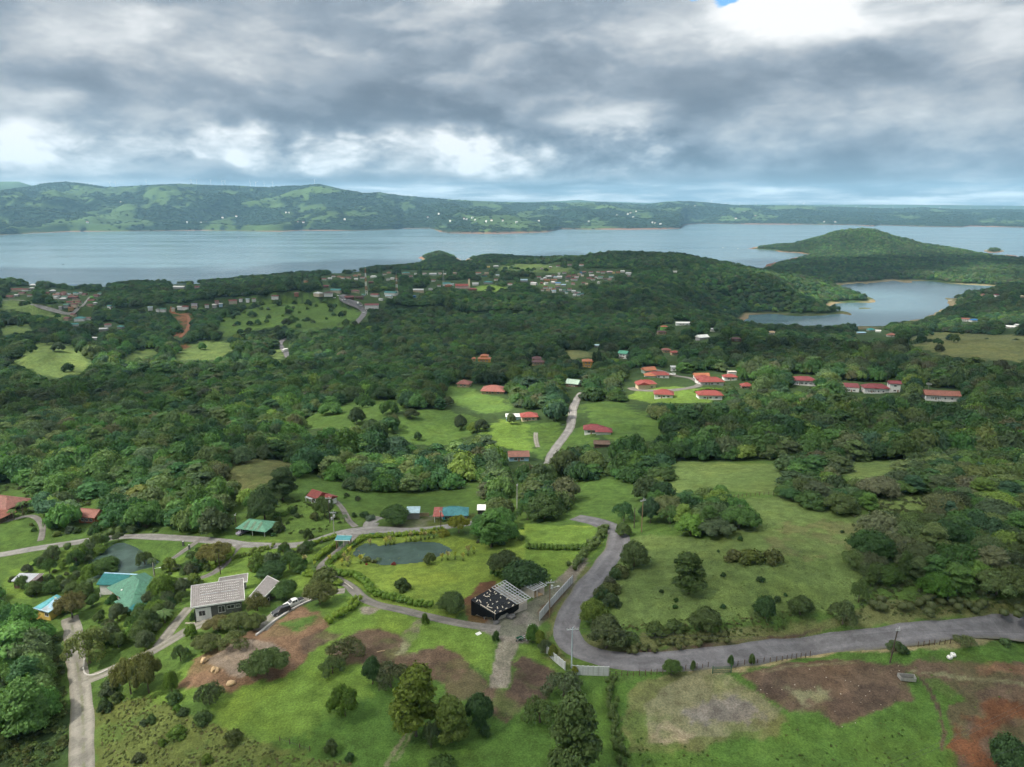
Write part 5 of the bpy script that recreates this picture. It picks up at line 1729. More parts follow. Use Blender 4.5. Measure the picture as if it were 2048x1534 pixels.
OPEN_VIEW = [a[3] for a in AREAS[:30] if a[0] not in ('red_soil',)] + [
    [(1090, 940), (1092, 915), (1110, 890), (1128, 862), (1136, 835), (1140, 805), (1152, 792), (1166, 790), (1158, 812), (1152, 850), (1138, 880), (1120, 905), (1110, 940)],
    [(338, 622), (385, 622), (382, 660), (362, 680), (338, 672), (365, 655)], [(556, 680), (580, 675), (572, 690), (582, 718), (568, 712)],
    [(676, 592), (700, 592), (735, 620), (738, 640), (712, 652), (722, 630), (700, 612)], [(0, 598), (45, 596), (140, 624), (178, 592), (186, 594), (150, 632), (60, 612)],
    [(1255, 745), (1290, 735), (1345, 742), (1400, 758), (1450, 765), (1440, 800), (1300, 800), (1240, 785)], [(1700, 655), (1770, 655), (1800, 680), (1720, 685)]]
WOODS_NEAR = [  # where the nearer country is wooded (outlines in the photograph)
    [(-150, 880), (460, 880), (455, 1000), (485, 1050), (400, 1072), (250, 1068), (200, 1072), (60, 1050), (100, 1000), (-150, 985)],
    [(-200, 1250), (40, 1236), (130, 1290), (140, 1420), (150, 1700), (-300, 1700)], [(480, 925), (610, 925), (610, 1000), (570, 1050), (500, 1050), (450, 1000)],
    [(650, 880), (930, 880), (920, 985), (760, 985), (660, 975)], [(930, 1030), (1000, 1020), (1052, 1045), (1050, 1085), (985, 1105), (925, 1095)],
    [(960, 985), (1060, 965), (1185, 1022), (1170, 1040), (1050, 1042), (985, 1030)], [(1180, 1015), (1290, 1000), (1320, 985), (1340, 1010), (1280, 1045), (1220, 1045)],
    [(1300, 1005), (1440, 990), (1505, 1020), (1480, 1058), (1420, 1085), (1330, 1072)], [(1555, 965), (1600, 910), (1680, 930), (1740, 985), (1750, 1030), (1640, 1028), (1570, 1000)],
    [(1730, 985), (1830, 930), (1900, 900), (2300, 880), (2300, 1190), (2048, 1196), (1800, 1190), (1710, 1180), (1712, 1110), (1765, 1055)], [(1200, 1220), (1160, 1205), (1195, 1160), (1245, 1085), (1290, 1070), (1290, 1120), (1240, 1160)],
    [(1000, 895), (1090, 930), (1100, 975), (980, 985), (930, 960)], [(1260, 925), (1345, 935), (1300, 970), (1230, 965), (1150, 965), (1100, 950), (1180, 910)], [(1300, 960), (1360, 950), (1400, 985), (1320, 1000)],
    [(215, 1052), (300, 1062), (390, 1064), (470, 1060), (470, 1072), (390, 1072), (300, 1068), (240, 1070)], [(95, 1235), (150, 1232), (190, 1290), (150, 1300)], [(230, 1260), (300, 1240), (360, 1215), (350, 1250), (300, 1285), (250, 1300)],
    [(60, 1170), (90, 1190), (60, 1230), (-40, 1230), (-40, 1190)], [(755, 1020), (790, 1000), (960, 1000), (960, 1018), (850, 1022), (820, 1040), (770, 1050)]]


STRIPS = [[(1105, 990), (1180, 966), (1255, 973), (1305, 990), (1260, 1004), (1150, 1006)], [(1325, 932), (1400, 924), (1550, 935), (1545, 972), (1480, 974), (1390, 970), (1340, 962)],
          [(690, 1004), (760, 990), (860, 983), (905, 994), (800, 1006), (700, 1024)], [(475, 926), (595, 924), (595, 942), (500, 966), (455, 952)], [(1690, 932), (1800, 930), (1790, 948), (1710, 950)], [(1740, 994), (1880, 990), (1860, 1004), (1780, 1012)]]


def candidates():
    pts = []
    y = 128.0
    rng = np.random.default_rng(3)
    row = 0
    while y < 4100:
        s = 6.6 if y < 330 else (7.8 if y < 700 else (8.6 if y < 1500 else 10.5))
        half = 0.84 * (y + 90)
        x = np.arange(-half, half, s) + (row % 2) * s / 2
        pts.append(np.stack([x + rng.uniform(-.42, .42, len(x)) * s, y + rng.uniform(-.42, .42, len(x)) * s], 1))
        y += s * 0.9
        row += 1
    p = np.vstack(pts)
    return p[:, 0], p[:, 1], rng


def road_clear(x, y, margin):
    ok = np.ones(len(x), bool)
    for w, width in ROAD_LINES:
        bb = (x > w[:, 0].min() - 12) & (x < w[:, 0].max() + 12) & (y > w[:, 1].min() - 12) & (y < w[:, 1].max() + 12)
        if bb.any():
            d = polydist(x[bb], y[bb], w[::2].tolist(), closed=False)
            ok[bb] &= d > width / 2 + margin
    return ok


def plan_woods():
    x, y, rng = candidates()
    z = ground(x, y)
    n = len(x)
    size = 0.72 + 0.62 * rng.random(n) ** 1.6
    cw = size * np.where(y < 300, 9.5, np.where(y < 900, 12.0, 13.0))
    ch = size ** 0.8 * np.where(y < 300, np.where(x > 60, 6.2, 7.8), 10.0) * (0.85 + 0.3 * rng.random(n))
    low = fbm(x, y, 55, 3, 77)
    ch *= 1 + 0.25 * low
    ub, vb, d = project(x, y, z)
    uc, vc, _ = project(x, y, z + ch * 0.62)
    ut, vt, _ = project(x, y, z + ch * 0.95)
    ok = (z > 2.3) & (uc > -170) & (uc < 2220)
    far = y > 300
    inw = in_any(ub, vb, WOODS_NEAR)
    vis_open = in_any(uc, vc, OPEN_VIEW) | in_any(ub, vb, OPEN_VIEW) | in_any(ut, vt + 3, OPEN_VIEW) | in_any(uc - cw * .3 * FPX / d, vc, OPEN_VIEW) | in_any(uc + cw * .3 * FPX / d, vc, OPEN_VIEW)
    sparse = rng.random(n) < np.where(y > 620, 0.04, 0.008)
    ok &= np.where(inw & (y < 330), True, far & (~vis_open | (sparse & (ch < 12))))
    ok &= ~(in_any(uc, vc, STRIPS) | in_any(ub, vb, STRIPS) | in_any(ut, vt, STRIPS))
    ok &= road_clear(x, y, 2.4)
    # leave every building in view clear
    half = cw / 2 * FPX / d
    for (hu, hv, hw, hh) in HOUSE_BOXES:
        base = (np.abs(ub - hu) < hw / 2 + half * 0.75) & (vb > hv - hh * 1.15) & (vt < hv + 0.10 * hh)
        ok &= ~base
    i = np.flatnonzero(ok)
    return x[i], y[i], z[i], cw[i], ch[i], d[i], uc[i], vc[i]


def far_woods():
    rng = np.random.default_rng(19)
    h, w = FX.shape
    n = 62000
    r = rng.integers(0, h - 12, n * 2)
    c = rng.integers(20, w - 20, n * 2)
    fr, fc = rng.random(n * 2), rng.random(n * 2)
    x = FX[r, c] + (FX[r, c + 1] - FX[r, c]) * fc + (FX[r + 1, c] - FX[r, c]) * fr
    y = FY[r, c] + (FY[r, c + 1] - FY[r, c]) * fc + (FY[r + 1, c] - FY[r, c]) * fr
    z = FZ[r, c] + (FZ[r, c + 1] - FZ[r, c]) * fc + (FZ[r + 1, c] - FZ[r, c]) * fr
    p = np.where(FF[r, c] < 0.5, 1.0, 0.10)
    ok = (z > 5) & (rng.random(n * 2) < p)
    ok &= ~((z < 9) & (rng.random(n * 2) < 0.3))
    i = np.flatnonzero(ok)[:n]
    x, y, z = x[i], y[i], z[i]
    s = 9 + 11 * rng.random(len(x)) ** 1.5
    scl = np.stack([s, s, s * (0.50 + 0.3 * rng.random(len(x)))], 1)
    t = GREENS[rng.choice(len(GREENS), len(x), p=np.array([.2, .3, .16, .1, .06, .16, .02, 0]))] * (0.30 + 0.26 * rng.random((len(x), 1)))
    scatter('far_woods', 'distant', np.stack([x, y, z - 2.5], 1), scl, rng.random(len(x)) * 6.28, rng.integers(0, 3, len(x)), t)


# ------------------------------------------------------------------ build the towns and the houses of the middle distance
def mute(c, k):
    p = PAL[c]
    m = sum(p) / 3
    return tuple((.78 * x + .22 * m) * k for x in p)


def town(entries, where):
    seen = {}
    rng = np.random.default_rng(len(entries))
    for u, v, w, rc, wc in entries:
        p = at1(u, v)
        d = project(*p)[2]
        L = max(5.5, w * d / FPX * 0.84)
        W = min(L * (0.55 + 0.2 * rng.random()), 10.0)
        H = 2.8 + (1.2 if w > 20 else 0) + 0.6 * rng.random()
        rf = 'hip' if rng.random() < 0.35 and L < 22 else 'gable'
        word = {'paleblue': 'pale blue', 'palegrey': 'pale grey', 'skyblue': 'sky blue', 'redbrown': 'red brown'}.get(rc, rc)
        wword = {'skyblue': 'sky blue', 'palegrey': 'pale grey'}.get(wc, wc)
        size = 'long ' if w >= 18 else ('tiny ' if w <= 6 else 'small ' if w <= 10 else '')
        lab = f'{size}house with a {word} roof and {wword} walls {where}'
        house('house', lab, u, v, L, W, H, rng.normal(0, 14), rf, mute(rc, .78), mute(wc, .70), ph=W * 0.22, over=0.5, win=0, group=f'{size}{word} roofed {wword} houses {where}', loc=p)


town(TOWN_LEFT, 'in the left shore hamlet')
town(TOWN_ROAD, 'along the shore road')
town(TOWN_MAIN, 'on the main street')
town(TOWN_UPPER, 'in the upper town')
town(TOWN_RIGHT, 'right of the football field')
for nm, lab, u, v, L, W, H, rot, rf, rc, wc, kw in MID:
    house(nm, lab, u, v, L * .92, W * .92, H, rot, rf, rc, wc, **kw)

# church with its bell tower
p = at1(924, 577)
ch = thing('church', 'church with a long red roof and a tall pinkish bell tower beside the field', 'church', p)
bm = bmesh.new(); bm_box(bm, (0, 0, 1.5), (27, 12, 9)); part('wall', bm, surf('wall', 'pink'), ch)
bm = bmesh.new(); roof_solid(bm, 'gable', 0, 0, 27, 12, 6.1, 4.0, 0.8); part('roof', bm, surf('roof', 'red'), ch)
bm = bmesh.new(); bm_box(bm, (15.5, -2, 8), (4.0, 4.0, 22)); bm_box(bm, (15.5, -2, 19.3), (4.4, 4.4, 0.5)); part('bell_tower', bm, surf('wall', 'cream'), ch)
bm = bmesh.new(); bm_poly(bm, [(13.4, -4.1, 19.5), (17.6, -4.1, 19.5), (17.6, .1, 19.5), (13.4, .1, 19.5), (15.5, -2, 22)], [(0, 1, 4), (1, 2, 4), (2, 3, 4), (3, 0, 4), (3, 2, 1, 0)]); part('spire', bm, surf('roof', 'rust'), ch)

# lattice masts
for u, v, h, lab in ((733, 590, 47, 'tall red and white radio mast behind the main street'), (794, 588, 36, 'slender red and white radio mast right of the tall one'), (887, 569, 32, 'grey radio mast behind the teal roofed hall')):
    p = at1(u, v)
    m = thing('radio_mast', lab, 'radio mast', p, group=None)
    nb = 6
    for k in range(nb):
        bm = bmesh.new()
        z0, z1 = h * k / nb, h * (k + 1) / nb
        r0, r1 = 1.7 * (1 - 0.72 * k / nb), 1.7 * (1 - 0.72 * (k + 1) / nb)
        c0 = [(sx * r0, sy * r0, z0) for sx, sy in ((-1, -1), (1, -1), (1, 1), (-1, 1))]
        c1 = [(sx * r1, sy * r1, z1) for sx, sy in ((-1, -1), (1, -1), (1, 1), (-1, 1))]
        for i in range(4):
            bm_bar(bm, c0[i], c1[i], 0.28)
            bm_bar(bm, c0[i], c1[(i + 1) % 4], 0.16)
            bm_bar(bm, c1[i], c1[(i + 1) % 4], 0.16)
        part('mast_section', bm, surf('metal', 'grey' if h == 32 else ('orange' if k % 2 else 'white')), m)
    bm = bmesh.new()
    bm_bar(bm, (0, 0, h), (0, 0, h + 5), 0.2)
    part('antenna', bm, surf('metal', 'steel'), m)

# wind turbines along the far ridge
def turbine_meshes():
    bm = bmesh.new(); bm_cyl(bm, (0, 0, -6), (0, 0, 62), 2.0, 1.2, 8)
    a = part('tower', bm, surf('metal', 'white'))
    bm = bmesh.new(); bm_box(bm, (0, 1.6, 63), (2.6, 7, 2.8))
    b = part('nacelle', bm, surf('metal', 'white'))
    bm = bmesh.new()
    bm_poly(bm, [(-1.0, 0, 0), (1.3, -.3, 2), (1.1, .2, 9), (.25, .1, 29), (-.3, 0, 29), (-.8, .3, 6)], [(0, 1, 2, 3, 4, 5)])
    bmesh.ops.solidify(bm, geom=bm.faces[:], thickness=0.5)
    c = part('blade', bm, surf('metal', 'white'))
    r = [o.data for o in (a, b, c)]
    for o in (a, b, c):
        bpy.data.objects.remove(o)
    return r


def far_ground(u):
    k = np.interp(u, np.linspace(-700, 2750, 620), np.arange(620))
    return int(round(float(k)))


TM = turbine_meshes()
rngt = np.random.default_rng(4)
for i, (u, dr) in enumerate([(225, 0), (237, 0), (297, 0), (385, 0), (400, 0), (428, 0), (450, 0), (455, 0), (502, 0), (515, 0), (534, 0), (550, 0), (634, 0), (1421, 3), (1452, 4), (1480, 3), (1513, 3), (1580, 4), (1588, 4), (1608, 3), (1666, 5), (1715, 5), (1739, 5), (1787, 6), (1880, 6), (1940, 6), (1975, 6), (2008, 5)]):
    c = far_ground(u)
    r = int(np.argmax(FT[:, c] >= 1.0)) - 1 + (dr if u > 1300 else 0)
    x, y, z = FX[r, c], FY[r, c], FZ[r, c]
    t = thing('wind_turbine', 'white wind turbine on the low right part of the far ridge' if u > 1300 else 'white wind turbine on the high left part of the far ridge', 'wind turbine', (x, y, z - 3), rngt.normal(0.1, .25), 'wind turbines on the right part of the far ridge' if u > 1300 else 'wind turbines on the left part of the far ridge')
    share('tower', TM[0], t)
    share('nacelle', TM[1], t)
    a0 = rngt.random() * 2
    for k in range(3):
        b = share('blade', TM[2], t, (0, -2.4, 63))
        b.rotation_euler = (0, a0 + k * 2.0944, 0)

# pale houses scattered over the far shore
rngf = np.random.default_rng(12)
for u, v in [(170, 452), (240, 405), (352, 448), (372, 446), (388, 449), (398, 447), (408, 445), (440, 437), (470, 434), (570, 427), (575, 426), (594, 446), (606, 446), (690, 440), (856, 436), (880, 429), (900, 443), (925, 438), (932, 440), (944, 437), (952, 442), (972, 444), (985, 441), (1006, 443), (1034, 446), (1078, 443), (1130, 438),
             (1180, 444), (1245, 425), (1256, 430), (1262, 427), (1272, 424), (1232, 432), (1270, 436), (1308, 446), (1314, 447), (1324, 449), (1388, 413), (1490, 425), (1515, 433), (1472, 438), (1652, 449), (1672, 448)]:
    c = far_ground(u)
    uu, vv, _ = project(FX[:, c], FY[:, c], FZ[:, c])
    ok = (FT[:, c] > 0.02) & (FT[:, c] < 0.97)
    r = int(np.argmin(np.where(ok, np.abs(vv - v), 1e9)))
    x, y, z = FX[r, c], FY[r, c], FZ[r, c]
    red = rngf.random() < 0.3
    house('house', ('red roofed' if red else 'white roofed') + ' house, a speck on the country across the lake', u, v, 11 + 9 * rngf.random(), 9, 5, rngf.normal(0, 20), 'gable', 'red' if red else 'white', 'white', ph=2.5, win=0, below=8,
          group=('red' if red else 'white') + ' roofed houses across the lake', loc=(x, y, z + 6))


# ------------------------------------------------------------------ buildings of the estate in front
def wpt(u, v, z):
    x, y = pix_at_z(u, v, z)
    return Vector((float(x), float(y), float(z)))


class Quad:
    """a building under one roof slab whose four corners were read off the photograph (front-left, front-right, back-right, back-left)"""

    def __init__(s, name, label, cat, corners, roofm, wallm, gz, inset=0.5, th=0.22, fascia=None, below=1.5, walls=True):
        P = [wpt(*c) for c in corners]
        c = sum(P, Vector()) / 4
        s.o = thing(name, label, cat, (c.x, c.y, gz))
        s.P = [p - Vector((c.x, c.y, gz)) for p in P]
        s.th = th
        s.gz = gz
        mid = sum(s.P, Vector()) / 4
        s.I = []
        for p in s.P:
            d = Vector((mid.x - p.x, mid.y - p.y, 0))
            s.I.append(p + d.normalized() * inset * 1.4)
        if walls:
            bm = bmesh.new()
            top = [(q.x, q.y, q.z - th - 0.015) for q in s.I]
            bot = [(q.x, q.y, -below) for q in s.I]
            bm_poly(bm, top + bot, [(0, 1, 2), (0, 2, 3), (4, 7, 6, 5)] + [(i, 4 + i, 4 + (i + 1) % 4, (i + 1) % 4) for i in range(4)])
            part('wall', bm, wallm, s.o)
        if roofm:
            s.slab('roof', roofm)
        if fascia:
            bm = bmesh.new()
            for i in range(4):
                a, b = s.P[i], s.P[(i + 1) % 4]
                e = (b - a).normalized()
                n = Vector((e.y, -e.x, 0)) * 0.06
                bm_bar(bm, a + n - e * 0.1 + Vector((0, 0, -th / 2 + 0.04)), b + n + e * 0.1 + Vector((0, 0, -th / 2 + 0.04)), 0.12, th + 0.14)
            part('fascia', bm, fascia, s.o)

    def slab(s, name, mat, off=0.0, th=None, st=(0, 1), tt=(0, 1)):
        th = th or s.th
        q = [s.uv(st[0], tt[0]), s.uv(st[1], tt[0]), s.uv(st[1], tt[1]), s.uv(st[0], tt[1])]
        up = Vector((0, 0, 1))
        bm = bmesh.new()
        pts = [p + up * off for p in q] + [p + up * (off - th) for p in q]
        bm_poly(bm, pts, [(0, 1, 2), (0, 2, 3), (7, 6, 5, 4)] + [(i, 4 + i, 4 + (i + 1) % 4, (i + 1) % 4) for i in range(4)])
        return part(name, bm, mat, s.o)

    def uv(s, a, b):
        """a along the front edge, b from front to back"""
        f = s.P[0].lerp(s.P[1], a)
        k = s.P[3].lerp(s.P[2], a)
        return f.lerp(k, b)

    def ribs(s, n, mat, w=0.07, h=0.06, along='b', name='roof_rib'):
        bm = bmesh.new()
        for i in range(n + 1):
            t = i / n
            a, b = (s.uv(t, 0), s.uv(t, 1)) if along == 'b' else (s.uv(0, t), s.uv(1, t))
            bm_bar(bm, a + Vector((0, 0, h / 2)), b + Vector((0, 0, h / 2)), w, h)
        o = part(name, bm, mat, s.o)
        o['kind'] = 'stuff'

    def window(s, edge, t, z, w, h, fc='white'):
        a, b = s.I[edge], s.I[(edge + 1) % 4]
        p = a.lerp(b, t)
        e = b - a
        rz = math.atan2(e.y, e.x)
        f = window_part(s.o, 0, 0, 0, w, h, 0, fc)
        n = Vector((e.y, -e.x, 0)).normalized()
        f.location = (p.x + n.x * 0.01, p.y + n.y * 0.01, z)
        f.rotation_euler = (0, 0, rz)

    def wall_panel(s, edge, t0, t1, z0, z1, mat, name, th=0.12, out=0.02):
        a, b = s.I[edge], s.I[(edge + 1) % 4]
        e = (b - a)
        n = Vector((e.y, -e.x, 0)).normalized() * (out + th / 2)
        p, q = a.lerp(b, t0) + n, a.lerp(b, t1) + n
        bm = bmesh.new()
        bm_bar(bm, (p.x, p.y, (z0 + z1) / 2), (q.x, q.y, (z0 + z1) / 2), th, z1 - z0)
        return part(name, bm, mat, s.o)


def gz(u, v):
    return float(at1(u, v)[2])


# -- house with the wide solar roof
g = gz(430, 1232)
Q = Quad('house', 'white house under a wide grey solar roof with white edges', 'house', [(382, 1215, g + 4.2), (489, 1199, g + 4.2), (486, 1157, g + 6.4), (383, 1172, g + 6.4)], surf('roof', 'solar'), surf('wall', 'stone'), g, 0.7, 0.3, surf('paint', 'white'))
Q.ribs(26, surf('metal', (0.29, 0.27, 0.26)), 0.10, 0.05)
bm = bmesh.new()
for i in range(21):
    for j, b in enumerate((0.14, 0.26, 0.36, 0.62, 0.74, 0.86)):
        c = Q.uv(0.18 + i * 0.036, b + 0.01 * math.sin(i))
        bm_box(bm, c + Vector((0, 0, 0.12)), (0.16, 0.24, 0.10))
part('solar_bracket', bm, surf('paint', 'white'), Q.o)['kind'] = 'stuff'
for k, (a0, a1) in enumerate(((0.18, 0.52), (0.56, 0.88))):
    bm = bmesh.new()
    bm_bar(bm, Q.uv(a0, 0.50) + Vector((0, 0, .1)), Q.uv(a1, 0.50) + Vector((0, 0, .1)), 0.10, 0.08)
    part('solar_rail', bm, surf('metal', 'steel'), Q.o)
Q.wall_panel(0, 0.0, 0.33, -0.2, 3.3, surf('wall', 'white'), 'white_wall')
Q.window(0, 0.14, 1.9, 1.5, 1.5)
bpy.context.view_layer.update()
for c in list(Q.o.children)[-1:]:
    c.location = c.location + Vector((0, -0.13, 0))
Q.window(0, 0.56, 2.2, 1.5, 1.8)
Q.window(0, 0.76, 2.5, 1.7, 1.0)
Q.window(0, 0.92, 2.5, 0.9, 0.9)
bm = bmesh.new(); bm_cyl(bm, Q.I[0] + Vector((0.25, -1.0, -Q.I[0].z - 2.5)), Q.I[0] + Vector((0.25, -1.0, -0.4)), 0.12); part('post', bm, surf('paint', 'dark'), Q.o)
g2 = gz(470, 1172)
Q2 = Quad('house', 'narrow grey roofed wing standing behind the solar house', 'house', [(437, 1166, g2 + 3.4), (494, 1163.5, g2 + 3.4), (495.5, 1147, g2 + 4.4), (439, 1156, g2 + 4.4)], surf('roof', 'solar'), surf('wall', 'stone'), g2, 0.5, 0.25, surf('paint', 'white'))
Q2.ribs(18, surf('metal', (0.29, 0.27, 0.26)), 0.10, 0.05)
Q2.window(1, 0.5, 1.7, 1.0, 1.0)
g3 = gz(530, 1192)
Q3 = Quad('house', 'smaller grey roofed house with white edges, turned away right of the solar house', 'house', [(493, 1200, g3 + 3.3), (522, 1200, g3 + 3.3), (559, 1164, g3 + 4.3), (535, 1152, g3 + 4.6)], surf('roof', 'solar'), surf('wall', 'stone'), g3, 0.5, 0.25, surf('paint', 'white'))
Q3.ribs(14, surf('metal', (0.29, 0.27, 0.26)), 0.10, 0.05)
Q3.window(1, 0.35, 1.6, 1.2, 1.0)

# -- house wrapped in black sheet, still being built
g = gz(1005, 1232)
blk = surf('paint', 'black')
Q = Quad('unfinished_house', 'unfinished house wrapped in black sheeting with an open white steel roof', 'building', [(990, 1229, g + 2.3), (1062, 1196, g + 2.6), (1010, 1161, g + 4.6), (941, 1199, g + 4.5)], None, surf('wall', 'block'), g, 0.7, 0.2, None, walls=False)
SP = 0.60
for k in range(4):
    Q.slab('roof_sheet', blk, 0.02 + 0.006 * (k % 2), 0.05, (0.0, SP), (k / 4 + 0.004, (k + 1) / 4 - 0.004))
for e, t0, t1, z0, nm in ((3, 0.02, 0.98, 0.9, 'wall_sheet'), (0, 0.0, SP + .05, 0.95, 'wall_sheet')):
    a, b = Q.P[e], Q.P[(e + 1) % 4]
    p, q = a.lerp(b, t0), a.lerp(b, t1)
    n = Vector((b.y - a.y, -(b.x - a.x), 0)).normalized() * 0.03
    bm = bmesh.new()
    nseg = 8
    row = []
    rr = np.random.default_rng(e)
    for i in range(nseg + 1):
        w = p.lerp(q, i / nseg) + n * (1 + 2.5 * rr.random())
        zz = z0 * (0.6 + 0.9 * rr.random()) * (0.25 if (e == 3 and i in (0, 1, nseg)) or (e == 0 and i == 0) else 1.0)
        row.append((bm.verts.new((w.x, w.y, w.z)), bm.verts.new((w.x - n.x * 2, w.y - n.y * 2, zz))))
    for i in range(nseg):
        bm.faces.new((row[i][0], row[i + 1][0], row[i + 1][1], row[i][1]))
    bmesh.ops.solidify(bm, geom=bm.faces[:], thickness=0.03)
    part(nm, bm, blk, Q.o)
stl = surf('metal', 'steel')
for e, t0, t1 in ((1, 0, 1), (2, 0, 1), (3, 0.05, .5), (3, .82, 1)):
    Q.wall_panel(e, t0, t1, -.8, min(Q.I[e].z, Q.I[(e + 1) % 4].z) - .35, surf('wall', 'block'), 'wall', .18, -.2)
a, b = Q.I[0].lerp(Q.I[1], SP), Q.I[3].lerp(Q.I[2], SP)
bm = bmesh.new(); bm_bar(bm, (a.x, a.y, .9), (b.x, b.y, .9), .16, 2.2); part('wall', bm, surf('wall', 'block'), Q.o)
a, b = Q.I[1].lerp(Q.I[2], .45), Q.I[0].lerp(Q.I[3], .45).lerp(Q.I[1].lerp(Q.I[2], .45), .55)
bm = bmesh.new(); bm_bar(bm, (a.x, a.y, .7), (b.x, b.y, .7), .16, 2.0); part('wall', bm, surf('wall', 'block'), Q.o)
bm = bmesh.new(); bm_poly(bm, [(q.x, q.y, 0.10) for q in Q.I] + [(q.x, q.y, -.8) for q in Q.I], [(0, 1, 2, 3)] + [(i, 4 + i, 4 + (i + 1) % 4, (i + 1) % 4) for i in range(4)]); part('slab', bm, surf('wall', 'tan'), Q.o)
for i in range(6):
    t = SP + 0.015 + (1 - SP - 0.015) * i / 5
    bm = bmesh.new(); bm_bar(bm, Q.uv(t, 0), Q.uv(t, 1), 0.11, 0.14); part('rafter', bm, stl, Q.o)
for i in range(11):
    bm = bmesh.new(); bm_bar(bm, Q.uv(SP, i / 10) + Vector((0, 0, .12)), Q.uv(1, i / 10) + Vector((0, 0, .12)), 0.07, 0.07); part('purlin', bm, stl, Q.o)
for i in range(9):
    Q.wall_panel(0, 0.03 + i * 0.105, 0.125 + i * 0.105, -0.3, 1.5 + 0.05 * i, surf('wall', 'block'), 'wall_block', 0.16)
bm = bmesh.new(); bm_box(bm, Q.I[0].lerp(Q.I[3], 0.45) + Vector((-.45, -.5, -3.2)), (0.25, 0.25, 3.2)); part('post', bm, surf('paint', 'concrete'), Q.o)
bm = bmesh.new(); bm_bar(bm, Q.I[0].lerp(Q.I[3], 0.55) + Vector((-.25, -.4, -Q.I[0].z + .75)), Q.I[0].lerp(Q.I[3], 0.8) + Vector((-.25, -.4, -Q.I[0].z + .75)), .1, 1.4); part('window_opening', bm, surf('paint', 'dark'), Q.o)
# boards that hold the black sheet down
rb = np.random.default_rng(8)
board_spots = [(0.50, .93, 1.1), (.40, .90, .5), (.30, .88, .6), (.30, .80, .9), (.10, .95, .4), (.06, .82, .9), (.10, .76, .9), (.08, .70, .4), (.40, .80, .5), (.34, .76, .7), (.52, .72, .7), (.54, .80, .6), (.28, .60, .6), (.50, .50, .5), (.16, .56, .4), (.22, .42, .5), (.34, .42, .7),
               (.50, .18, .7), (.20, .20, .9), (.30, .14, .7), (.10, .32, .9), (.12, .46, .8), (.08, .40, .9), (.08, .12, .6), (.02, .60, .6), (.02, .52, .7), (.02, .46, .6), (.02, .40, .6), (.02, .34, .7), (.02, .27, .6), (.02, .20, .7), (.02, .12, .7), (.02, .04, .8), (.16, .02, .7), (.32, .02, .8), (.50, .02, .9), (.58, .35, .8), (.58, .60, .7)]
ex = (Q.P[1] - Q.P[0]).normalized()
ey = (Q.P[3] - Q.P[0]).normalized()
nrm = ex.cross(ey).normalized()
base_m = Matrix((ex, (nrm.cross(ex)), nrm)).transposed().to_4x4()
bm = bmesh.new(); bm_box(bm, (0, 0, 0.05), (1.0, 0.32, 0.07)); pm = part('plank', bm, surf('paint', 'lightwood')); plank_me = pm.data; bpy.data.objects.remove(pm)
for (a, b, l) in board_spots:
    o = share('plank', plank_me)
    w = Q.uv(a, b) + Vector((0, 0, 0.05)) + Q.o.location
    o.matrix_world = Matrix.Translation(w) @ base_m @ Matrix.Rotation(rb.choice([0.1, 0.5, 1.2, 1.6, 2.4]) if a > .03 else 1.57, 4, 'Z') @ Matrix.Diagonal((l * .8, .62, 1, 1))
    tag(o, 'pale board lying loose on the black roof sheeting', 'board', 'pale boards weighing down the black roof sheeting')
gq = gz(1066, 1196)
Q = Quad('unfinished_garage', 'unfinished block garage with an open white steel roof frame', 'garage', [(1069, 1182, gq + 2.5), (1094, 1171, gq + 2.7), (1060, 1153, gq + 3.2), (1034, 1164, gq + 3.0)], None, surf('wall', 'block'), gq, 0.6, 0.15, None, walls=False)
for i in range(7):
    bm = bmesh.new(); bm_bar(bm, Q.uv(i / 6, 0), Q.uv(i / 6, 1), 0.10, 0.14); part('rafter', bm, stl, Q.o)
for i in range(6):
    bm = bmesh.new(); bm_bar(bm, Q.uv(0, i / 5) + Vector((0, 0, .12)), Q.uv(1, i / 5) + Vector((0, 0, .12)), 0.08, 0.08); part('purlin', bm, stl, Q.o)
for e in (1, 2, 3):
    a, b = Q.I[e], Q.I[(e + 1) % 4]
    bm = bmesh.new(); bm_bar(bm, (a.x, a.y, 0.9), (b.x, b.y, 0.9), 0.18, 2.6 if e != 1 else 2.55); part('wall', bm, surf('wall', 'block'), Q.o)
for t in (0.0, 0.33, 1.0):
    c = Q.I[0].lerp(Q.I[1], t); bm = bmesh.new(); bm_box(bm, (c.x, c.y, 0.9), (0.3, 0.3, 2.7)); part('pillar', bm, surf('wall', 'block'), Q.o)
bm = bmesh.new(); bm_poly(bm, [(q.x, q.y, 0.14) for q in Q.I] + [(q.x, q.y, -.5) for q in Q.I], [(0, 1, 2, 3)] + [(i, 4 + i, 4 + (i + 1) % 4, (i + 1) % 4) for i in range(4)]); part('slab', bm, surf('wall', 'tan'), Q.o)

# -- teal and green roofed house
g = gz(222, 1186)
Q = Quad('house', 'white walled block under a bright teal ribbed roof beside the green hip roof', 'house', [(193, 1169, g + 3.4), (242, 1171, g + 3.4), (261, 1150, g + 4.6), (208, 1146.5, g + 4.6)], surf('roof', (0.022, 0.17, 0.165)), surf('wall', 'white'), g, 0.5, 0.2, None)
Q.ribs(22, surf('metal', (0.03, 0.20, 0.20)), 0.12, 0.10)
bm = bmesh.new(); bm_bar(bm, Q.P[3] + Vector((0, .2, .05)), Q.P[2] + Vector((2, .2, .05)), 0.5, 0.12); part('ridge_cap', bm, surf('roof', 'skyblue'), Q.o)
bm = bmesh.new(); bm_cyl(bm, Q.I[0] + Vector((0.6, -1.2, -Q.I[0].z - 1.0)), Q.I[0] + Vector((0.6, -1.2, -Q.I[0].z + 1.2)), 0.16); part('post', bm, surf('paint', 'white'), Q.o)
g = gz(262, 1205)
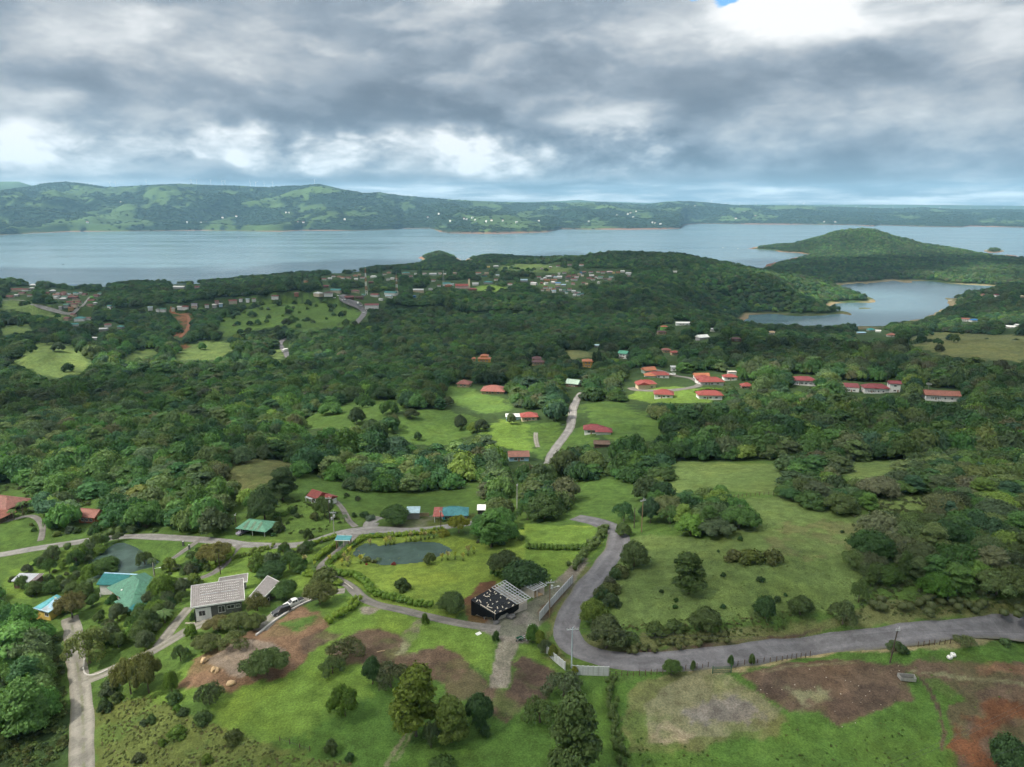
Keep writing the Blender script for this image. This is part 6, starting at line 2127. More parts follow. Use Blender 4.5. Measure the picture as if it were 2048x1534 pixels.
house('house', 'large house with a faded green hip roof and cream walls', 0, 0, 12.8, 9.2, 2.8, -38, 'hip', (0.070, 0.185, 0.125), 'cream', ph=3.2, over=0.9, win=4, blocks=[(5.8, -3.4, 6.5, 6.0, 2.5, 'hip', 1.9)], loc=(float(wpt(278, 1194, g)[0]), float(wpt(278, 1194, g)[1]), g))
gp = wpt(257, 1188, g + 3.4)
for k, (u, v) in enumerate(((245, 1180.5), (252.5, 1182))):
    w = wpt(u, v, g + 3.6)
    t = thing('roof_vent', ('left' if k == 0 else 'right') + ' one of two round white vents on the green hip roof', 'vent', (w.x, w.y, w.z - 0.5))
    bm = bmesh.new(); bm_cyl(bm, (0, 0, -.6), (0, 0, .35), .3); part('base', bm, surf('paint', 'white'), t)
    bm = bmesh.new(); bmesh.ops.create_uvsphere(bm, u_segments=10, v_segments=6, radius=.48, matrix=Matrix.Translation((0, 0, .55)) @ Matrix.Diagonal((1, 1, .7, 1))); part('cowl', bm, surf('paint', 'white'), t)
g = gz(266, 1228)
Q = Quad('shed', 'tiny garden shed with a teal roof and green door below the green hip roof', 'shed', [(258, 1217, g + 2.1), (270, 1221, g + 2.1), (281, 1211, g + 2.7), (268, 1208, g + 2.7)], surf('roof', 'teal'), surf('wall', 'palegreen'), g, 0.25, 0.12, None)
Q.wall_panel(0, 0.2, 0.75, 0, 1.7, surf('paint', 'teal'), 'door')
Q.ribs(8, surf('metal', (0.03, 0.20, 0.20)), 0.10, 0.08)
# -- pale teal roofed yellow house
g = gz(95, 1238)
Q = Quad('house', 'yellow house under a pale teal metal roof with translucent strips', 'house', [(66, 1216, g + 3.4), (97, 1225, g + 3.2), (134, 1198, g + 3.4), (113, 1189, g + 4.6)], surf('roof', 'skyblue'), surf('wall', 'yellow'), g, 0.6, 0.2, None)
Q.slab('roof_sheet', surf('roof', (0.10, 0.33, 0.36)), 0.03, 0.04, (0.0, 0.42), (0.05, 1.0))
for k in range(4):
    Q.slab('roof_sheet', surf('roof', 'palegrey'), 0.035, 0.04, (0.50 + .12 * k, 0.56 + .12 * k), (0.0, 1.0))
Q.window(0, 0.75, 1.8, 1.2, 1.0)
bm = bmesh.new(); bm_box(bm, Q.I[0] + Vector((.5, -2.0, -2.2)), (2.6, 1.6, 0.12)); part('awning', bm, surf('paint', 'ochre'), Q.o)
# -- grey roofed brown shed at the left edge
g = gz(52, 1172)
Q = Quad('barn', 'brown walled barn with a shiny pale grey metal roof at the left edge', 'barn', [(22, 1162, g + 2.6), (66, 1165, g + 2.6), (88, 1147, g + 3.4), (40, 1146, g + 3.4)], surf('roof', (0.42, 0.45, 0.48)), surf('wall', 'brown'), g, 0.4, 0.18, None)
Q.slab('rusty_sheet', surf('roof', 'maroon'), 0.03, 0.05, (0.82, 1.02), (0.0, 0.98))
Q.ribs(16, surf('metal', 'palegrey'), 0.08, 0.05)
# -- big terracotta house cut by the left edge
house('house', 'large dark walled house with a broad terracotta roof cut by the left edge', 10, 1020, 13, 9, 3.2, -14, 'hip', (0.225, 0.100, 0.078), 'brown', ph=3.0, over=1.5, win=3, posts=4, frame='wood')
house('annex', 'terracotta roofed annex below the large dark house at the left edge', -2, 1040, 8, 6, 2.4, -14, 'hip', (0.27, 0.105, 0.075), 'brown', ph=2.0, over=1.0, win=2, cat='annex', frame='wood')
house('house', 'small terracotta roofed house with orange walls in the trees above the left pond', 184, 1041, 7, 5, 2.7, -10, 'gable', 'terracotta', 'orange', ph=2.0, over=.8, win=3)
# -- green canopy
p = at1(516, 1064)
t = thing('canopy', 'open car shelter with a green hip roof and pale translucent panels', 'canopy', p, math.radians(-14))
bm = bmesh.new(); roof_solid(bm, 'hip', 0, 0, 11, 7.5, 2.7, 1.8, 0.5); part('roof', bm, surf('roof', (0.095, 0.235, 0.155)), t)
for k, x in enumerate((-3.2, -0.6, 1.9)):
    bm = bmesh.new(); bm_poly(bm, [(x, -4.0, 2.82), (x + 1.1, -4.0, 2.82), (x + .9, -0.6, 4.36), (x + .1, -0.6, 4.36)], [(0, 1, 2, 3)]); bmesh.ops.solidify(bm, geom=bm.faces[:], thickness=.04); part('pale_panel', bm, surf('roof', (0.24, 0.36, 0.24)), t)
for x in (-4.8, 0, 4.8):
    for y in (-3.2, 3.2):
        bm = bmesh.new(); bm_cyl(bm, (x, y, -2.5), (x, y, 2.6), .12); part('post', bm, surf('paint', 'white'), t)
# -- red house with the long drive
house('house', 'house with a red gable roof and rusty lean-to on the green slope', 636, 1001, 5.0, 5.0, 2.3, -34, 'gable', 'red', 'white', ph=1.7, over=.5, win=2, blocks=[(4.4, 1.2, 4.6, 4.6, 1.9, 'gable', 1.0)])
p = at1(622, 1003)
t = thing('lean_to', 'low pale metal lean-to roof beside the red gabled house', 'lean-to', p, math.radians(-34))
bm = bmesh.new(); bm_box(bm, (0, 0, 1.9), (4, 2.6, .1), 0, Matrix.Rotation(.12, 4, 'X')); part('roof', bm, surf('roof', 'palegrey'), t)
for x in (-1.7, 1.7):
    bm = bmesh.new(); bm_box(bm, (x, -1.0, .6), (.14, .14, 2.6)); part('post', bm, surf('paint', 'white'), t)
# -- houses along the upper road
house('house', 'low house with a long teal roof and a red end above the pond', 908, 1036, 9.6, 6, 2.4, 2, 'hip', (0.05, 0.19, 0.21), 'grey', ph=2.0, over=.6, win=3)
p = at1(908, 1036)
d = 1420 / project(*p)[2]
bm = bmesh.new()
t = thing('lean_to', 'red roof end joined to the long teal roof above the pond', 'lean-to', (p[0] - 5.4, p[1] - 0.2, p[2]), math.radians(2))
roof_solid(bm, 'hip', 0, 0, 3.2, 7.4, 2.62, 1.7, .4); part('roof', bm, surf('roof', (0.34, 0.105, 0.085)), t)
for x in (-1.4, 1.4):
    bm = bmesh.new(); bm_box(bm, (x, -3.7, 1.0), (.2, .2, 3.2)); part('post', bm, surf('paint', 'white'), t)
bm = bmesh.new(); bm_box(bm, (1.9, -3.8, 1.0), (.9, .12, 2.2)); part('door', bm, surf('paint', (0.05, 0.28, 0.36)), t)
house('shed', 'small weathered plank shed with a pale blue tin roof beside the upper road', 827, 1036, 4.4, 3.8, 2.8, 3, 'shed', 'paleblue', (0.22, 0.21, 0.20), ph=.7, over=.3, win=0)
p = at1(848, 1033)
t = thing('fence', 'pale plank fence between the tin roofed shed and the teal house', 'fence', p, 0)
for i in range(9):
    bm = bmesh.new(); bm_box(bm, (-2 + i * .46, .05 * (i % 2), .6), (.42, .06, 1.8)); part('plank', bm, surf('paint', 'tan'), t)
bm = bmesh.new(); bm_bar(bm, (-2.2, .12, 1.1), (2, .12, 1.1), .06); part('rail', bm, surf('paint', 'tan'), t)
house('shed', 'small dark shed with a bright white roof right of the long teal house', 963, 1030, 2.6, 2.4, 2.5, 0, 'shed', 'white', 'dark', ph=.9, over=.3, win=0)
# -- gate shelter of the estate
p = at1(688, 1094)
t = thing('gatehouse', 'small entrance shelter with a teal roof over a green gate', 'gatehouse', p, math.radians(-3))
bm = bmesh.new(); bm_box(bm, (0, 0, 3.2), (5.0, 2.8, .14), 0, Matrix.Rotation(.16, 4, 'X')); part('roof', bm, surf('roof', (0.07, 0.25, 0.27)), t)
bm = bmesh.new()
for s in (-1, 1):
    bm_bar(bm, (-2.5, s * 1.42, 3.2 + s * .226), (2.5, s * 1.42, 3.2 + s * .226), .12, .2)
part('fascia', bm, surf('paint', 'white'), t)
for x in (-2.1, 2.1):
    for y in (-1.0, 1.0):
        bm = bmesh.new(); bm_box(bm, (x, y, 1.0), (.3, .3, 4.0)); part('post', bm, surf('paint', 'wood'), t)
for s in (-1, 1):
    gt = None
    for i in range(5):
        bm = bmesh.new(); bm_box(bm, (s * 1.0, -0.1, .35 + i * .42), (1.7, .06, .22)); part('gate_slat', bm, surf('paint', (0.03, 0.16, 0.08)), t)
p = at1(683, 1079)
t = thing('tarpaulin', 'folded white sheet lying on a frame behind the teal gate shelter', 'sheet', p)
bm = bmesh.new(); bm_box(bm, (0, 0, .9), (2.0, 1.0, .14), .2); bm_box(bm, (.2, .1, 1.05), (1.4, .6, .16), -.1); part('sheet', bm, surf('paint', 'white'), t)
bm = bmesh.new()
for x in (-.8, .8):
    bm_box(bm, (x, 0, .3), (.1, .7, 1.1))
part('frame', bm, surf('paint', 'grey'), t)
p = at1(744, 1075)
t = thing('rubbish_bin', 'dark green roadside bin at the hedge above the pond', 'bin', p)
bm = bmesh.new(); bm_box(bm, (0, 0, .75), (1.7, .9, 1.2)); part('body', bm, surf('paint', (0.02, 0.09, 0.06)), t, bevel=.06)
bm = bmesh.new(); bm_box(bm, (0, 0, 1.42), (1.8, 1.0, .1)); part('lid', bm, surf('paint', (0.03, 0.13, 0.08)), t)
# satellite dish by the faded red roofed house
p = at1(1856, 781)
t = thing('satellite_dish', 'big white satellite dish behind the faded red roofed house', 'satellite dish', p, math.radians(-35))
bm = bmesh.new()
M = Matrix.Translation((0, 0, 4.2)) @ Matrix.Rotation(-0.7, 4, 'X')
vs = [[bm.verts.new(M @ Vector((r * math.cos(a), r * math.sin(a) , .16 * r * r))) for a in np.linspace(0, 2 * math.pi, 17)[:-1]] for r in (.2, .8, 1.4, 1.9)]
for i in range(3):
    for k in range(16):
        bm.faces.new((vs[i][k], vs[i][(k + 1) % 16], vs[i + 1][(k + 1) % 16], vs[i + 1][k]))
bm.faces.new(vs[0])
bmesh.ops.solidify(bm, geom=bm.faces[:], thickness=.08)
part('dish', bm, surf('paint', 'white'), t)
bm = bmesh.new(); bm_cyl(bm, (0, .2, -1), (0, .2, 4.1), .13); part('mast', bm, surf('metal', 'grey'), t)

# gate pillars with lamps, and the barrels by the green roofed house
for u, v, w in ((367, 1092, 'rear'), (379, 1099, 'front')):
    p = at1(u, v)
    t = thing('gate_pillar', w + ' one of two grey stone gate pillars with a white lamp at the garden drive', 'gate pillar', p)
    bm = bmesh.new(); bm_box(bm, (0, 0, .6), (.5, .5, 1.8)); bm_box(bm, (0, 0, 1.53), (.62, .62, .10)); part('pillar', bm, surf('wall', 'stone'), t)
    bm = bmesh.new(); bmesh.ops.create_uvsphere(bm, u_segments=10, v_segments=6, radius=.2, matrix=Matrix.Translation((0, 0, 1.76))); part('lamp', bm, surf('paint', 'white'), t)
for u, v, c, w in ((241, 1199, 'blue', 'blue barrel standing at the wall of the green roofed house'), (252, 1201, 'orange', 'small orange tub on the ground by the green roofed house'), (263, 1204, 'white', 'white bucket on the ground by the green roofed house')):
    p = at1(u, v)
    t = thing('barrel', w, 'barrel', p)
    k = 1.0 if c == 'blue' else .65
    bm = bmesh.new(); bm_cyl(bm, (0, 0, -.1), (0, 0, 1.1 * k), .36 * k, .36 * k, 12); part('body', bm, surf('paint', c), t)
    bm = bmesh.new(); bm_cyl(bm, (0, 0, 1.1 * k), (0, 0, 1.16 * k), .39 * k, .39 * k, 12); part('rim', bm, surf('paint', c), t)


# ------------------------------------------------------------------ vehicles
def loft(bm, rings):
    """rings of equal point counts -> closed skin"""
    R = [[bm.verts.new(p) for p in r] for r in rings]
    n = len(R[0])
    for i in range(len(R) - 1):
        for k in range(n):
            bm.faces.new((R[i][k], R[i][(k + 1) % n], R[i + 1][(k + 1) % n], R[i + 1][k]))
    bm.faces.new(R[0][::-1])
    bm.faces.new(R[-1])


def car(name, label, cat, loc, rz, kind, col):
    """kind: 'suv' or 'pickup'; nose towards -x"""
    t = thing(name, label, cat, loc, rz)
    pm = paint('car_paint_' + col, PAL[col], 0.25, 0.05, 1.0, 0.6)
    W = 0.92
    L0, L1 = (-2.35, 2.35) if kind == 'suv' else (-2.65, 2.65)

    def ring(x, zb, zt, w):
        return [(x, -w, zb), (x, -w * 1.02, (zb + zt) / 2), (x, -w * 0.94, zt), (x, w * 0.94, zt), (x, w * 1.02, (zb + zt) / 2), (x, w, zb)]
    bm = bmesh.new()
    prof = [(L0, .45, .78, W * .80), (L0 + .12, .36, .92, W * .94), (L0 + 1.0, .34, 1.06, W), (L0 + 1.25, .34, 1.10, W), (0.6, .34, 1.12, W), (L1 - .12, .36, 1.10, W * .98), (L1, .45, 1.0, W * .92)]
    loft(bm, [ring(*q) for q in prof])
    part('body', bm, pm, t, smooth_=False)
    c0, c1 = (-1.15, 2.25) if kind == 'suv' else (-1.25, 1.05)
    bm = bmesh.new()
    rr = [(c0, 1.08, 1.10, .82), (c0 + .75, 1.08, 1.66, .70), (c0 + .95, 1.08, 1.72, .69), (c1 - .45, 1.08, 1.72, .69), (c1 - .1, 1.08, 1.62 if kind == 'suv' else 1.60, .70), (c1, 1.08, 1.12, .80)]
    loft(bm, [[(x, -.86, zb), (x, -w, zt), (x, w, zt), (x, .86, zb)] for x, zb, zt, w in rr])
    part('cabin', bm, pm, t)
    gl = surf('glass', 'dark')
    bm = bmesh.new(); bm_poly(bm, [(c0 + .02, -.72, 1.14), (c0 + .70, -.62, 1.64), (c0 + .70, .62, 1.64), (c0 + .02, .72, 1.14)], [(0, 1, 2, 3)]); bmesh.ops.translate(bm, verts=bm.verts, vec=(-.035, 0, .02)); part('windscreen', bm, gl, t)
    for s in (-1, 1):
        for a, b in (((c0 + .55, c0 + 1.25), (c0 + 1.35, c1 - .35)) if kind == 'pickup' else ((c0 + .6, c0 + 1.35), (c0 + 1.45, c0 + 2.3), (c0 + 2.4, c1 - .25))):
            bm = bmesh.new(); bm_poly(bm, [(a, s * .868, 1.16), (b, s * .868, 1.16), (b, s * .735, 1.60), (a + .12, s * .735, 1.60)], [(0, 1, 2, 3)]); part('side_window', bm, gl, t)
        bm = bmesh.new(); bm_box(bm, (L0 + .02, s * .62, .80), (.12, .36, .16)); part('headlight', bm, surf('paint', 'palegrey'), t)
        bm = bmesh.new(); bm_box(bm, (L1 - .02, s * .74, .90), (.10, .20, .28)); part('tail_light', bm, surf('paint', 'crimson'), t)
        bm = bmesh.new(); bm_box(bm, (c0 + .45, s * 1.0, 1.18), (.14, .22, .16)); part('mirror', bm, pm, t)
        for x in (L0 + .88, L1 - .95):
            bm = bmesh.new(); bm_cyl(bm, (x, s * .72, .36), (x, s * .97, .36), .37, n=16); w = part('wheel', bm, surf('paint', 'black'), t)
            bm = bmesh.new(); bm_cyl(bm, (x, s * .95, .36), (x, s * .985, .36), .22, n=12); part('rim', bm, surf('metal', 'palegrey'), w)
    bm = bmesh.new(); bm_box(bm, (L0 - .01, 0, .66), (.08, .78, .20)); part('grille', bm, surf('paint', 'dark'), t)
    bm = bmesh.new(); bm_box(bm, (L0 - .04, 0, .46), (.14, 1.7, .16)); part('bumper', bm, surf('paint', 'grey'), t)
    bm = bmesh.new(); bm_box(bm, (L0 - .12, 0, .50), (.02, .34, .13)); part('number_plate', bm, surf('paint', 'white'), t)
    if kind == 'pickup':
        bm = bmesh.new()
        bm_box(bm, (1.85, 0, 1.135), (1.42, 1.5, .05))
        part('cargo_cover', bm, surf('paint', 'dark'), t)
    return t


pk = at1(588, 1211)
car('pickup_truck', 'white double cab pickup truck parked on the gravel by the kerb', 'pickup truck', (pk[0], pk[1], pk[2] + .16), math.radians(40), 'pickup', 'white')
sv = at1(563, 1227)
car('parked_car', 'dark blue black estate car parked in front of the white pickup', 'car', (sv[0], sv[1], sv[2] + .16), math.radians(40), 'suv', 'dark')
p = at1(486, 1067)
car('parked_car', 'pale lilac grey car standing left of the green car shelter', 'car', (p[0], p[1], p[2] + .1), math.radians(60), 'suv', 'purple')
p = at1(1345, 752)
car('parked_car', 'white car on the gravel parking among the red roofs', 'car', (p[0], p[1], p[2] + .9), math.radians(-30), 'suv', 'white')


def truck(label, u, v, rz, k=1.0):
    p = at1(u, v)
    t = thing('box_truck', label, 'truck', (p[0], p[1], p[2] + .9), rz)
    bm = bmesh.new(); bm_box(bm, (1.2 * k, 0, 2.2), (6.0 * k, 2.4, 2.8)); part('cargo_box', bm, surf('paint', 'white'), t)
    bm = bmesh.new(); bm_box(bm, (-2.9 * k, 0, 1.6), (1.9, 2.2, 2.0)); part('cab', bm, surf('paint', 'white'), t)
    bm = bmesh.new(); bm_box(bm, (-3.88 * k, 0, 1.95), (.06, 1.9, .8)); part('windscreen', bm, surf('glass', 'dark'), t)
    for x in (-2.8 * k, .2, 3.2 * k):
        for s in (-1, 1):
            bm = bmesh.new(); bm_cyl(bm, (x, s * .9, .5), (x, s * 1.2, .5), .5, n=12); part('wheel', bm, surf('paint', 'black'), t)
    return t


truck('white box truck driving on the forest road bend', 570, 705, math.radians(60))
truck('white box truck standing at the upper end of the town road', 716, 609, math.radians(115))
truck('white box truck parked below the crimson roofs at the edge of the forest', 757, 632, math.radians(8), 1.2)
rngc = np.random.default_rng(31)
for u, v in [(669, 597), (676, 594), (684, 601), (690, 600), (722, 612), (728, 615), (742, 622), (728, 626), (735, 623), (690, 606), (1035, 571), (1030, 569)]:
    p = at1(u, v)
    t = thing('parked_car', 'tiny pale car on or beside the main road of the town', 'car', (p[0], p[1], p[2] + .8), rngc.random() * 3, 'cars on the main road of the town')
    bm = bmesh.new(); bm_box(bm, (0, 0, .65), (4.4, 1.8, .7)); part('body', bm, surf('paint', 'white' if rngc.random() < .6 else 'grey'), t)
    bm = bmesh.new(); bm_box(bm, (.2, 0, 1.25), (2.4, 1.6, .55)); part('cabin', bm, surf('glass', 'dark'), t)

# boats and wakes on the lake
for u, v, lab, L in ((127, 529, 'small dark boat alone on the left part of the lake', 9), (1476, 497.5, 'tiny white speedboat drawing a wake left of the wooded headland', 10), (1446, 495.5, 'tiny white speedboat farther left, ahead of the other wake', 10)):
    x, y = pix_at_z(u, v, 0.2)
    t = thing('boat', lab, 'boat', (float(x), float(y), 0.2), math.radians(170))
    bm = bmesh.new()
    loft(bm, [[(-L / 2, -.1, .9), (-L / 2, .1, .9), (-L / 2 + .4, 0, -.1), (-L / 2 + .4, 0, -.1)], [(-L / 4, -1.3, .9), (-L / 4, 1.3, .9), (-L / 4, .8, -.3), (-L / 4, -.8, -.3)], [(L / 2, -1.4, .8), (L / 2, 1.4, .8), (L / 2, 1.0, -.3), (L / 2, -1.0, -.3)]])
    part('hull', bm, surf('paint', 'white' if 'white' in lab else 'dark'), t)
    bm = bmesh.new(); bm_box(bm, (.4, 0, 1.3), (L * .3, 1.8, 1.0)); part('cabin', bm, surf('paint', 'palegrey' if 'white' in lab else 'brown'), t)
# floating dock in the bay
x, y = pix_at_z(1903, 600.5, .4)
t = thing('jetty', 'pale floating jetty at the right shore of the bay', 'jetty', (float(x), float(y), .4), math.radians(6))
for k in range(4):
    bm = bmesh.new(); bm_box(bm, (-6 + k * 4, 0, 0.2), (3.9, 2.4, .6)); part('pontoon', bm, surf('paint', 'white'), t)

# ------------------------------------------------------------------ poles and wires
def pole(label, u, v, h, kind='concrete', trafo=0, arm=2.2, lean=0.0, rz=0.0, name='utility_pole', lamp=False):
    p = at1(u, v)
    t = thing(name, label, 'utility pole', (p[0], p[1], p[2]), rz)
    col = {'concrete': (0.40, 0.38, 0.35), 'wood': (0.20, 0.135, 0.085), 'dark': (0.085, 0.065, 0.050), 'steel': (0.42, 0.50, 0.53)}[kind]
    m = surf('pole_' + kind, col)
    bm = bmesh.new(); bm_cyl(bm, (0, 0, -1), (lean * h, 0, h), .17, .12, 8); part('shaft', bm, m, t)
    top = lean * h
    if arm:
        for j, z in enumerate((h - .35,)):
            bm = bmesh.new(); bm_bar(bm, (top - arm / 2, -.1, z), (top + arm / 2, -.1, z), .12, .14); ca = part('crossarm', bm, surf('metal', 'steel'), t)
            for k in (-1, -.45, .45, 1):
                bm = bmesh.new(); bm_cyl(bm, (top + k * arm / 2 * .93, -.1, z + .05), (top + k * arm / 2 * .93, -.1, z + .42), .09, .07, 8); part('insulator', bm, surf('paint', 'palegrey'), ca)
        bm = bmesh.new(); bm_bar(bm, (top, -.05, h - .3), (top + .35, -.05, h + .5), .09); part('bracket', bm, surf('metal', 'steel'), t)
    for k in range(trafo):
        bm = bmesh.new(); bm_cyl(bm, (top + .45 * (1 if k % 2 == 0 else -1), -.25, h - 1.9 - .9 * k), (top + .45 * (1 if k % 2 == 0 else -1), -.25, h - 1.0 - .9 * k), .30, n=10); part('transformer', bm, surf('paint', 'palegrey'), t)
    if lamp:
        bm = bmesh.new(); bm_bar(bm, (top, 0, h - 2), (top + 2.0, 0, h - 1.6), .08); bm_box(bm, (top + 2.1, 0, h - 1.6), (.6, .3, .14)); part('lamp_arm', bm, surf('metal', 'steel'), t)
    bpy.context.view_layer.update()
    return t, Vector((p[0], p[1], p[2])), h, lean


PL = {}
PL['a'] = pole('pale concrete pole with crossarm and two transformers left of the gate shelter', 669, 1075, 9.5, 'concrete', 2)
PL['b'] = pole('dark wooden pole with a transformer in front of the red gabled house', 660, 1046, 10.0, 'dark', 1)
PL['c'] = pole('tall thin pale pole rising from trees behind the green lawn', 1034, 1034, 12.5, 'concrete', 0, 0.5)
PL['d'] = pole('wooden pole with crossarm beside the road bend behind the lawn', 1283, 1064, 11.0, 'wood', 0, 2.2, rz=.5)
PL['e'] = pole('brown wooden pole with crossarm and lamp arm at the white panel wall', 1099, 1235, 10.0, 'wood', 1, 2.2, rz=.2, lamp=True)
PL['f'] = pole('bluish steel pole with crossarm at the inner edge of the road hairpin', 1143, 1336, 10.0, 'steel', 0, 2.6, rz=.1)
PL['g'] = pole('dark leaning pole with a small crossarm on the grass below the main road', 1779, 1326, 8.5, 'dark', 0, .9, .085)
PL['h'] = pole('slim dark pole at the hedge of the upper road', 882, 1062, 7.5, 'dark', 0, .6)
PL['i'] = pole('thin dark lamp post beside the drive behind the solar house', 441, 1148, 7.0, 'dark', 0, 0)
PL['j'] = pole('thin dark pole among the trees right of the car shelter', 474, 1068, 7.5, 'dark', 0, .5)
PL['k'] = pole('grey post with a white lamp arm behind the green hip roof', 309, 1155, 5.0, 'concrete', 0, 0, lamp=True)
PL['l'] = pole('dark thin pole beside the wooden one at the road bend', 1268, 1056, 7.0, 'dark', 0, 0)


def wire(name, label, a, b, sag, r=.018, n=14, group=None):
    a, b = Vector(a), Vector(b)
    pts = [a.lerp(b, i / n) - Vector((0, 0, sag * 4 * (i / n) * (1 - i / n))) for i in range(n + 1)]
    me = tube_mesh(name, [[(*p, r) for p in pts]], surf('metal', 'dark'), 4)
    o = bpy.data.objects.new(name, me)
    COL.objects.link(o)
    return tag(o, label, 'wire', group)


def top(k, dx=0.0, dz=-.05):
    t, p, h, lean = PL[k]
    c, s = math.cos(t.rotation_euler.z), math.sin(t.rotation_euler.z)
    return p + Vector(((lean * h + dx) * c, (lean * h + dx) * s, h + dz))


for dx in (-1.1, 1.1):
    wire('overhead_wire', 'overhead wire sagging from the steel pole to the wooden pole at the panel wall', top('f', dx), top('e', dx), 1.0, group='wires between the hairpin pole and the panel wall pole')
wire('overhead_wire', 'overhead wire along the main road between the steel pole and the leaning pole', top('f', 1.1), top('g'), 2.0)
wire('overhead_wire', 'second overhead wire along the main road, hung a little lower', top('f', .5, -.6), top('g', 0, -.7), 2.2)
wire('overhead_wire', 'overhead wire from the panel wall pole to the pole at the road bend', top('e', 1.0), top('d', .8), 1.4)
wire('overhead_wire', 'overhead wire between the two transformer poles by the gate shelter', top('a'), top('b'), .4)
wire('overhead_wire', 'overhead wire from the transformer pole to the slim pole by the upper road', top('a', 1.0), top('h'), 1.0)
wire('overhead_wire', 'overhead wire running on right from the leaning pole', top('g'), top('g') + Vector((60, 2, 0)), 1.5)
for k in range(3):
    z0 = 150.5 + (0, .35, -4.2)[k]
    a = wpt(1600 + (0, 14, 160)[k], 1600 + (0, 6, -20)[k], z0)
    b = wpt(2250, (1305, 1312, 1408)[k], z0 + 1)
    wire('overhead_wire', 'power line crossing the bottom right corner, ' + ('upper of a close pair', 'lower of a close pair', 'single strand below the pair')[k], a, b, 1.2, .022, 20)


# ------------------------------------------------------------------ walls, fences, kerbs
def panel_wall(label, pts, h, npan, col='white', th=.10):
    w = at([p[0] for p in pts], [p[1] for p in pts])
    seg = resample(w, 0.5)
    d = np.r_[0, np.cumsum(np.hypot(*np.diff(seg[:, :2], axis=0).T))]
    s = np.linspace(0, d[-1], npan + 1)
    P = np.stack([np.interp(s, d, seg[:, k]) for k in range(3)], 1)
    P[:, 2] = ground(P[:, 0], P[:, 1])
    o = P[0]
    t = thing('panel_wall', label, 'wall', o)
    for i in range(npan + 1):
        q = P[i] - o
        bm = bmesh.new(); bm_box(bm, (q[0], q[1], q[2] + h / 2 - .2), (.22, .22, h + .55)); part('post', bm, surf('wall', 'palegrey' if col == 'white' else col), t)
    for i in range(npan):
        a, b = P[i] - o, P[i + 1] - o
        bm = bmesh.new()
        for j in range(4):
            z = (j + .5) * h / 4
            bm_bar(bm, (a[0], a[1], a[2] + z), (b[0], b[1], b[2] + z), th, h / 4 - .03)
        part('panel', bm, surf('wall', (0.56, 0.58, 0.58) if col == 'white' else col), t)


panel_wall('white precast panel wall with dark gaps climbing beside the main road', [(1079, 1241), (1100, 1216), (1122, 1191), (1145, 1166)], 2.3, 14)
panel_wall('short white panel wall slanting down beside the hairpin', [(1093, 1306), (1108, 1322), (1130, 1340)], 2.0, 7)
panel_wall('straight white panel wall at the inside of the hairpin facing the lawn', [(1145, 1349), (1182, 1351), (1217, 1352)], 2.3, 7)
panel_wall('broken white wall piece behind the small trees of the yard', [(1053, 1281), (1066, 1279)], 1.6, 2)

PM_ = None


def post_fence(label, pts, n, h=1.3, wires=2, col='brown', name='post_fence'):
    w = at([p[0] for p in pts], [p[1] for p in pts])
    d = np.r_[0, np.cumsum(np.hypot(*np.diff(w[:, :2], axis=0).T))]
    s = np.linspace(0, d[-1], n)
    P = np.stack([np.interp(s, d, w[:, k]) for k in range(2)], 1)
    z = ground(P[:, 0], P[:, 1])
    t = thing(name, label, 'fence', (P[0, 0], P[0, 1], z[0]))
    rr = np.random.default_rng(n)
    bm = bmesh.new(); bm_cyl(bm, (0, 0, -.4), (0, 0, h), .09, .08, 6); o = part('post', bm, surf('paint', col), t); me = o.data
    for i in range(n):
        if i == 0:
            continue
        share('post', me, t, (P[i, 0] - P[0, 0], P[i, 1] - P[0, 1], z[i] - z[0]), 0, (1, 1, .85 + .3 * rr.random()))
    for k in range(wires):
        zz = h * (.45 + .42 * k)
        me2 = tube_mesh('wire', [[(P[i, 0] - P[0, 0], P[i, 1] - P[0, 1], z[i] - z[0] + zz, .02) for i in range(n)]], surf('metal', 'dark'), 4)
        share('wire', me2, t)
    return t


post_fence('wooden post fence along the roadside from the panel wall to the field gate', [(1220, 1352), (1280, 1351), (1340, 1346), (1380, 1340), (1416, 1335)], 18)
post_fence('wooden post fence along the roadside right of the field gate', [(1462, 1334), (1500, 1329), (1560, 1323), (1620, 1313)], 15)
post_fence('short row of fence posts under the bushes right of the leaning pole', [(1836, 1293), (1870, 1290), (1900, 1288)], 7)
post_fence('pasture fence posts in front of the tree cluster', [(1460, 997), (1490, 993), (1530, 990), (1556, 992)], 12)
post_fence('low post row along the lawn edge at the bottom left', [(560, 1482), (590, 1492), (620, 1502)], 4, 1.0, 1)
p0, p1 = at1(1425, 1347), at1(1462, 1345)
t = thing('field_gate', 'green steel mesh gate of the gravel plot', 'gate', p0, math.atan2(p1[1] - p0[1], p1[0] - p0[0]))
gl_ = math.hypot(p1[0] - p0[0], p1[1] - p0[1])
for x in (0, gl_):
    bm = bmesh.new(); bm_cyl(bm, (x, 0, -.4), (x, 0, 1.9), .10, n=8); part('post', bm, surf('paint', (0.03, 0.10, 0.06)), t)
for s in (0, 1):
    bm = bmesh.new()
    a, b = gl_ * s * .5 + .12, gl_ * (s + 1) * .5 - .08
    for z in (.25, .7, 1.15, 1.6):
        bm_bar(bm, (a, 0, z), (b, 0, z), .06)
    for k in range(9):
        x = a + (b - a) * k / 8
        bm_bar(bm, (x, 0, .25), (x, 0, 1.6), .05)
    part('gate_leaf', bm, surf('paint', (0.03, 0.10, 0.06)), t)


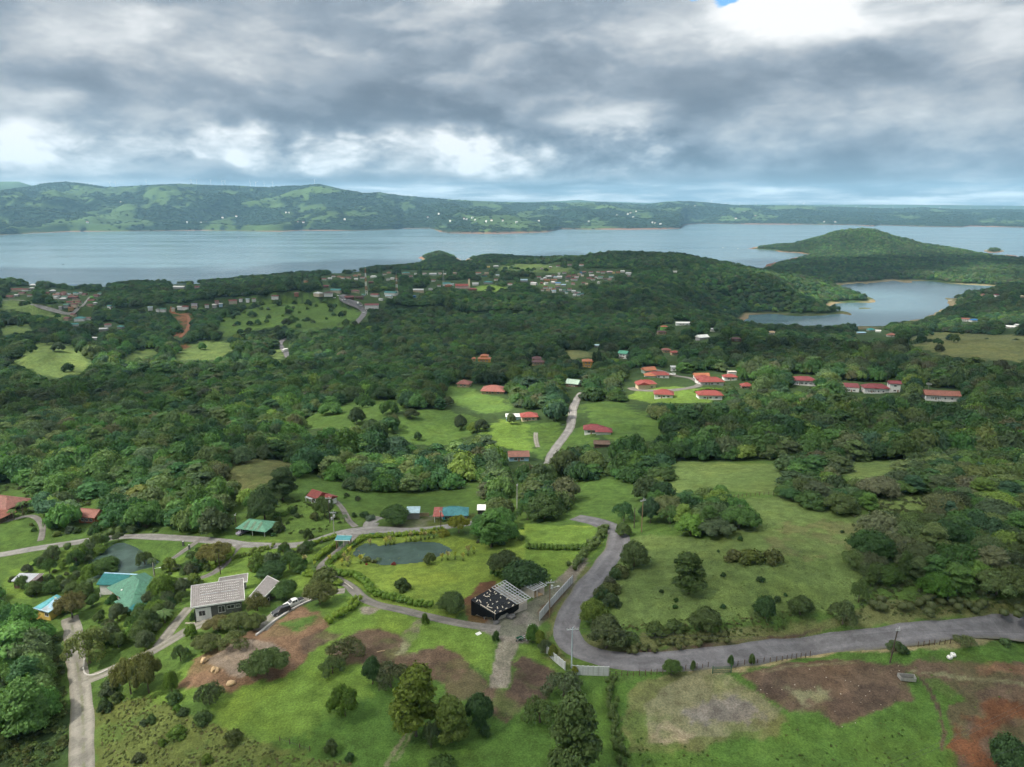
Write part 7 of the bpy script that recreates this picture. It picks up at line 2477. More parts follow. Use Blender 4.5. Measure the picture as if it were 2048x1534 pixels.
def kerb(label, pts, w=.35, h=.35, col='concrete', name='kerb'):
    l = line_on_ground(pts, 1.0)
    l = resample(l, 1.0)
    z = ground(l[:, 0], l[:, 1])
    o = (l[0, 0], l[0, 1], z[0])
    tg = np.gradient(l, axis=0); tg /= np.hypot(tg[:, 0], tg[:, 1])[:, None]
    bm = bmesh.new()
    rings = []
    for i in range(len(l)):
        n = np.array((-tg[i, 1], tg[i, 0])) * w / 2
        x, y, zz = l[i, 0] - o[0], l[i, 1] - o[1], z[i] - o[2]
        rings.append([(x - n[0], y - n[1], zz - .3), (x - n[0], y - n[1], zz + h), (x + n[0], y + n[1], zz + h), (x + n[0], y + n[1], zz - .3)])
    loft(bm, rings)
    q = part(name, bm, surf('wall', col))
    q.location = o
    return tag(q, label, 'kerb')


kerb('pale concrete kerb wall curving below the parked cars', [(512, 1272), (525, 1262), (545, 1246), (570, 1229), (595, 1214), (620, 1203), (640, 1196)], .40, .45, (0.52, 0.50, 0.47))
kerb('concrete kerb round the grass corner of the left gravel fork', [(169, 1319), (167, 1338), (170, 1351), (185, 1353), (203, 1348), (216, 1340)], .35, .3, (0.50, 0.48, 0.44))
kerb('stone kerb at the planted bed below the solar house', [(371, 1247), (385, 1248), (400, 1246), (416, 1241)], .3, .25, (0.42, 0.38, 0.32))
kerb('thin kerb on the inner side of the estate drive', [(647, 1143), (652, 1150), (668, 1157), (690, 1166), (706, 1178)], .25, .2, (0.40, 0.37, 0.32))

# ------------------------------------------------------------------ small things lying about
def rock(name, label, cat, u, v, s, col, seed, group=None, flat=.75):
    p = at1(u, v)
    cv, cf = ICO2
    k = 1 + .35 * fbm(cv[:, 0] * 1.3 + seed * 7, cv[:, 1] * 1.3 + cv[:, 2] + seed, 1.0, 3, seed)
    q = cv * (k * s)[:, None] * (1.15, .9, flat)
    me = bpy.data.meshes.new(name)
    me.from_pydata((q + (0, 0, s * flat * .55)).tolist(), [], cf.tolist())
    me.materials.append(surf('stone_' + name + str(col)[:6], col))
    o = bpy.data.objects.new(name, me)
    COL.objects.link(o)
    o.location = p
    o.rotation_euler = (0, 0, seed * 1.3)
    return tag(o, label, cat, group)


rock('boulder', 'tan boulder at the upper edge of the gravel pad, topmost of the three', 'boulder', 408, 1324, .78, (0.52, 0.37, 0.21), 1, flat=1.0)
rock('boulder', 'round tan boulder on the gravel pad, middle one of the three', 'boulder', 430, 1344, .82, (0.52, 0.37, 0.21), 2, flat=1.0)
rock('boulder', 'flat wide tan boulder at the pad corner, lowest of the three', 'boulder', 462, 1369, .90, (0.52, 0.37, 0.21), 3, flat=.65)
rr_ = np.random.default_rng(77)
stone_pts = []
while len(stone_pts) < 46:
    u, v = rr_.uniform(1490, 1900), rr_.uniform(1325, 1465)
    if inpoly(np.array([u]), np.array([v]), [(1478, 1348), (1560, 1327), (1720, 1321), (1800, 1330), (1815, 1396), (1760, 1425), (1680, 1462), (1640, 1426), (1560, 1410)])[0]:
        stone_pts.append((u, v))
sm = rock('stone', 'x', 'stone', 1640, 1425, .07, (0.42, 0.37, 0.30), 9).data
bpy.data.objects.remove(bpy.data.objects['stone'])
for u, v in stone_pts:
    p = at1(u, v)
    o = share('stone', sm, None, p, rr_.random() * 6, (rr_.uniform(.5, 1.7),) * 3)
    tag(o, 'small pale stone lying on the brown earth of the right plot', 'stone', 'pale stones scattered on the brown right plot')
for k, (u, v) in enumerate(((1899, 1317), (1906, 1312))):
    p = at1(u, v)
    t = thing('sack', ('front' if k == 0 else 'rear') + ' one of two white bulk sacks on the grass above the red earth', 'sack', p, .4 + k)
    cv, cf = ICO2
    q = np.sign(cv) * np.abs(cv) ** .55 * (.62, .5, .36)
    me = bpy.data.meshes.new('bag'); me.from_pydata((q + (0, 0, .34)).tolist(), [], cf.tolist()); me.materials.append(surf('paint', 'white')); share('bag', me, t)
    bm = bmesh.new(); bm_cyl(bm, (0, 0, .62), (0, 0, .82), .14, .2, 8); part('tied_neck', bm, surf('paint', 'palegrey'), t)
p = at1(1814, 1359)
t = thing('dump_body', 'weathered steel skip body lying on the earth of the right plot', 'skip', p, math.radians(-8))
mt = surf('metal', (0.30, 0.30, 0.28))
bm = bmesh.new(); bm_poly(bm, [(-1.5, -.7, .1), (1.4, -.7, .1), (1.5, .7, .1), (-1.5, .7, .1)], [(0, 1, 2, 3)]); bmesh.ops.solidify(bm, geom=bm.faces[:], thickness=.08); part('floor', bm, mt, t)
for a, b in (((-1.5, -.75), (1.5, -.75)), ((1.5, -.75), (1.6, .75)), ((1.6, .75), (-1.6, .8)), ((-1.7, .8), (-1.5, -.75))):
    bm = bmesh.new(); bm_bar(bm, (*a, .5), (*b, .5), .08, .8); part('side', bm, mt, t)
for x in (-.8, 0, .8):
    bm = bmesh.new(); bm_bar(bm, (x, -.8, .1), (x, -.8, .85), .10); part('stiffener', bm, mt, t)
p = at1(1040, 1281)
t = thing('wheelbarrow', 'green wheelbarrow with white sacks beside the gravel strip', 'wheelbarrow', p, .5)
bm = bmesh.new(); bm_poly(bm, [(-.5, -.4, .3), (.5, -.4, .3), (.5, .4, .3), (-.5, .4, .3), (-.9, -.6, .75), (.7, -.6, .75), (.7, .6, .75), (-.9, .6, .75)], [(0, 3, 2, 1), (0, 1, 5, 4), (1, 2, 6, 5), (2, 3, 7, 6), (3, 0, 4, 7)]); bmesh.ops.solidify(bm, geom=bm.faces[:], thickness=.04); part('tray', bm, surf('paint', (0.05, 0.22, 0.12)), t)
bm = bmesh.new(); bm_cyl(bm, (-.95, -.06, .22), (-.95, .06, .22), .22, n=12); part('wheel', bm, surf('paint', 'black'), t)
for s in (-1, 1):
    bm = bmesh.new(); bm_bar(bm, (-.95, s * .12, .22), (1.4, s * .35, .7), .05); part('handle', bm, surf('metal', 'steel'), t)
    bm = bmesh.new(); bm_bar(bm, (.5, s * .3, .0), (.45, s * .3, .5), .05); part('leg', bm, surf('metal', 'steel'), t)
for u, v, s, col, lab, rz in ((957, 1268, (1.3, .9), 'white', 'white board lying on the grass below the drive', .7), (1062, 1252, (1.2, .8), 'white', 'pale slab leaning at the yard end of the panel wall', .4), (1056, 1268, (.9, .9), 'tan', 'pale concrete block at the yard gate', .1), (467, 1278, (.6, .4), 'palegrey', 'small pale scrap at the top of the brown slope', .3)):
    p = at1(u, v)
    t = tag(part('board', (lambda b: (bm_box(b, (0, 0, .12), (s[0], s[1], .09), 0, Matrix.Rotation(.08, 4, 'X')), b)[1])(bmesh.new()), surf('paint', col)), lab, 'board')
    t.location, t.rotation_euler = p, (0, 0, rz)
p = at1(762, 1304)
t = tag(part('timber_log', (lambda b: (bm_cyl(b, (-.9, -.3, .15), (.9, .35, .18), .17, .14, 10), b)[1])(bmesh.new()), surf('paint', (0.34, 0.25, 0.15))), 'pale cut log lying on the brown soil strip', 'log')
t.location = p
for u, v, s, lab in ((992, 1246, .85, 'small heap of grey gravel at the corner of the black wrapped house'), (1024, 1234, 1.25, 'long heap of dark grey gravel beside the black wrapped house')):
    q = rock('gravel_heap', lab, 'gravel heap', u, v, s, (0.10, 0.10, 0.10), int(s * 10), flat=.42)
p = at1(1280, 1125)

# ------------------------------------------------------------------ the cow under the roadside trees
def cow():
    t = thing('cow', 'reddish brown cow grazing under the roadside trees of the pasture', 'cow', p, math.radians(115))
    me = bpy.data.meshes.new('body')
    V = [(0.75, 0, 1.12), (0.2, 0, 1.10), (-0.35, 0, 1.12), (-0.85, 0, 1.2), (-1.2, 0, 0.95), (-1.5, 0, 0.55), (-1.68, 0, 0.28),
         (0.72, .22, .75), (0.80, .23, .42), (0.72, .23, .0), (0.72, -.22, .75), (0.80, -.23, .42), (0.72, -.23, .0),
         (-0.72, .2, .75), (-0.70, .2, .42), (-0.70, .2, .0), (-0.72, -.2, .75), (-0.70, -.2, .42), (-0.70, -.2, .0), (0.98, 0, 1.1), (1.05, 0, .5)]
    E = [(0, 1), (1, 2), (2, 3), (3, 4), (4, 5), (5, 6), (0, 7), (7, 8), (8, 9), (0, 10), (10, 11), (11, 12), (2, 13), (13, 14), (14, 15), (2, 16), (16, 17), (17, 18), (0, 19), (19, 20)]
    R = [.36, .42, .38, .27, .19, .15, .09, .2, .10, .07, .2, .10, .07, .16, .09, .07, .16, .09, .07, .05, .035]
    me.from_pydata(V, E, [])
    o = share('body', me, t)
    me.materials.append(paint('cow_hide', (0.20, 0.075, 0.035), .8, .25, 3))
    md = o.modifiers.new('skin', 'SKIN')
    for i, r in enumerate(R):
        me.skin_vertices[0].data[i].radius = (r, r)
    me.skin_vertices[0].data[1].use_root = True
    sd = o.modifiers.new('sub', 'SUBSURF'); sd.levels = 1; sd.render_levels = 1
    for s in (-1, 1):
        bm = bmesh.new(); bm_box(bm, (-1.36, s * .2, .72), (.08, .2, .1), 0); part('ear', bm, me.materials[0], t)
        bm = bmesh.new(); bm_cyl(bm, (-1.4, s * .08, .74), (-1.42, s * .2, .9), .035, .01, 6); part('horn', bm, surf('paint', 'cream'), t)


cow()


# ------------------------------------------------------------------ plants in front: hedges, trees and shrubs one by one
def hedge(label, pts, w, h, col, seed, name='hedge', cat='hedge', wob=.15):
    l = line_on_ground(pts, .6, 2)
    l = resample(l, .62 * max(w, 1.0))
    z = ground(l[:, 0], l[:, 1])
    o = np.array((l[0, 0], l[0, 1], z[0]))
    r = np.random.default_rng(seed)
    tg = np.gradient(l, axis=0); tg /= np.maximum(np.hypot(tg[:, 0], tg[:, 1]), 1e-6)[:, None]
    lob = []
    for i in range(len(l)):
        for k in (-.24, .24):
            j = r.normal(0, wob * w * .4, 2)
            lob.append((l[i, 0] - o[0] - tg[i, 1] * k * w + j[0], l[i, 1] - o[1] + tg[i, 0] * k * w + j[1], z[i] - o[2] + h * (.52 + .10 * r.normal()), max(w, .9) * .36 * (.9 + .25 * r.random())))
    V, T, Q, C = crown(seed, lob, int(len(lob) * 60), .14, ICO1, .84, min(1.3, h / w * 1.25))
    V[:, 2] = np.maximum(V[:, 2], ground(V[:, 0] + o[0], V[:, 1] + o[1]) - o[2] - .1)
    me = mesh_np(name, V, T, Q, C, LEAF)
    q = share(name, me, None, o)
    q.color = (*[k * 1.5 for k in col], 1)
    return tag(q, label, cat)


G_HEDGE, G_BRIGHT, G_DARK = (0.085, 0.150, 0.022), (0.125, 0.190, 0.026), (0.042, 0.078, 0.022)
hedge('clipped yellow green hedge along the upper road above the big pond', [(712, 1088), (728, 1080), (750, 1076), (800, 1072), (850, 1067), (885, 1062)], 1.9, 1.7, G_BRIGHT, 1)
hedge('clipped hedge on the right side of the drive below the gate shelter', [(654, 1133), (664, 1124), (682, 1110), (700, 1096), (712, 1090)], 1.7, 1.5, G_HEDGE, 2)
hedge('clipped hedge on the left side of the drive below the gate shelter', [(632, 1122), (645, 1112), (660, 1100), (674, 1089)], 1.9, 1.9, G_BRIGHT, 3)
hedge('hedge along the upper road left of the gate shelter', [(600, 1098), (625, 1090), (650, 1082), (672, 1075)], 1.9, 1.6, G_BRIGHT, 4)
hedge('thick flowering hedge at the first bend of the estate drive', [(654, 1142), (672, 1149), (692, 1152), (712, 1157), (728, 1166), (738, 1178)], 2.6, 2.2, G_HEDGE, 5)
hedge('rounded hedge at the second bend of the estate drive', [(738, 1182), (750, 1190), (770, 1196), (798, 1202)], 2.3, 1.9, G_HEDGE, 6)
hedge('rounded hedge continuing right along the estate drive', [(804, 1204), (825, 1208), (845, 1212), (863, 1215)], 2.2, 1.8, G_HEDGE, 7)
hedge('yellow green hedge set diagonally on the lower lawn', [(660, 1244), (675, 1236), (692, 1226), (706, 1215), (716, 1205)], 2.4, 2.2, G_BRIGHT, 8)
hedge('low rounded hedge left of the estate drive above the tree by the cars', [(612, 1150), (628, 1154), (645, 1160), (662, 1166), (680, 1171)], 2.2, 1.6, G_BRIGHT, 9)
hedge('straight hedge across the upper green lawn', [(1056, 1097), (1090, 1098), (1130, 1099), (1178, 1099)], 2.0, 1.9, (0.060, 0.105, 0.020), 10)
hedge('dark hedge behind the unfinished garage', [(986, 1153), (1002, 1157), (1018, 1160), (1034, 1160)], 2.2, 2.0, (0.05, 0.098, 0.02), 11)
hedge('tangled roadside hedge on the wall side of the main road', [(1146, 1140), (1160, 1122), (1178, 1102), (1194, 1084), (1206, 1068), (1212, 1058)], 2.6, 2.4, (0.062, 0.092, 0.028), 12, wob=.6)
hedge('shrub belt between the gravel road and the left pond', [(92, 1112), (130, 1108), (165, 1100), (195, 1085), (220, 1072), (240, 1064)], 4.0, 3.2, (0.060, 0.095, 0.026), 13, wob=.6)
hedge('low clipped hedge beside the drive behind the solar house', [(428, 1136), (445, 1128), (458, 1116), (466, 1104)], 1.6, 1.4, G_BRIGHT, 14)
hedge('flowering border along the drive left of the gate', [(470, 1118), (490, 1112), (520, 1102), (545, 1096)], 2.0, 1.4, (0.10, 0.14, 0.03), 15, wob=.5)
hedge('shrub border on the near bank of the big pond', [(728, 1122), (745, 1125), (775, 1126), (800, 1124), (825, 1121), (842, 1117)], 2.0, 1.3, (0.085, 0.10, 0.034), 16, wob=.5)
hedge('clipped hedge in front of the long teal roofed house', [(885, 1043), (900, 1042), (915, 1040)], 1.4, 1.3, (0.055, 0.10, 0.025), 17)
hedge('scrubby row of saplings down the boundary of the gravel plot', [(1218, 1366), (1222, 1395), (1226, 1425), (1232, 1460), (1238, 1500), (1244, 1545)], 1.6, 1.8, (0.060, 0.092, 0.026), 18, name='shrub_row', wob=.9)
hedge('rough scrub along the bank above the main road', [(1250, 1303), (1300, 1296), (1380, 1287), (1450, 1279)], 2.4, 1.3, (0.072, 0.085, 0.030), 19, name='shrub_row', wob=1.0)
hedge('rough scrub along the bank above the right end of the main road', [(1750, 1222), (1820, 1214), (1900, 1212), (1980, 1216), (2060, 1222)], 4.0, 2.4, (0.062, 0.078, 0.030), 20, name='shrub_row', wob=.9)
hedge('hedge row round the lawn of the red roofed cluster', [(1390, 786), (1410, 780), (1440, 781), (1470, 788)], 2.4, 2.0, G_HEDGE, 21)

SPOT = {}


def tree_at(name, key, loc, sx, sz, rz, col, label, cat, group=None):
    k = PROTO[key]
    if k.trunk is None:
        o = share(name, k.crown, None, loc, rz, (sx, sx, sz))
        o.color = (*[k * 1.5 for k in col], 1)
        return tag(o, label, cat, group)
    t = thing(name, label, cat, loc, rz, group)
    t.scale = (sx, sx, sz)
    share('trunk', k.trunk, t)
    c = share('crown', k.crown, t)
    c.color = (*[k * 1.5 for k in col], 1)
    return t


def plant(name, key, u, vb, wpx, hpx, col, label, cat='tree', group=None, seed=None):
    p = at1(u, vb)
    ub, v_, d = project(*p)
    dep = math.atan2(CAMZ - p[2], math.hypot(p[0], p[1]))
    w = wpx * d / FPX
    h = max(0.55 * w, (hpx - 0.42 * wpx * math.sin(dep)) * d / FPX / math.cos(dep))
    k = PROTO[key]
    TAKEN.append((p[0], p[1], w * .5))
    s = int(u * 7 + vb * 13) if seed is None else seed
    return tree_at(name, key, (p[0], p[1], p[2] - .05), w / k.width, h / k.height, s % 63 / 10, col, label, cat, group)


TAKEN = []
SHAPES = {'mid': 'round crowned', 'round': 'dense', 'spread': 'flat topped', 'tall': 'tall', 'airy': 'feathery'}
C_OL, C_DK, C_MD, C_BR, C_GY, C_YL, C_BL = (0.062, 0.096, 0.030), (0.034, 0.070, 0.024), (0.048, 0.092, 0.026), (0.084, 0.140, 0.026), (0.062, 0.086, 0.042), (0.150, 0.165, 0.024), (0.030, 0.062, 0.030)
T = [  # name, prototype, u, v of the foot, crown width, total height in the photograph, colour, label
    ('tree', 'round0', 905, 1224, 58, 52, C_OL, 'round olive tree at the left corner of the black wrapped house'),
    ('tree', 'spread0', 690, 1432, 66, 70, (0.062, 0.110, 0.018), 'tree with a bare trunk standing alone on the lower lawn'),
    ('tree', 'tall0', 832, 1472, 98, 150, (0.085, 0.118, 0.018), 'tallest tree of the lower lawn, with a full yellow green crown'),
    ('tree', 'tall1', 903, 1484, 66, 98, (0.078, 0.112, 0.024), 'narrower yellow green tree right of the tallest lawn tree'),
    ('tree', 'airy0', 862, 1496, 36, 62, C_GY, 'thin grey green sapling in front of the tallest lawn tree'),
    ('tree', 'round1', 957, 1452, 66, 80, C_DK, 'dark bushy tree at the edge of the brown strip'),
    ('tree', 'tall2', 1150, 1560, 104, 178, (0.062, 0.096, 0.030), 'massive tree cut by the bottom edge below the hairpin'),
    ('tree', 'airy1', 1127, 1392, 84, 60, C_GY, 'feathery grey green tree below the hairpin wall'),
    ('tree', 'airy2', 1080, 1444, 78, 62, C_OL, 'gnarled half bare tree left of the massive bottom tree'),
    ('tree', 'round2', 745, 1368, 46, 64, C_DK, 'dark tree at the left of the grove on the brown strip'),
    ('tree', 'airy0', 782, 1374, 74, 66, (0.062, 0.076, 0.038), 'greyish open tree at the right of the grove on the brown strip'),
    ('tree', 'airy1', 665, 1346, 56, 40, (0.060, 0.092, 0.030), 'faint feathery tree between the two soil patches'),
    ('tree', 'airy2', 690, 1318, 84, 46, (0.070, 0.082, 0.034), 'wide feathery tree over the upper part of the soil strip'),
    ('tree', 'spread1', 534, 1350, 96, 66, C_OL, 'wide low tree growing at the corner of the gravel pad'),
    ('tree', 'round0', 344, 1384, 30, 50, C_BR, 'small bright round tree on the lawn left of the boulders'),
    ('tree', 'spread2', 262, 1388, 66, 92, (0.100, 0.108, 0.034), 'left tree of the large flowering pair beside the fork'),
    ('tree', 'spread0', 298, 1386, 66, 92, (0.088, 0.098, 0.032), 'right tree of the large flowering pair beside the fork'),
    ('tree', 'airy1', 420, 1408, 60, 52, (0.058, 0.080, 0.034), 'feathery tree at the lower left of the gravel pad'),
    ('tree', 'airy0', 180, 1326, 92, 90, (0.100, 0.125, 0.040), 'half bare pale tree at the grass corner of the fork'),
    ('tree', 'spread1', 640, 1208, 68, 58, (0.080, 0.094, 0.030), 'umbrella shaped tree beside the parked cars'),
    ('tree', 'round1', 572, 1196, 52, 46, C_MD, 'dense rounded tree right of the smaller grey roofed house'),
    ('tree', 'round2', 548, 1156, 62, 46, C_DK, 'dark green tree on the lawn above the smaller grey roof'),
    ('tree', 'round0', 326, 1200, 54, 62, C_BR, 'bright tree hiding the right end of the green hip roof'),
    ('tree', 'spread2', 432, 1128, 68, 58, (0.110, 0.108, 0.034), 'yellowish flowering tree beside the drive behind the solar house'),
    ('tree', 'round1', 1044, 1172, 100, 70, C_DK, 'broad dark tree mass right of the dark hedge behind the garage'),
    ('tree', 'spread0', 1008, 1146, 72, 56, (0.050, 0.072, 0.026), 'flat topped dark tree on the lawn above the unfinished house'),
    ('tree', 'round2', 790, 1048, 66, 50, C_MD, 'dark tree on the bank of the upper road above the pond'),
    ('tree', 'spread2', 918, 1066, 44, 46, C_YL, 'yellow leaved tree beside the upper road'),
    ('tree', 'tall0', 1376, 1186, 68, 92, (0.050, 0.082, 0.022), 'lone dense tree in the middle of the big pasture'),
    ('tree', 'round0', 1268, 1132, 62, 62, (0.058, 0.086, 0.030), 'big roadside tree above the grazing cow'),
    ('tree', 'round1', 1185, 1246, 58, 62, (0.088, 0.128, 0.024), 'bright yellow green tree at the inside of the road bend'),
    ('tree', 'round2', 1212, 1296, 84, 82, (0.062, 0.082, 0.034), 'big olive tree on the red bank of the hairpin'),
    ('tree', 'round2', 1412, 1262, 66, 62, (0.062, 0.090, 0.030), 'broad bush like tree on the pasture edge above the main road'),
    ('tree', 'round0', 1870, 1192, 66, 58, (0.052, 0.118, 0.018), 'bright green round tree in the right woods near the road'),
    ('tree', 'airy2', 1717, 1204, 40, 56, (0.070, 0.108, 0.036), 'slender pale tree at the edge of the right woods'),
    ('tree', 'spread1', 1342, 1349, 42, 38, (0.062, 0.105, 0.028), 'small spreading tree on the roadside fence'),
    ('tree', 'round1', 1386, 1344, 12, 26, C_OL, 'tiny tree among the fence posts right of the spreading one'),
    ('tree', 'round2', 1461, 1334, 14, 28, C_MD, 'tiny tree beside the field gate'),
    ('tree', 'round0', 1503, 1330, 14, 26, C_OL, 'tiny tree on the roadside fence right of the field gate'),
    ('tree', 'spread0', 1150, 1350, 14, 22, C_YL, 'tiny yellowish tree at the foot of the steel pole'),
    ('tree', 'round1', 1066, 1284, 30, 42, (0.052, 0.112, 0.022), 'bright small tree at the yard end of the panel wall'),
    ('tree', 'round2', 1080, 1292, 26, 38, (0.108, 0.148, 0.022), 'yellow green small tree beside the broken white wall'),
    ('tree', 'airy1', 1090, 1306, 30, 32, C_GY, 'grey green small tree above the slanting wall'),
    ('tree', 'round0', 1106, 1316, 22, 32, (0.098, 0.118, 0.022), 'olive yellow small tree above the slanting wall'),
    ('tree', 'round1', 530, 1040, 66, 78, (0.046, 0.078, 0.028), 'nearest big tree on the slope left of the red gabled house'),
    ('tree', 'tall2', 566, 1000, 58, 74, (0.040, 0.070, 0.026), 'dark big tree on the slope above the red gabled house'),
    ('tree', 'spread0', 650, 1032, 44, 46, C_OL, 'olive tree in front of the red gabled house'),
    ('tree', 'spread0', 436, 1262, 56, 38, (0.105, 0.098, 0.038), 'bronze topped spreading tree in front of the solar house'),
    ('tree', 'spread1', 476, 1260, 66, 44, (0.076, 0.098, 0.030), 'spreading tree in front of the solar house windows'),
    ('tree', 'airy2', 515, 1222, 52, 48, (0.086, 0.092, 0.034), 'open tree in front of the smaller grey roofed house'),
    ('tree', 'spread2', 508, 1258, 50, 40, (0.072, 0.094, 0.030), 'spreading tree left of the dark parked car'),
    ('tree', 'airy0', 470, 1296, 66, 34, (0.080, 0.100, 0.034), 'low open tree at the head of the brown slope'),
    ('tree', 'spread1', 415, 1300, 62, 34, (0.078, 0.096, 0.034), 'low spreading tree below the grey drive'),
    ('tree', 'round0', 383, 1276, 26, 34, (0.090, 0.150, 0.026), 'small bright tree beside the grey drive'),
    ('tree', 'airy1', 362, 1322, 36, 38, (0.050, 0.082, 0.030), 'small tree at the left corner of the gravel pad'),
    ('tree', 'round2', 300, 1262, 46, 54, (0.046, 0.078, 0.026), 'dark tree beside the grey drive below the garden shed'),
    ('tree', 'round1', 280, 1236, 30, 30, (0.052, 0.086, 0.026), 'small tree below the garden shed'),
    ('tree', 'spread2', 145, 1236, 60, 66, (0.105, 0.100, 0.040), 'bronze topped tree right of the yellow house'),
    ('tree', 'round0', 210, 1146, 60, 36, (0.046, 0.088, 0.022), 'dense round tree in front of the left pond'),
    ('tree', 'airy2', 290, 1136, 36, 44, (0.060, 0.090, 0.034), 'open tree on the right bank of the left pond'),
    ('tree', 'round2', 1300, 1046, 44, 60, C_BL, 'tall roadside tree next to the wooden pole at the bend'),
    ('tree', 'round0', 1245, 1072, 34, 34, C_OL, 'tree at the outside of the upper road bend'),
    ('tree', 'round0', 1530, 1236, 46, 54, C_DK, 'leftmost dark tree of the trio at the pasture edge above the road'),
    ('tree', 'round1', 1600, 1228, 50, 46, (0.048, 0.076, 0.024), 'middle dark tree of the trio at the pasture edge above the road'),
    ('tree', 'airy1', 1685, 1248, 58, 56, (0.062, 0.088, 0.034), 'greyish right tree of the trio at the pasture edge above the road'),
    ('tree', 'airy0', 1790, 1302, 40, 26, (0.050, 0.082, 0.030), 'small open tree beside the leaning pole'),
    ('tree', 'airy2', 1930, 1292, 44, 28, (0.078, 0.100, 0.040), 'pale open bush tree on the dry verge at the right'),
    ('tree', 'round1', 2020, 1546, 90, 90, C_DK, 'dark tree top cut by the bottom right corner'),
    ('shrub', 'shrub0', 803, 1180, 34, 32, (0.046, 0.074, 0.022), 'dark rounded bush alone on the pond lawn'),
    ('shrub', 'shrub1', 815, 1178, 18, 16, (0.056, 0.074, 0.026), 'smaller bush leaning on the dark lawn bush'),
    ('shrub', 'shrub2', 992, 1282, 15, 26, C_MD, 'upright bush at the top of the gravel strip'),
    ('shrub', 'shrub0', 850, 1248, 18, 26, (0.062, 0.105, 0.022), 'upright bush beside the estate drive opposite the hedges'),
    ('shrub', 'shrub1', 860, 1128, 28, 30, (0.075, 0.098, 0.034), 'tall grey green bush on the near bank of the big pond'),
    ('shrub', 'shrub2', 788, 1130, 11, 9, (0.16, 0.035, 0.035), 'red leaved bush on the near bank of the big pond'),
    ('shrub', 'shrub0', 733, 1130, 6, 6, (0.22, 0.04, 0.03), 'tiny red flowering plant left of the pond border'),
    ('shrub', 'shrub1', 718, 1106, 8, 7, (0.22, 0.06, 0.03), 'red flowering plant at the small pond'),
    ('shrub', 'shrub1', 650, 1166, 60, 22, (0.072, 0.094, 0.030), 'grey green bush mass behind the umbrella tree by the cars'),
    ('shrub', 'shrub2', 470, 1240, 22, 18, C_MD, 'bush below the windows of the solar house'),
    ('shrub', 'shrub0', 388, 1238, 18, 18, C_DK, 'bush at the foot of the white wall of the solar house'),
    ('shrub', 'shrub1', 508, 1140, 26, 26, (0.105, 0.115, 0.028), 'yellowish bush on the lawn behind the solar house'),
    ('shrub', 'shrub0', 1470, 1120, 44, 30, (0.070, 0.080, 0.028), 'left bush of the shrub row in the big pasture'),
    ('shrub', 'shrub2', 1502, 1124, 54, 36, (0.072, 0.094, 0.022), 'middle largest bush of the shrub row in the big pasture'),
    ('shrub', 'shrub1', 1545, 1124, 44, 34, (0.070, 0.084, 0.026), 'right bush of the shrub row in the big pasture'),
    ('shrub', 'shrub1', 1240, 1152, 44, 30, (0.068, 0.084, 0.030), 'roadside bush left of the big tree above the cow'),
    ('shrub', 'shrub2', 1222, 1186, 46, 30, (0.072, 0.090, 0.028), 'long roadside bush in the middle of the straight'),
    ('shrub', 'shrub0', 1222, 1212, 40, 34, (0.042, 0.066, 0.026), 'dark roadside bush above the bright tree of the bend'),
    ('shrub', 'shrub1', 1260, 1288, 46, 26, (0.062, 0.096, 0.028), 'bush right of the olive tree on the hairpin bank'),
    ('shrub', 'shrub0', 1310, 1268, 50, 26, (0.062, 0.092, 0.026), 'bush on the bank left of the broad bush tree'),
    ('shrub', 'shrub2', 1350, 1262, 46, 22, (0.058, 0.088, 0.026), 'low bush on the bank next to the broad bush tree'),
    ('shrub', 'shrub2', 662, 1505, 34, 32, (0.046, 0.072, 0.024), 'dark bush at the bottom edge left of the track'),
    ('shrub', 'shrub0', 700, 1520, 20, 20, C_DK, 'small dark bush at the bottom edge beside the darker big one'),
    ('shrub', 'shrub1', 885, 1540, 60, 34, (0.050, 0.092, 0.024), 'bush cut by the bottom edge below the lawn trees'),
    ('shrub', 'shrub2', 970, 1470, 26, 26, C_DK, 'low dark bush right of the narrow lawn tree'),
    ('shrub', 'shrub1', 1805, 1305, 24, 20, C_DK, 'dark bush at the foot of the leaning pole'),
    ('shrub', 'shrub2', 2010, 1290, 26, 20, (0.060, 0.105, 0.040), 'green bush on the dry verge at the far right'),
    ('shrub', 'shrub0', 556, 1064, 26, 26, (0.048, 0.074, 0.026), 'dark bush on the slope right of the car shelter'),
    ('shrub', 'shrub1', 616, 1078, 22, 26, (0.045, 0.072, 0.022), 'dark bush on the slope above the road hedge'),
    ('shrub', 'shrub2', 730, 1035, 22, 18, C_DK, 'dark bush beside the drive of the red gabled house'),
    ('shrub', 'shrub0', 708, 1034, 12, 12, C_DK, 'small conical bush beside the drive of the red gabled house'),
    ('shrub', 'shrub2', 741, 1040, 22, 10, (0.085, 0.125, 0.085), 'bluish low bush at the mouth of the upper road branch'),
    ('shrub', 'shrub1', 886, 1072, 28, 16, C_YL, 'yellow leaved bush at the end of the pond hedge'),
    ('palm', 'palm0', 758, 1132, 14, 20, (0.055, 0.085, 0.035), 'small palm on the near bank of the big pond'),
    ('palm', 'palm0', 186, 1184, 26, 34, (0.045, 0.072, 0.032), 'palm cluster left of the bright teal roof'),
    ('palm', 'palm0', 310, 1150, 22, 40, (0.050, 0.080, 0.030), 'palm behind the green hip roof'),
    ('palm', 'palm0', 330, 1246, 40, 34, (0.062, 0.105, 0.034), 'banana like palm above the grey drive'),
    ('palm', 'palm0', 690, 1046, 16, 20, (0.050, 0.080, 0.030), 'small palm beside the drive of the red gabled house'),
    ('palm', 'palm0', 388, 1172, 20, 20, (0.052, 0.085, 0.030), 'palm beside the left corner of the solar roof'),
    ('palm', 'palm0', 46, 1028, 22, 30, (0.055, 0.090, 0.028), 'palm in front of the large terracotta house'),
    ('palm', 'palm0', 28, 1040, 20, 26, (0.062, 0.100, 0.028), 'palm left of the curved drive at the left edge'),
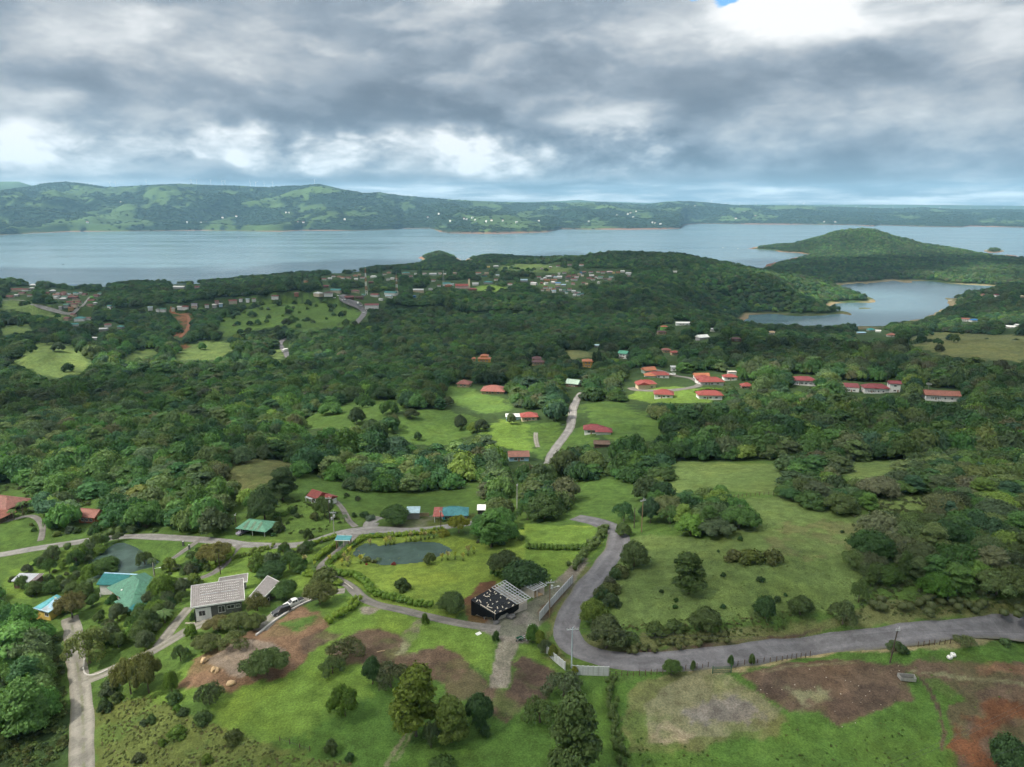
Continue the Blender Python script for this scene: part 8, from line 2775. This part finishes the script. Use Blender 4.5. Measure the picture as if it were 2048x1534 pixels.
    ('conifer', 'tall1', 1805, 1166, 26, 70, (0.052, 0.086, 0.026), 'slender tall conifer standing above the right woods'),
    ('conifer', 'tall0', 1741, 1172, 24, 48, (0.058, 0.092, 0.026), 'shorter slender conifer left of the tall one'),
    ('conifer', 'tall2', 1188, 735, 10, 34, (0.022, 0.045, 0.020), 'left dark cypress beside the two storey ochre house'),
    ('conifer', 'tall1', 1198, 738, 12, 38, (0.020, 0.042, 0.020), 'right dark cypress beside the two storey ochre house'),
    ('tree', 'round0', 714, 848, 36, 40, (0.036, 0.062, 0.024), 'dark pointed tree on the lit knoll'), ('tree', 'round1', 742, 866, 34, 34, (0.038, 0.066, 0.024), 'dark tree below the pointed one on the knoll'),
    ('tree', 'airy0', 786, 856, 34, 36, (0.075, 0.090, 0.045), 'pale half bare tree between the two knolls'), ('tree', 'round2', 822, 836, 32, 24, (0.040, 0.056, 0.024), 'dark round tree on the saddle between the knolls'),
    ('tree', 'round0', 836, 880, 18, 20, C_DK, 'small dark tree low on the right knoll'), ('tree', 'round1', 922, 858, 30, 34, (0.040, 0.060, 0.026), 'dark tree on the ridge right of the right knoll'),
    ('tree', 'round2', 962, 862, 34, 30, (0.036, 0.056, 0.024), 'dark tree beside the bright green slope'), ('tree', 'round0', 946, 866, 24, 26, (0.110, 0.160, 0.034), 'bright lime tree beside the bright green slope'),
    ('tree', 'round1', 876, 800, 18, 18, C_DK, 'small dark tree under the maroon roofed houses'), ('tree', 'round2', 896, 812, 28, 24, (0.042, 0.060, 0.026), 'round tree on the knoll under the maroon roofed houses'),
    ('tree', 'round0', 1022, 848, 20, 26, (0.062, 0.092, 0.034), 'rounded tree in front of the cream bungalow'), ('tree', 'round1', 93, 690, 20, 20, (0.046, 0.072, 0.030), 'round tree on the crest of the left hill field'),
]
for q in T:
    nm, key, u, vb, w, h, col, lab = q
    plant(nm, key, u, vb, w, h, col, lab, 'conifer' if nm == 'conifer' else nm)

# flower stalks round the ponds and borders
rs = np.random.default_rng(41)
flow = [(772, 1092), (780, 1090), (788, 1089), (842, 1080), (850, 1080), (858, 1078), (868, 1077), (822, 1083), (830, 1084), (884, 1122), (896, 1121), (910, 1119), (926, 1122), (936, 1112), (948, 1108), (684, 1132), (696, 1134), (700, 1128), (722, 1128),
        (688, 1122), (690, 1116), (700, 1112), (740, 1094), (812, 1086), (660, 1126), (610, 1130), (630, 1136)]
st = PROTO['stalk0']
for i, (u, v) in enumerate(flow):
    p = at1(u, v)
    t = thing('flower_stalk', 'tall plant with a pale yellow flower head in the borders round the pond', 'plant', p, rs.random() * 6, 'yellow headed plants round the pond')
    s = .9 + .5 * rs.random()
    t.scale = (s, s, s * 1.1)
    share('stem', st.trunk, t)
    c = share('leaf_rosette', st.crown, t); c.color = (.09, .13, .04, 1)
    c = share('flower_head', st.head, t); c.color = ((.42, .40, .10, 1), (.36, .33, .16, 1), (.34, .40, .08, 1))[i % 3]
# garden shrubs, one by one, along the drives and lawns of the left gardens
GARDENS = [([(20, 1190), (20, 1140), (90, 1112), (160, 1100), (185, 1115), (150, 1160), (60, 1200)], 'on the lawn left of the left pond', 26),
           ([(320, 1170), (345, 1130), (400, 1100), (425, 1140), (400, 1172), (345, 1180)], 'on the lawn right of the left pond', 24),
           ([(470, 1130), (560, 1100), (640, 1118), (620, 1150), (540, 1160), (500, 1150)], 'on the lawn above the grey roofed houses', 14),
           ([(200, 1200), (250, 1196), (330, 1190), (350, 1240), (300, 1290), (240, 1290), (195, 1240)], 'in the garden below the green hip roof', 26),
           ([(470, 1060), (520, 1085), (620, 1075), (720, 1000), (640, 960), (560, 1020)], 'on the meadow slope round the red gabled house', 22),
           ([(70, 1070), (180, 1075), (420, 1075), (400, 1055), (180, 1050), (60, 1050)], 'along the upper gravel road', 22),
           ([(1250, 1120), (1330, 1085), (1430, 1090), (1500, 1060), (1700, 1060), (1700, 1180), (1500, 1230), (1260, 1250)], 'as a low dark tuft in the big pasture', 16),
           ([(190, 1440), (330, 1420), (460, 1470), (600, 1525), (200, 1530)], 'on the scrubby slope at the bottom left', 7),
           ([(160, 1440), (215, 1370), (240, 1390), (220, 1440)], 'beside the left gravel road', 5), ([(330, 1400), (420, 1400), (480, 1470), (380, 1450)], 'between the lawn and the scrubby slope', 4),
           ([(930, 1080), (985, 1100), (1050, 1085), (1050, 1050), (990, 1030)], 'at the foot of the trees right of the pond', 14),
           ([(1165, 1180), (1215, 1200), (1240, 1140), (1225, 1110)], 'on the verge between road and pasture', 10),
           ([(440, 640), (520, 608), (620, 600), (700, 610), (700, 640), (600, 655), (520, 655), (450, 665)], 'dotted over the hill pasture in front of the town', 40)]
for poly, where, n in GARDENS:
    u0, u1 = min(p[0] for p in poly), max(p[0] for p in poly)
    v0, v1 = min(p[1] for p in poly), max(p[1] for p in poly)
    k = 0
    tries = 0
    while k < n and tries < 4000:
        tries += 1
        u, v = rs.uniform(u0, u1), rs.uniform(v0, v1)
        if not inpoly(np.array([u]), np.array([v]), poly)[0]:
            continue
        p = at1(u, v)
        if not road_clear(p[:1], p[1:2], 1.2)[0]:
            continue
        tuft = 'tuft' in where
        s = rs.uniform(.25, .5) if tuft else rs.uniform(.35, 1.0) * (1.2 if 'road' in where else 1)
        if 'lawn' in where or 'garden' in where:
            s *= rs.uniform(.8, 1.7)
        if 'town' in where:
            s = rs.uniform(1.2, 2.8)
        ci = rs.integers(0, 5) if 'scrubby' not in where else (2, 3, 3, 4)[rs.integers(0, 4)]
        col = (C_DK, C_MD, C_OL, C_BR, C_GY)[ci] if not tuft else C_DK
        cw = ('dark green', 'mid green', 'olive', 'bright green', 'grey green')[ci] if not tuft else 'dark'
        tree_at('shrub', f'shrub{rs.integers(0, 3)}', (p[0], p[1], p[2] - .05), s, s * rs.uniform(.8, 1.2), rs.random() * 6, tuple(c * rs.uniform(.85, 1.15) for c in col), f'{cw} shrub {where}', 'shrub', f'{cw} shrubs {where}')
        k += 1

# small garden trees round the teal and grey roofs
GTREES = [([(60, 1195), (110, 1175), (180, 1150), (190, 1230), (150, 1240), (100, 1200)], 'between the pale barn and the green hip roof', 14),
          ([(300, 1200), (352, 1160), (380, 1215), (360, 1250), (310, 1270)], 'between the green hip roof and the solar house', 13),
          ([(560, 1110), (640, 1100), (650, 1130), (600, 1150), (560, 1140)], 'on the left of the estate drive', 6),
          ([(70, 1130), (180, 1105), (240, 1072), (260, 1080), (170, 1130), (90, 1150)], 'along the shrub belt of the left pond', 14),
          ([(175, 1240), (250, 1235), (330, 1285), (260, 1330), (215, 1320)], 'above the gravel fork at the lower left', 11)]
for poly, where, n in GTREES:
    k = tries = 0
    while k < n and tries < 3000:
        tries += 1
        u, v = rs.uniform(min(q[0] for q in poly), max(q[0] for q in poly)), rs.uniform(min(q[1] for q in poly), max(q[1] for q in poly))
        if not inpoly(np.array([u]), np.array([v]), poly)[0]:
            continue
        p = at1(u, v)
        if not road_clear(p[:1], p[1:2], 1.6)[0] or min((p[0] - a) ** 2 + (p[1] - b) ** 2 for a, b, _ in TAKEN) < 6 or any(inpoly(p[:1], p[1:2], w_[1])[0] for w_ in PONDS):
            continue
        TAKEN.append((p[0], p[1], 1.5))
        kd = ('round', 'airy', 'spread', 'mid')[rs.integers(0, 4)]
        ci = rs.integers(0, 4)
        pr = PROTO[kd + '0']
        wd = rs.uniform(2.8, 5.8)
        tree_at('tree', f'{kd}{rs.integers(0, 3)}', (p[0], p[1], p[2] - .05), wd / pr.width, wd * rs.uniform(.8, 1.15) / pr.height, rs.random() * 6, (C_MD, C_OL, C_BR, C_GY)[ci], f"small {('mid green', 'olive', 'bright green', 'grey green')[ci]} {SHAPES[kd]} tree {where}", 'tree', f"small {('mid green', 'olive', 'bright green', 'grey green')[ci]} {SHAPES[kd]} trees {where}")
        k += 1


# ------------------------------------------------------------------ added shading cloud deck, above the view
# Unseen deck added to cast the ground's shade, overhead 1.4 km above the lake: one lumpy body, flat below and domed above,
# thick where the photograph's country lies in shade and torn open where sunlight reaches the ground.
CLOUD_Z = 1500.0
SUNLIT = [  # place in the photograph, half widths across and along in metres, how open
    (690, 835, 90, 75, 1), (900, 830, 90, 85, .85), (1020, 868, 60, 50, 1), (90, 722, 150, 90, 1), (430, 705, 110, 70, .8), (560, 712, 70, 60, .8), (1390, 775, 120, 70, .75), (1290, 720, 60, 60, .5), (1750, 665, 130, 110, .7), (1930, 650, 160, 110, .8), (985, 577, 90, 60, 1), (60, 570, 200, 90, .9),
    (1070, 533, 150, 110, .8), (1600, 580, 300, 230, 1), (1690, 490, 380, 320, 1), (1880, 515, 240, 150, .5), (620, 640, 160, 80, .35), (1150, 730, 80, 60, .3), (300, 760, 120, 60, .25)]


GAP = [(-200, 930), (470, 925), (600, 930), (680, 985), (960, 1045), (1015, 1110), (985, 1190), (900, 1250), (720, 1262), (620, 1320), (520, 1390), (420, 1450), (240, 1500), (120, 1600), (-300, 1600)]


def shade_cloud_deck():
    k = (CLOUD_Z - 110.0) / TO_SUN.z
    gx, gy = np.meshgrid(np.arange(-2700, 2701, 18.0), np.arange(-900, 3601, 18.0))
    wx = gx + fbm(gx, gy, 150, 4, 301) * 34 * np.clip(gy / 500, .35, 1.6)
    wy = gy + fbm(gx, gy, 150, 4, 302) * 26 * np.clip(gy / 500, .35, 1.6)
    lit = np.zeros_like(gx)
    p = at([s[0] for s in SUNLIT], [s[1] for s in SUNLIT])
    for (u, v, a, b, w), q in zip(SUNLIT, p):
        r2 = ((wx - q[0]) / a) ** 2 + ((wy - q[1]) / b) ** 2
        lit = np.maximum(lit, w * np.exp(-r2 ** 1.6 * .7))
    gp = world_poly(GAP)
    nb = (gy < 520) & (gy > -100)
    sd = polydist(wx[nb], wy[nb], gp)
    lit[nb] = np.maximum(lit[nb], sstep(np.where(inpoly(wx[nb], wy[nb], gp), sd, -sd), -20, 26))
    beyond = np.maximum(sstep(np.abs(gx), .85 * gy + 150, 1.1 * gy + 420), sstep(-gy, -60, 120))
    lit = lit * (1 - beyond) + beyond * sstep(fbm(gx, gy, 420, 4, 303), .15, .55)
    D = np.clip(1 - lit, 0, 1) * (0.90 + .20 * fbm(gx, gy, 260, 4, 304))
    edge = np.minimum.reduce([sstep(gx, -2700, -2300), 1 - sstep(gx, 2300, 2700), sstep(gy, -900, -600), 1 - sstep(gy + 900 * fbm(gx, gy, 700, 3, 306), 2300, 3300)])
    D = np.clip(D * edge, 0, 1)
    X0, Y0 = gx + TO_SUN.x * k, gy + TO_SUN.y * k
    th = 300 * D ** .7 * (.6 + .4 * (fbm(gx, gy, 120, 4, 305) * .5 + .5))
    keep = np.maximum(np.maximum(D[:-1, :-1], D[1:, 1:]), np.maximum(D[1:, :-1], D[:-1, 1:])) > .02
    m = bpy.data.materials.new('cloud')
    m.use_nodes = True
    X.tree = m.node_tree
    m.node_tree.nodes.clear()
    out = node('ShaderNodeOutputMaterial')
    tp, tl, df = node('ShaderNodeBsdfTransparent'), node('ShaderNodeBsdfTranslucent'), node('ShaderNodeBsdfDiffuse')
    tl.inputs[0].default_value = df.inputs[0].default_value = (.95, .96, .98, 1)
    m1, m2 = node('ShaderNodeMixShader'), node('ShaderNodeMixShader')
    m1.inputs[0].default_value = .35
    link(tl.outputs[0], m1.inputs[1])
    link(df.outputs[0], m1.inputs[2])
    link(X(node('ShaderNodeAttribute', attribute_name='cover').outputs['Fac']) * THICK, m2.inputs[0])
    link(tp.outputs[0], m2.inputs[1])
    link(m1.outputs[0], m2.inputs[2])
    link(m2.outputs[0], out.inputs[0])
    d3 = np.repeat(sstep(D, .05, .75)[..., None], 3, 2)
    for nm, z in (('top', CLOUD_Z + th), ('base', CLOUD_Z + th * -.06 - .5)):
        tag(grid_mesh('cloud', X0, Y0, z, d3, m, keep=keep), kind='structure')  # added out of view, gaps shaped to shade and light the ground


THICK = 0.60
shade_cloud_deck()


# ------------------------------------------------------------------ woods: the nearest trees one by one, the rest as one mass
WX, WY, WZ, WW, WH, WD, WU, WV = plan_woods()
_tk = np.array(TAKEN)
_free = np.array([not ((_tk[:, 0] - x) ** 2 + (_tk[:, 1] - y) ** 2 < (_tk[:, 2] + 1.5) ** 2).any() for x, y in zip(WX, WY)])
WX, WY, WZ, WW, WH, WD, WU, WV = [a[_free] for a in (WX, WY, WZ, WW, WH, WD, WU, WV)]
_r = np.random.default_rng(23)
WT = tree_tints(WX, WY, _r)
_vis = (WU > -40) & (WU < 2090) & (WV < 1570)
_order = np.argsort(np.where(_vis, WD, 1e9))
NEAR_N = 160
near_i = _order[:NEAR_N]
mass = np.ones(len(WX), bool)
mass[near_i] = False
WHERE = ['on the wooded slope above the upper gravel road', 'in the dense wood at the bottom left', 'on the slope behind the red gabled house', 'in the dark forest behind the meadow', 'in the grove right of the big pond', 'in the tree belt behind the upper lawn', 'beside the upper bend of the main road',
         'in the dark grove at the head of the big pasture', 'in the grove at the right end of the big pasture', 'in the bushy woods at the right edge', 'along the pasture side of the main road', 'in the belt below the upper road', 'in the belt between the two pastures', 'at the corner of the upper pasture', 'beside the upper gravel road', 'between the yellow house and the left gravel road', 'on the slope below the garden shed', 'round the yellow house at the left edge', 'behind the roadside houses']
TONE = ['mid green', 'dark green', 'fresh green', 'olive', 'grey green', 'bluish green', 'bright green', 'brownish olive']
SHAPE = SHAPES
for i in near_i:
    ub, vb, _ = project(WX[i], WY[i], WZ[i])
    w = next((k for k, poly in enumerate(WOODS_NEAR) if inpoly(np.array([ub]), np.array([vb]), poly)[0]), None)
    where = WHERE[w] if w is not None else 'at the near edge of the forest'
    ti = int(np.argmin(((GREENS - WT[i]) ** 2).sum(1)))
    kinds = ['mid', 'round', 'spread', 'airy', 'tall', 'spread'] if w == 9 else ['mid', 'mid', 'round', 'spread', 'tall', 'airy']
    kd = kinds[_r.integers(0, len(kinds))]
    key = f'{kd}{_r.integers(0, 3)}'
    k = PROTO[key]
    sx = WW[i] / k.width * (1.12 if kd != 'tall' else .85)
    sz = WH[i] / k.height * {'tall': 1.2, 'spread': .9}.get(kd, 1.0)
    lab = f'{TONE[ti]} {SHAPE[kd]} tree {where}'
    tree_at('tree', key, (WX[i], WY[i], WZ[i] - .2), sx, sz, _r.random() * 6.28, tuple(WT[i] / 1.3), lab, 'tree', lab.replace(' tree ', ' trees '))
n = int(mass.sum())
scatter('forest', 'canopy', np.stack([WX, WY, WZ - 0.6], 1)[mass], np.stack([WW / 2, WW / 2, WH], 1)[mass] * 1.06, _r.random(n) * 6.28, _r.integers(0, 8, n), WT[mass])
far_woods()

# undergrowth: weeds and scrub on the rough ground and along the wood edges
def undergrowth():
    r = np.random.default_rng(55)
    P = []
    SC = []
    TT = []
    for poly, dens_, lo, hi, cols in [
            ([(160, 1410), (300, 1390), (430, 1450), (560, 1500), (720, 1530), (720, 1640), (150, 1640)], 2.2, .10, .36, [(.125, .150, .050), (.115, .145, .042), (.150, .135, .066), (.10, .13, .040)]),
            ([(-200, 1250), (40, 1240), (135, 1290), (142, 1400), (152, 1640), (-300, 1640)], .6, .5, 1.3, [(.07, .088, .024), (.09, .135, .036), (.06, .10, .032)]),
            ([(1240, 1300), (1200, 1290), (1180, 1240), (1240, 1250), (1640, 1215), (1750, 1190), (2200, 1180), (2200, 1232), (1960, 1226), (1780, 1236), (1640, 1252), (1480, 1280)], 1.2, .18, .5, [(.095, .13, .042), (.12, .13, .05), (.08, .12, .038)]),
            ([(1700, 1020), (1760, 980), (2200, 930), (2200, 1190), (1720, 1185)], .45, .35, .9, [(.08, .115, .042), (.09, .11, .046)]),
            ([(560, 1075), (480, 1060), (500, 1010), (600, 990), (700, 1040), (640, 1068)], .14, .4, .9, [(.07, .108, .028), (.06, .09, .026)]),
            ([(0, 1060), (60, 1040), (250, 1040), (450, 1060), (470, 1000), (300, 960), (0, 960)], .16, .5, 1.4, [(.06, .095, .026), (.085, .125, .03), (.075, .085, .034)]),
            ([(1245, 1380), (1290, 1400), (1290, 1480), (1400, 1490), (1560, 1440), (1640, 1430), (1680, 1470), (1800, 1430), (1900, 1540), (1250, 1640)], .35, .14, .34, [(.062, .115, .022), (.09, .11, .035), (.075, .125, .024)]),
            ([(1230, 1110), (1260, 1080), (1500, 1000), (1740, 1050), (1710, 1190), (1500, 1240), (1230, 1250)], .55, .10, .26, [(.095, .145, .042), (.12, .15, .052), (.10, .13, .045)]),
            ([(640, 1420), (760, 1360), (960, 1400), (1110, 1380), (1225, 1355), (1245, 1640), (600, 1640)], .30, .08, .20, [(.08, .15, .032), (.10, .155, .04)]),
            ([(1800, 1330), (2048, 1326), (2200, 1700), (1920, 1600), (1840, 1350)], .10, .12, .3, [(.09, .14, .04), (.11, .13, .05)]),
            ([(1090, 1290), (1110, 1220), (1165, 1150), (1195, 1120), (1200, 1130), (1130, 1220), (1105, 1270)], .4, .15, .4, [(.09, .10, .035)])]:
        wp = world_poly(poly)
        c = np.array(wp)
        area = (c[:, 0].max() - c[:, 0].min()) * (c[:, 1].max() - c[:, 1].min())
        n = int(area * dens_)
        x = r.uniform(c[:, 0].min(), c[:, 0].max(), n)
        y = r.uniform(c[:, 1].min(), c[:, 1].max(), n)
        k = inpoly(x, y, wp) & (fbm(x, y, 9, 3, 66) > -.25)
        x, y = x[k], y[k]
        k = road_clear(x, y, .8)
        x, y = x[k], y[k]
        s = r.uniform(lo, hi, len(x))
        P.append(np.stack([x, y, ground(x, y) - .08], 1))
        SC.append(np.stack([s, s, s * r.uniform(.7, 1.2, len(x))], 1))
        TT.append(np.array(cols)[r.integers(0, len(cols), len(x))] * r.uniform(.8, 1.2, (len(x), 1)))
    P, SC, TT = np.vstack(P), np.vstack(SC), np.vstack(TT)
    scatter('undergrowth', 'tuft', P, SC, r.random(len(P)) * 6.28, r.integers(0, 3, len(P)), TT)
    return len(P)


undergrowth()
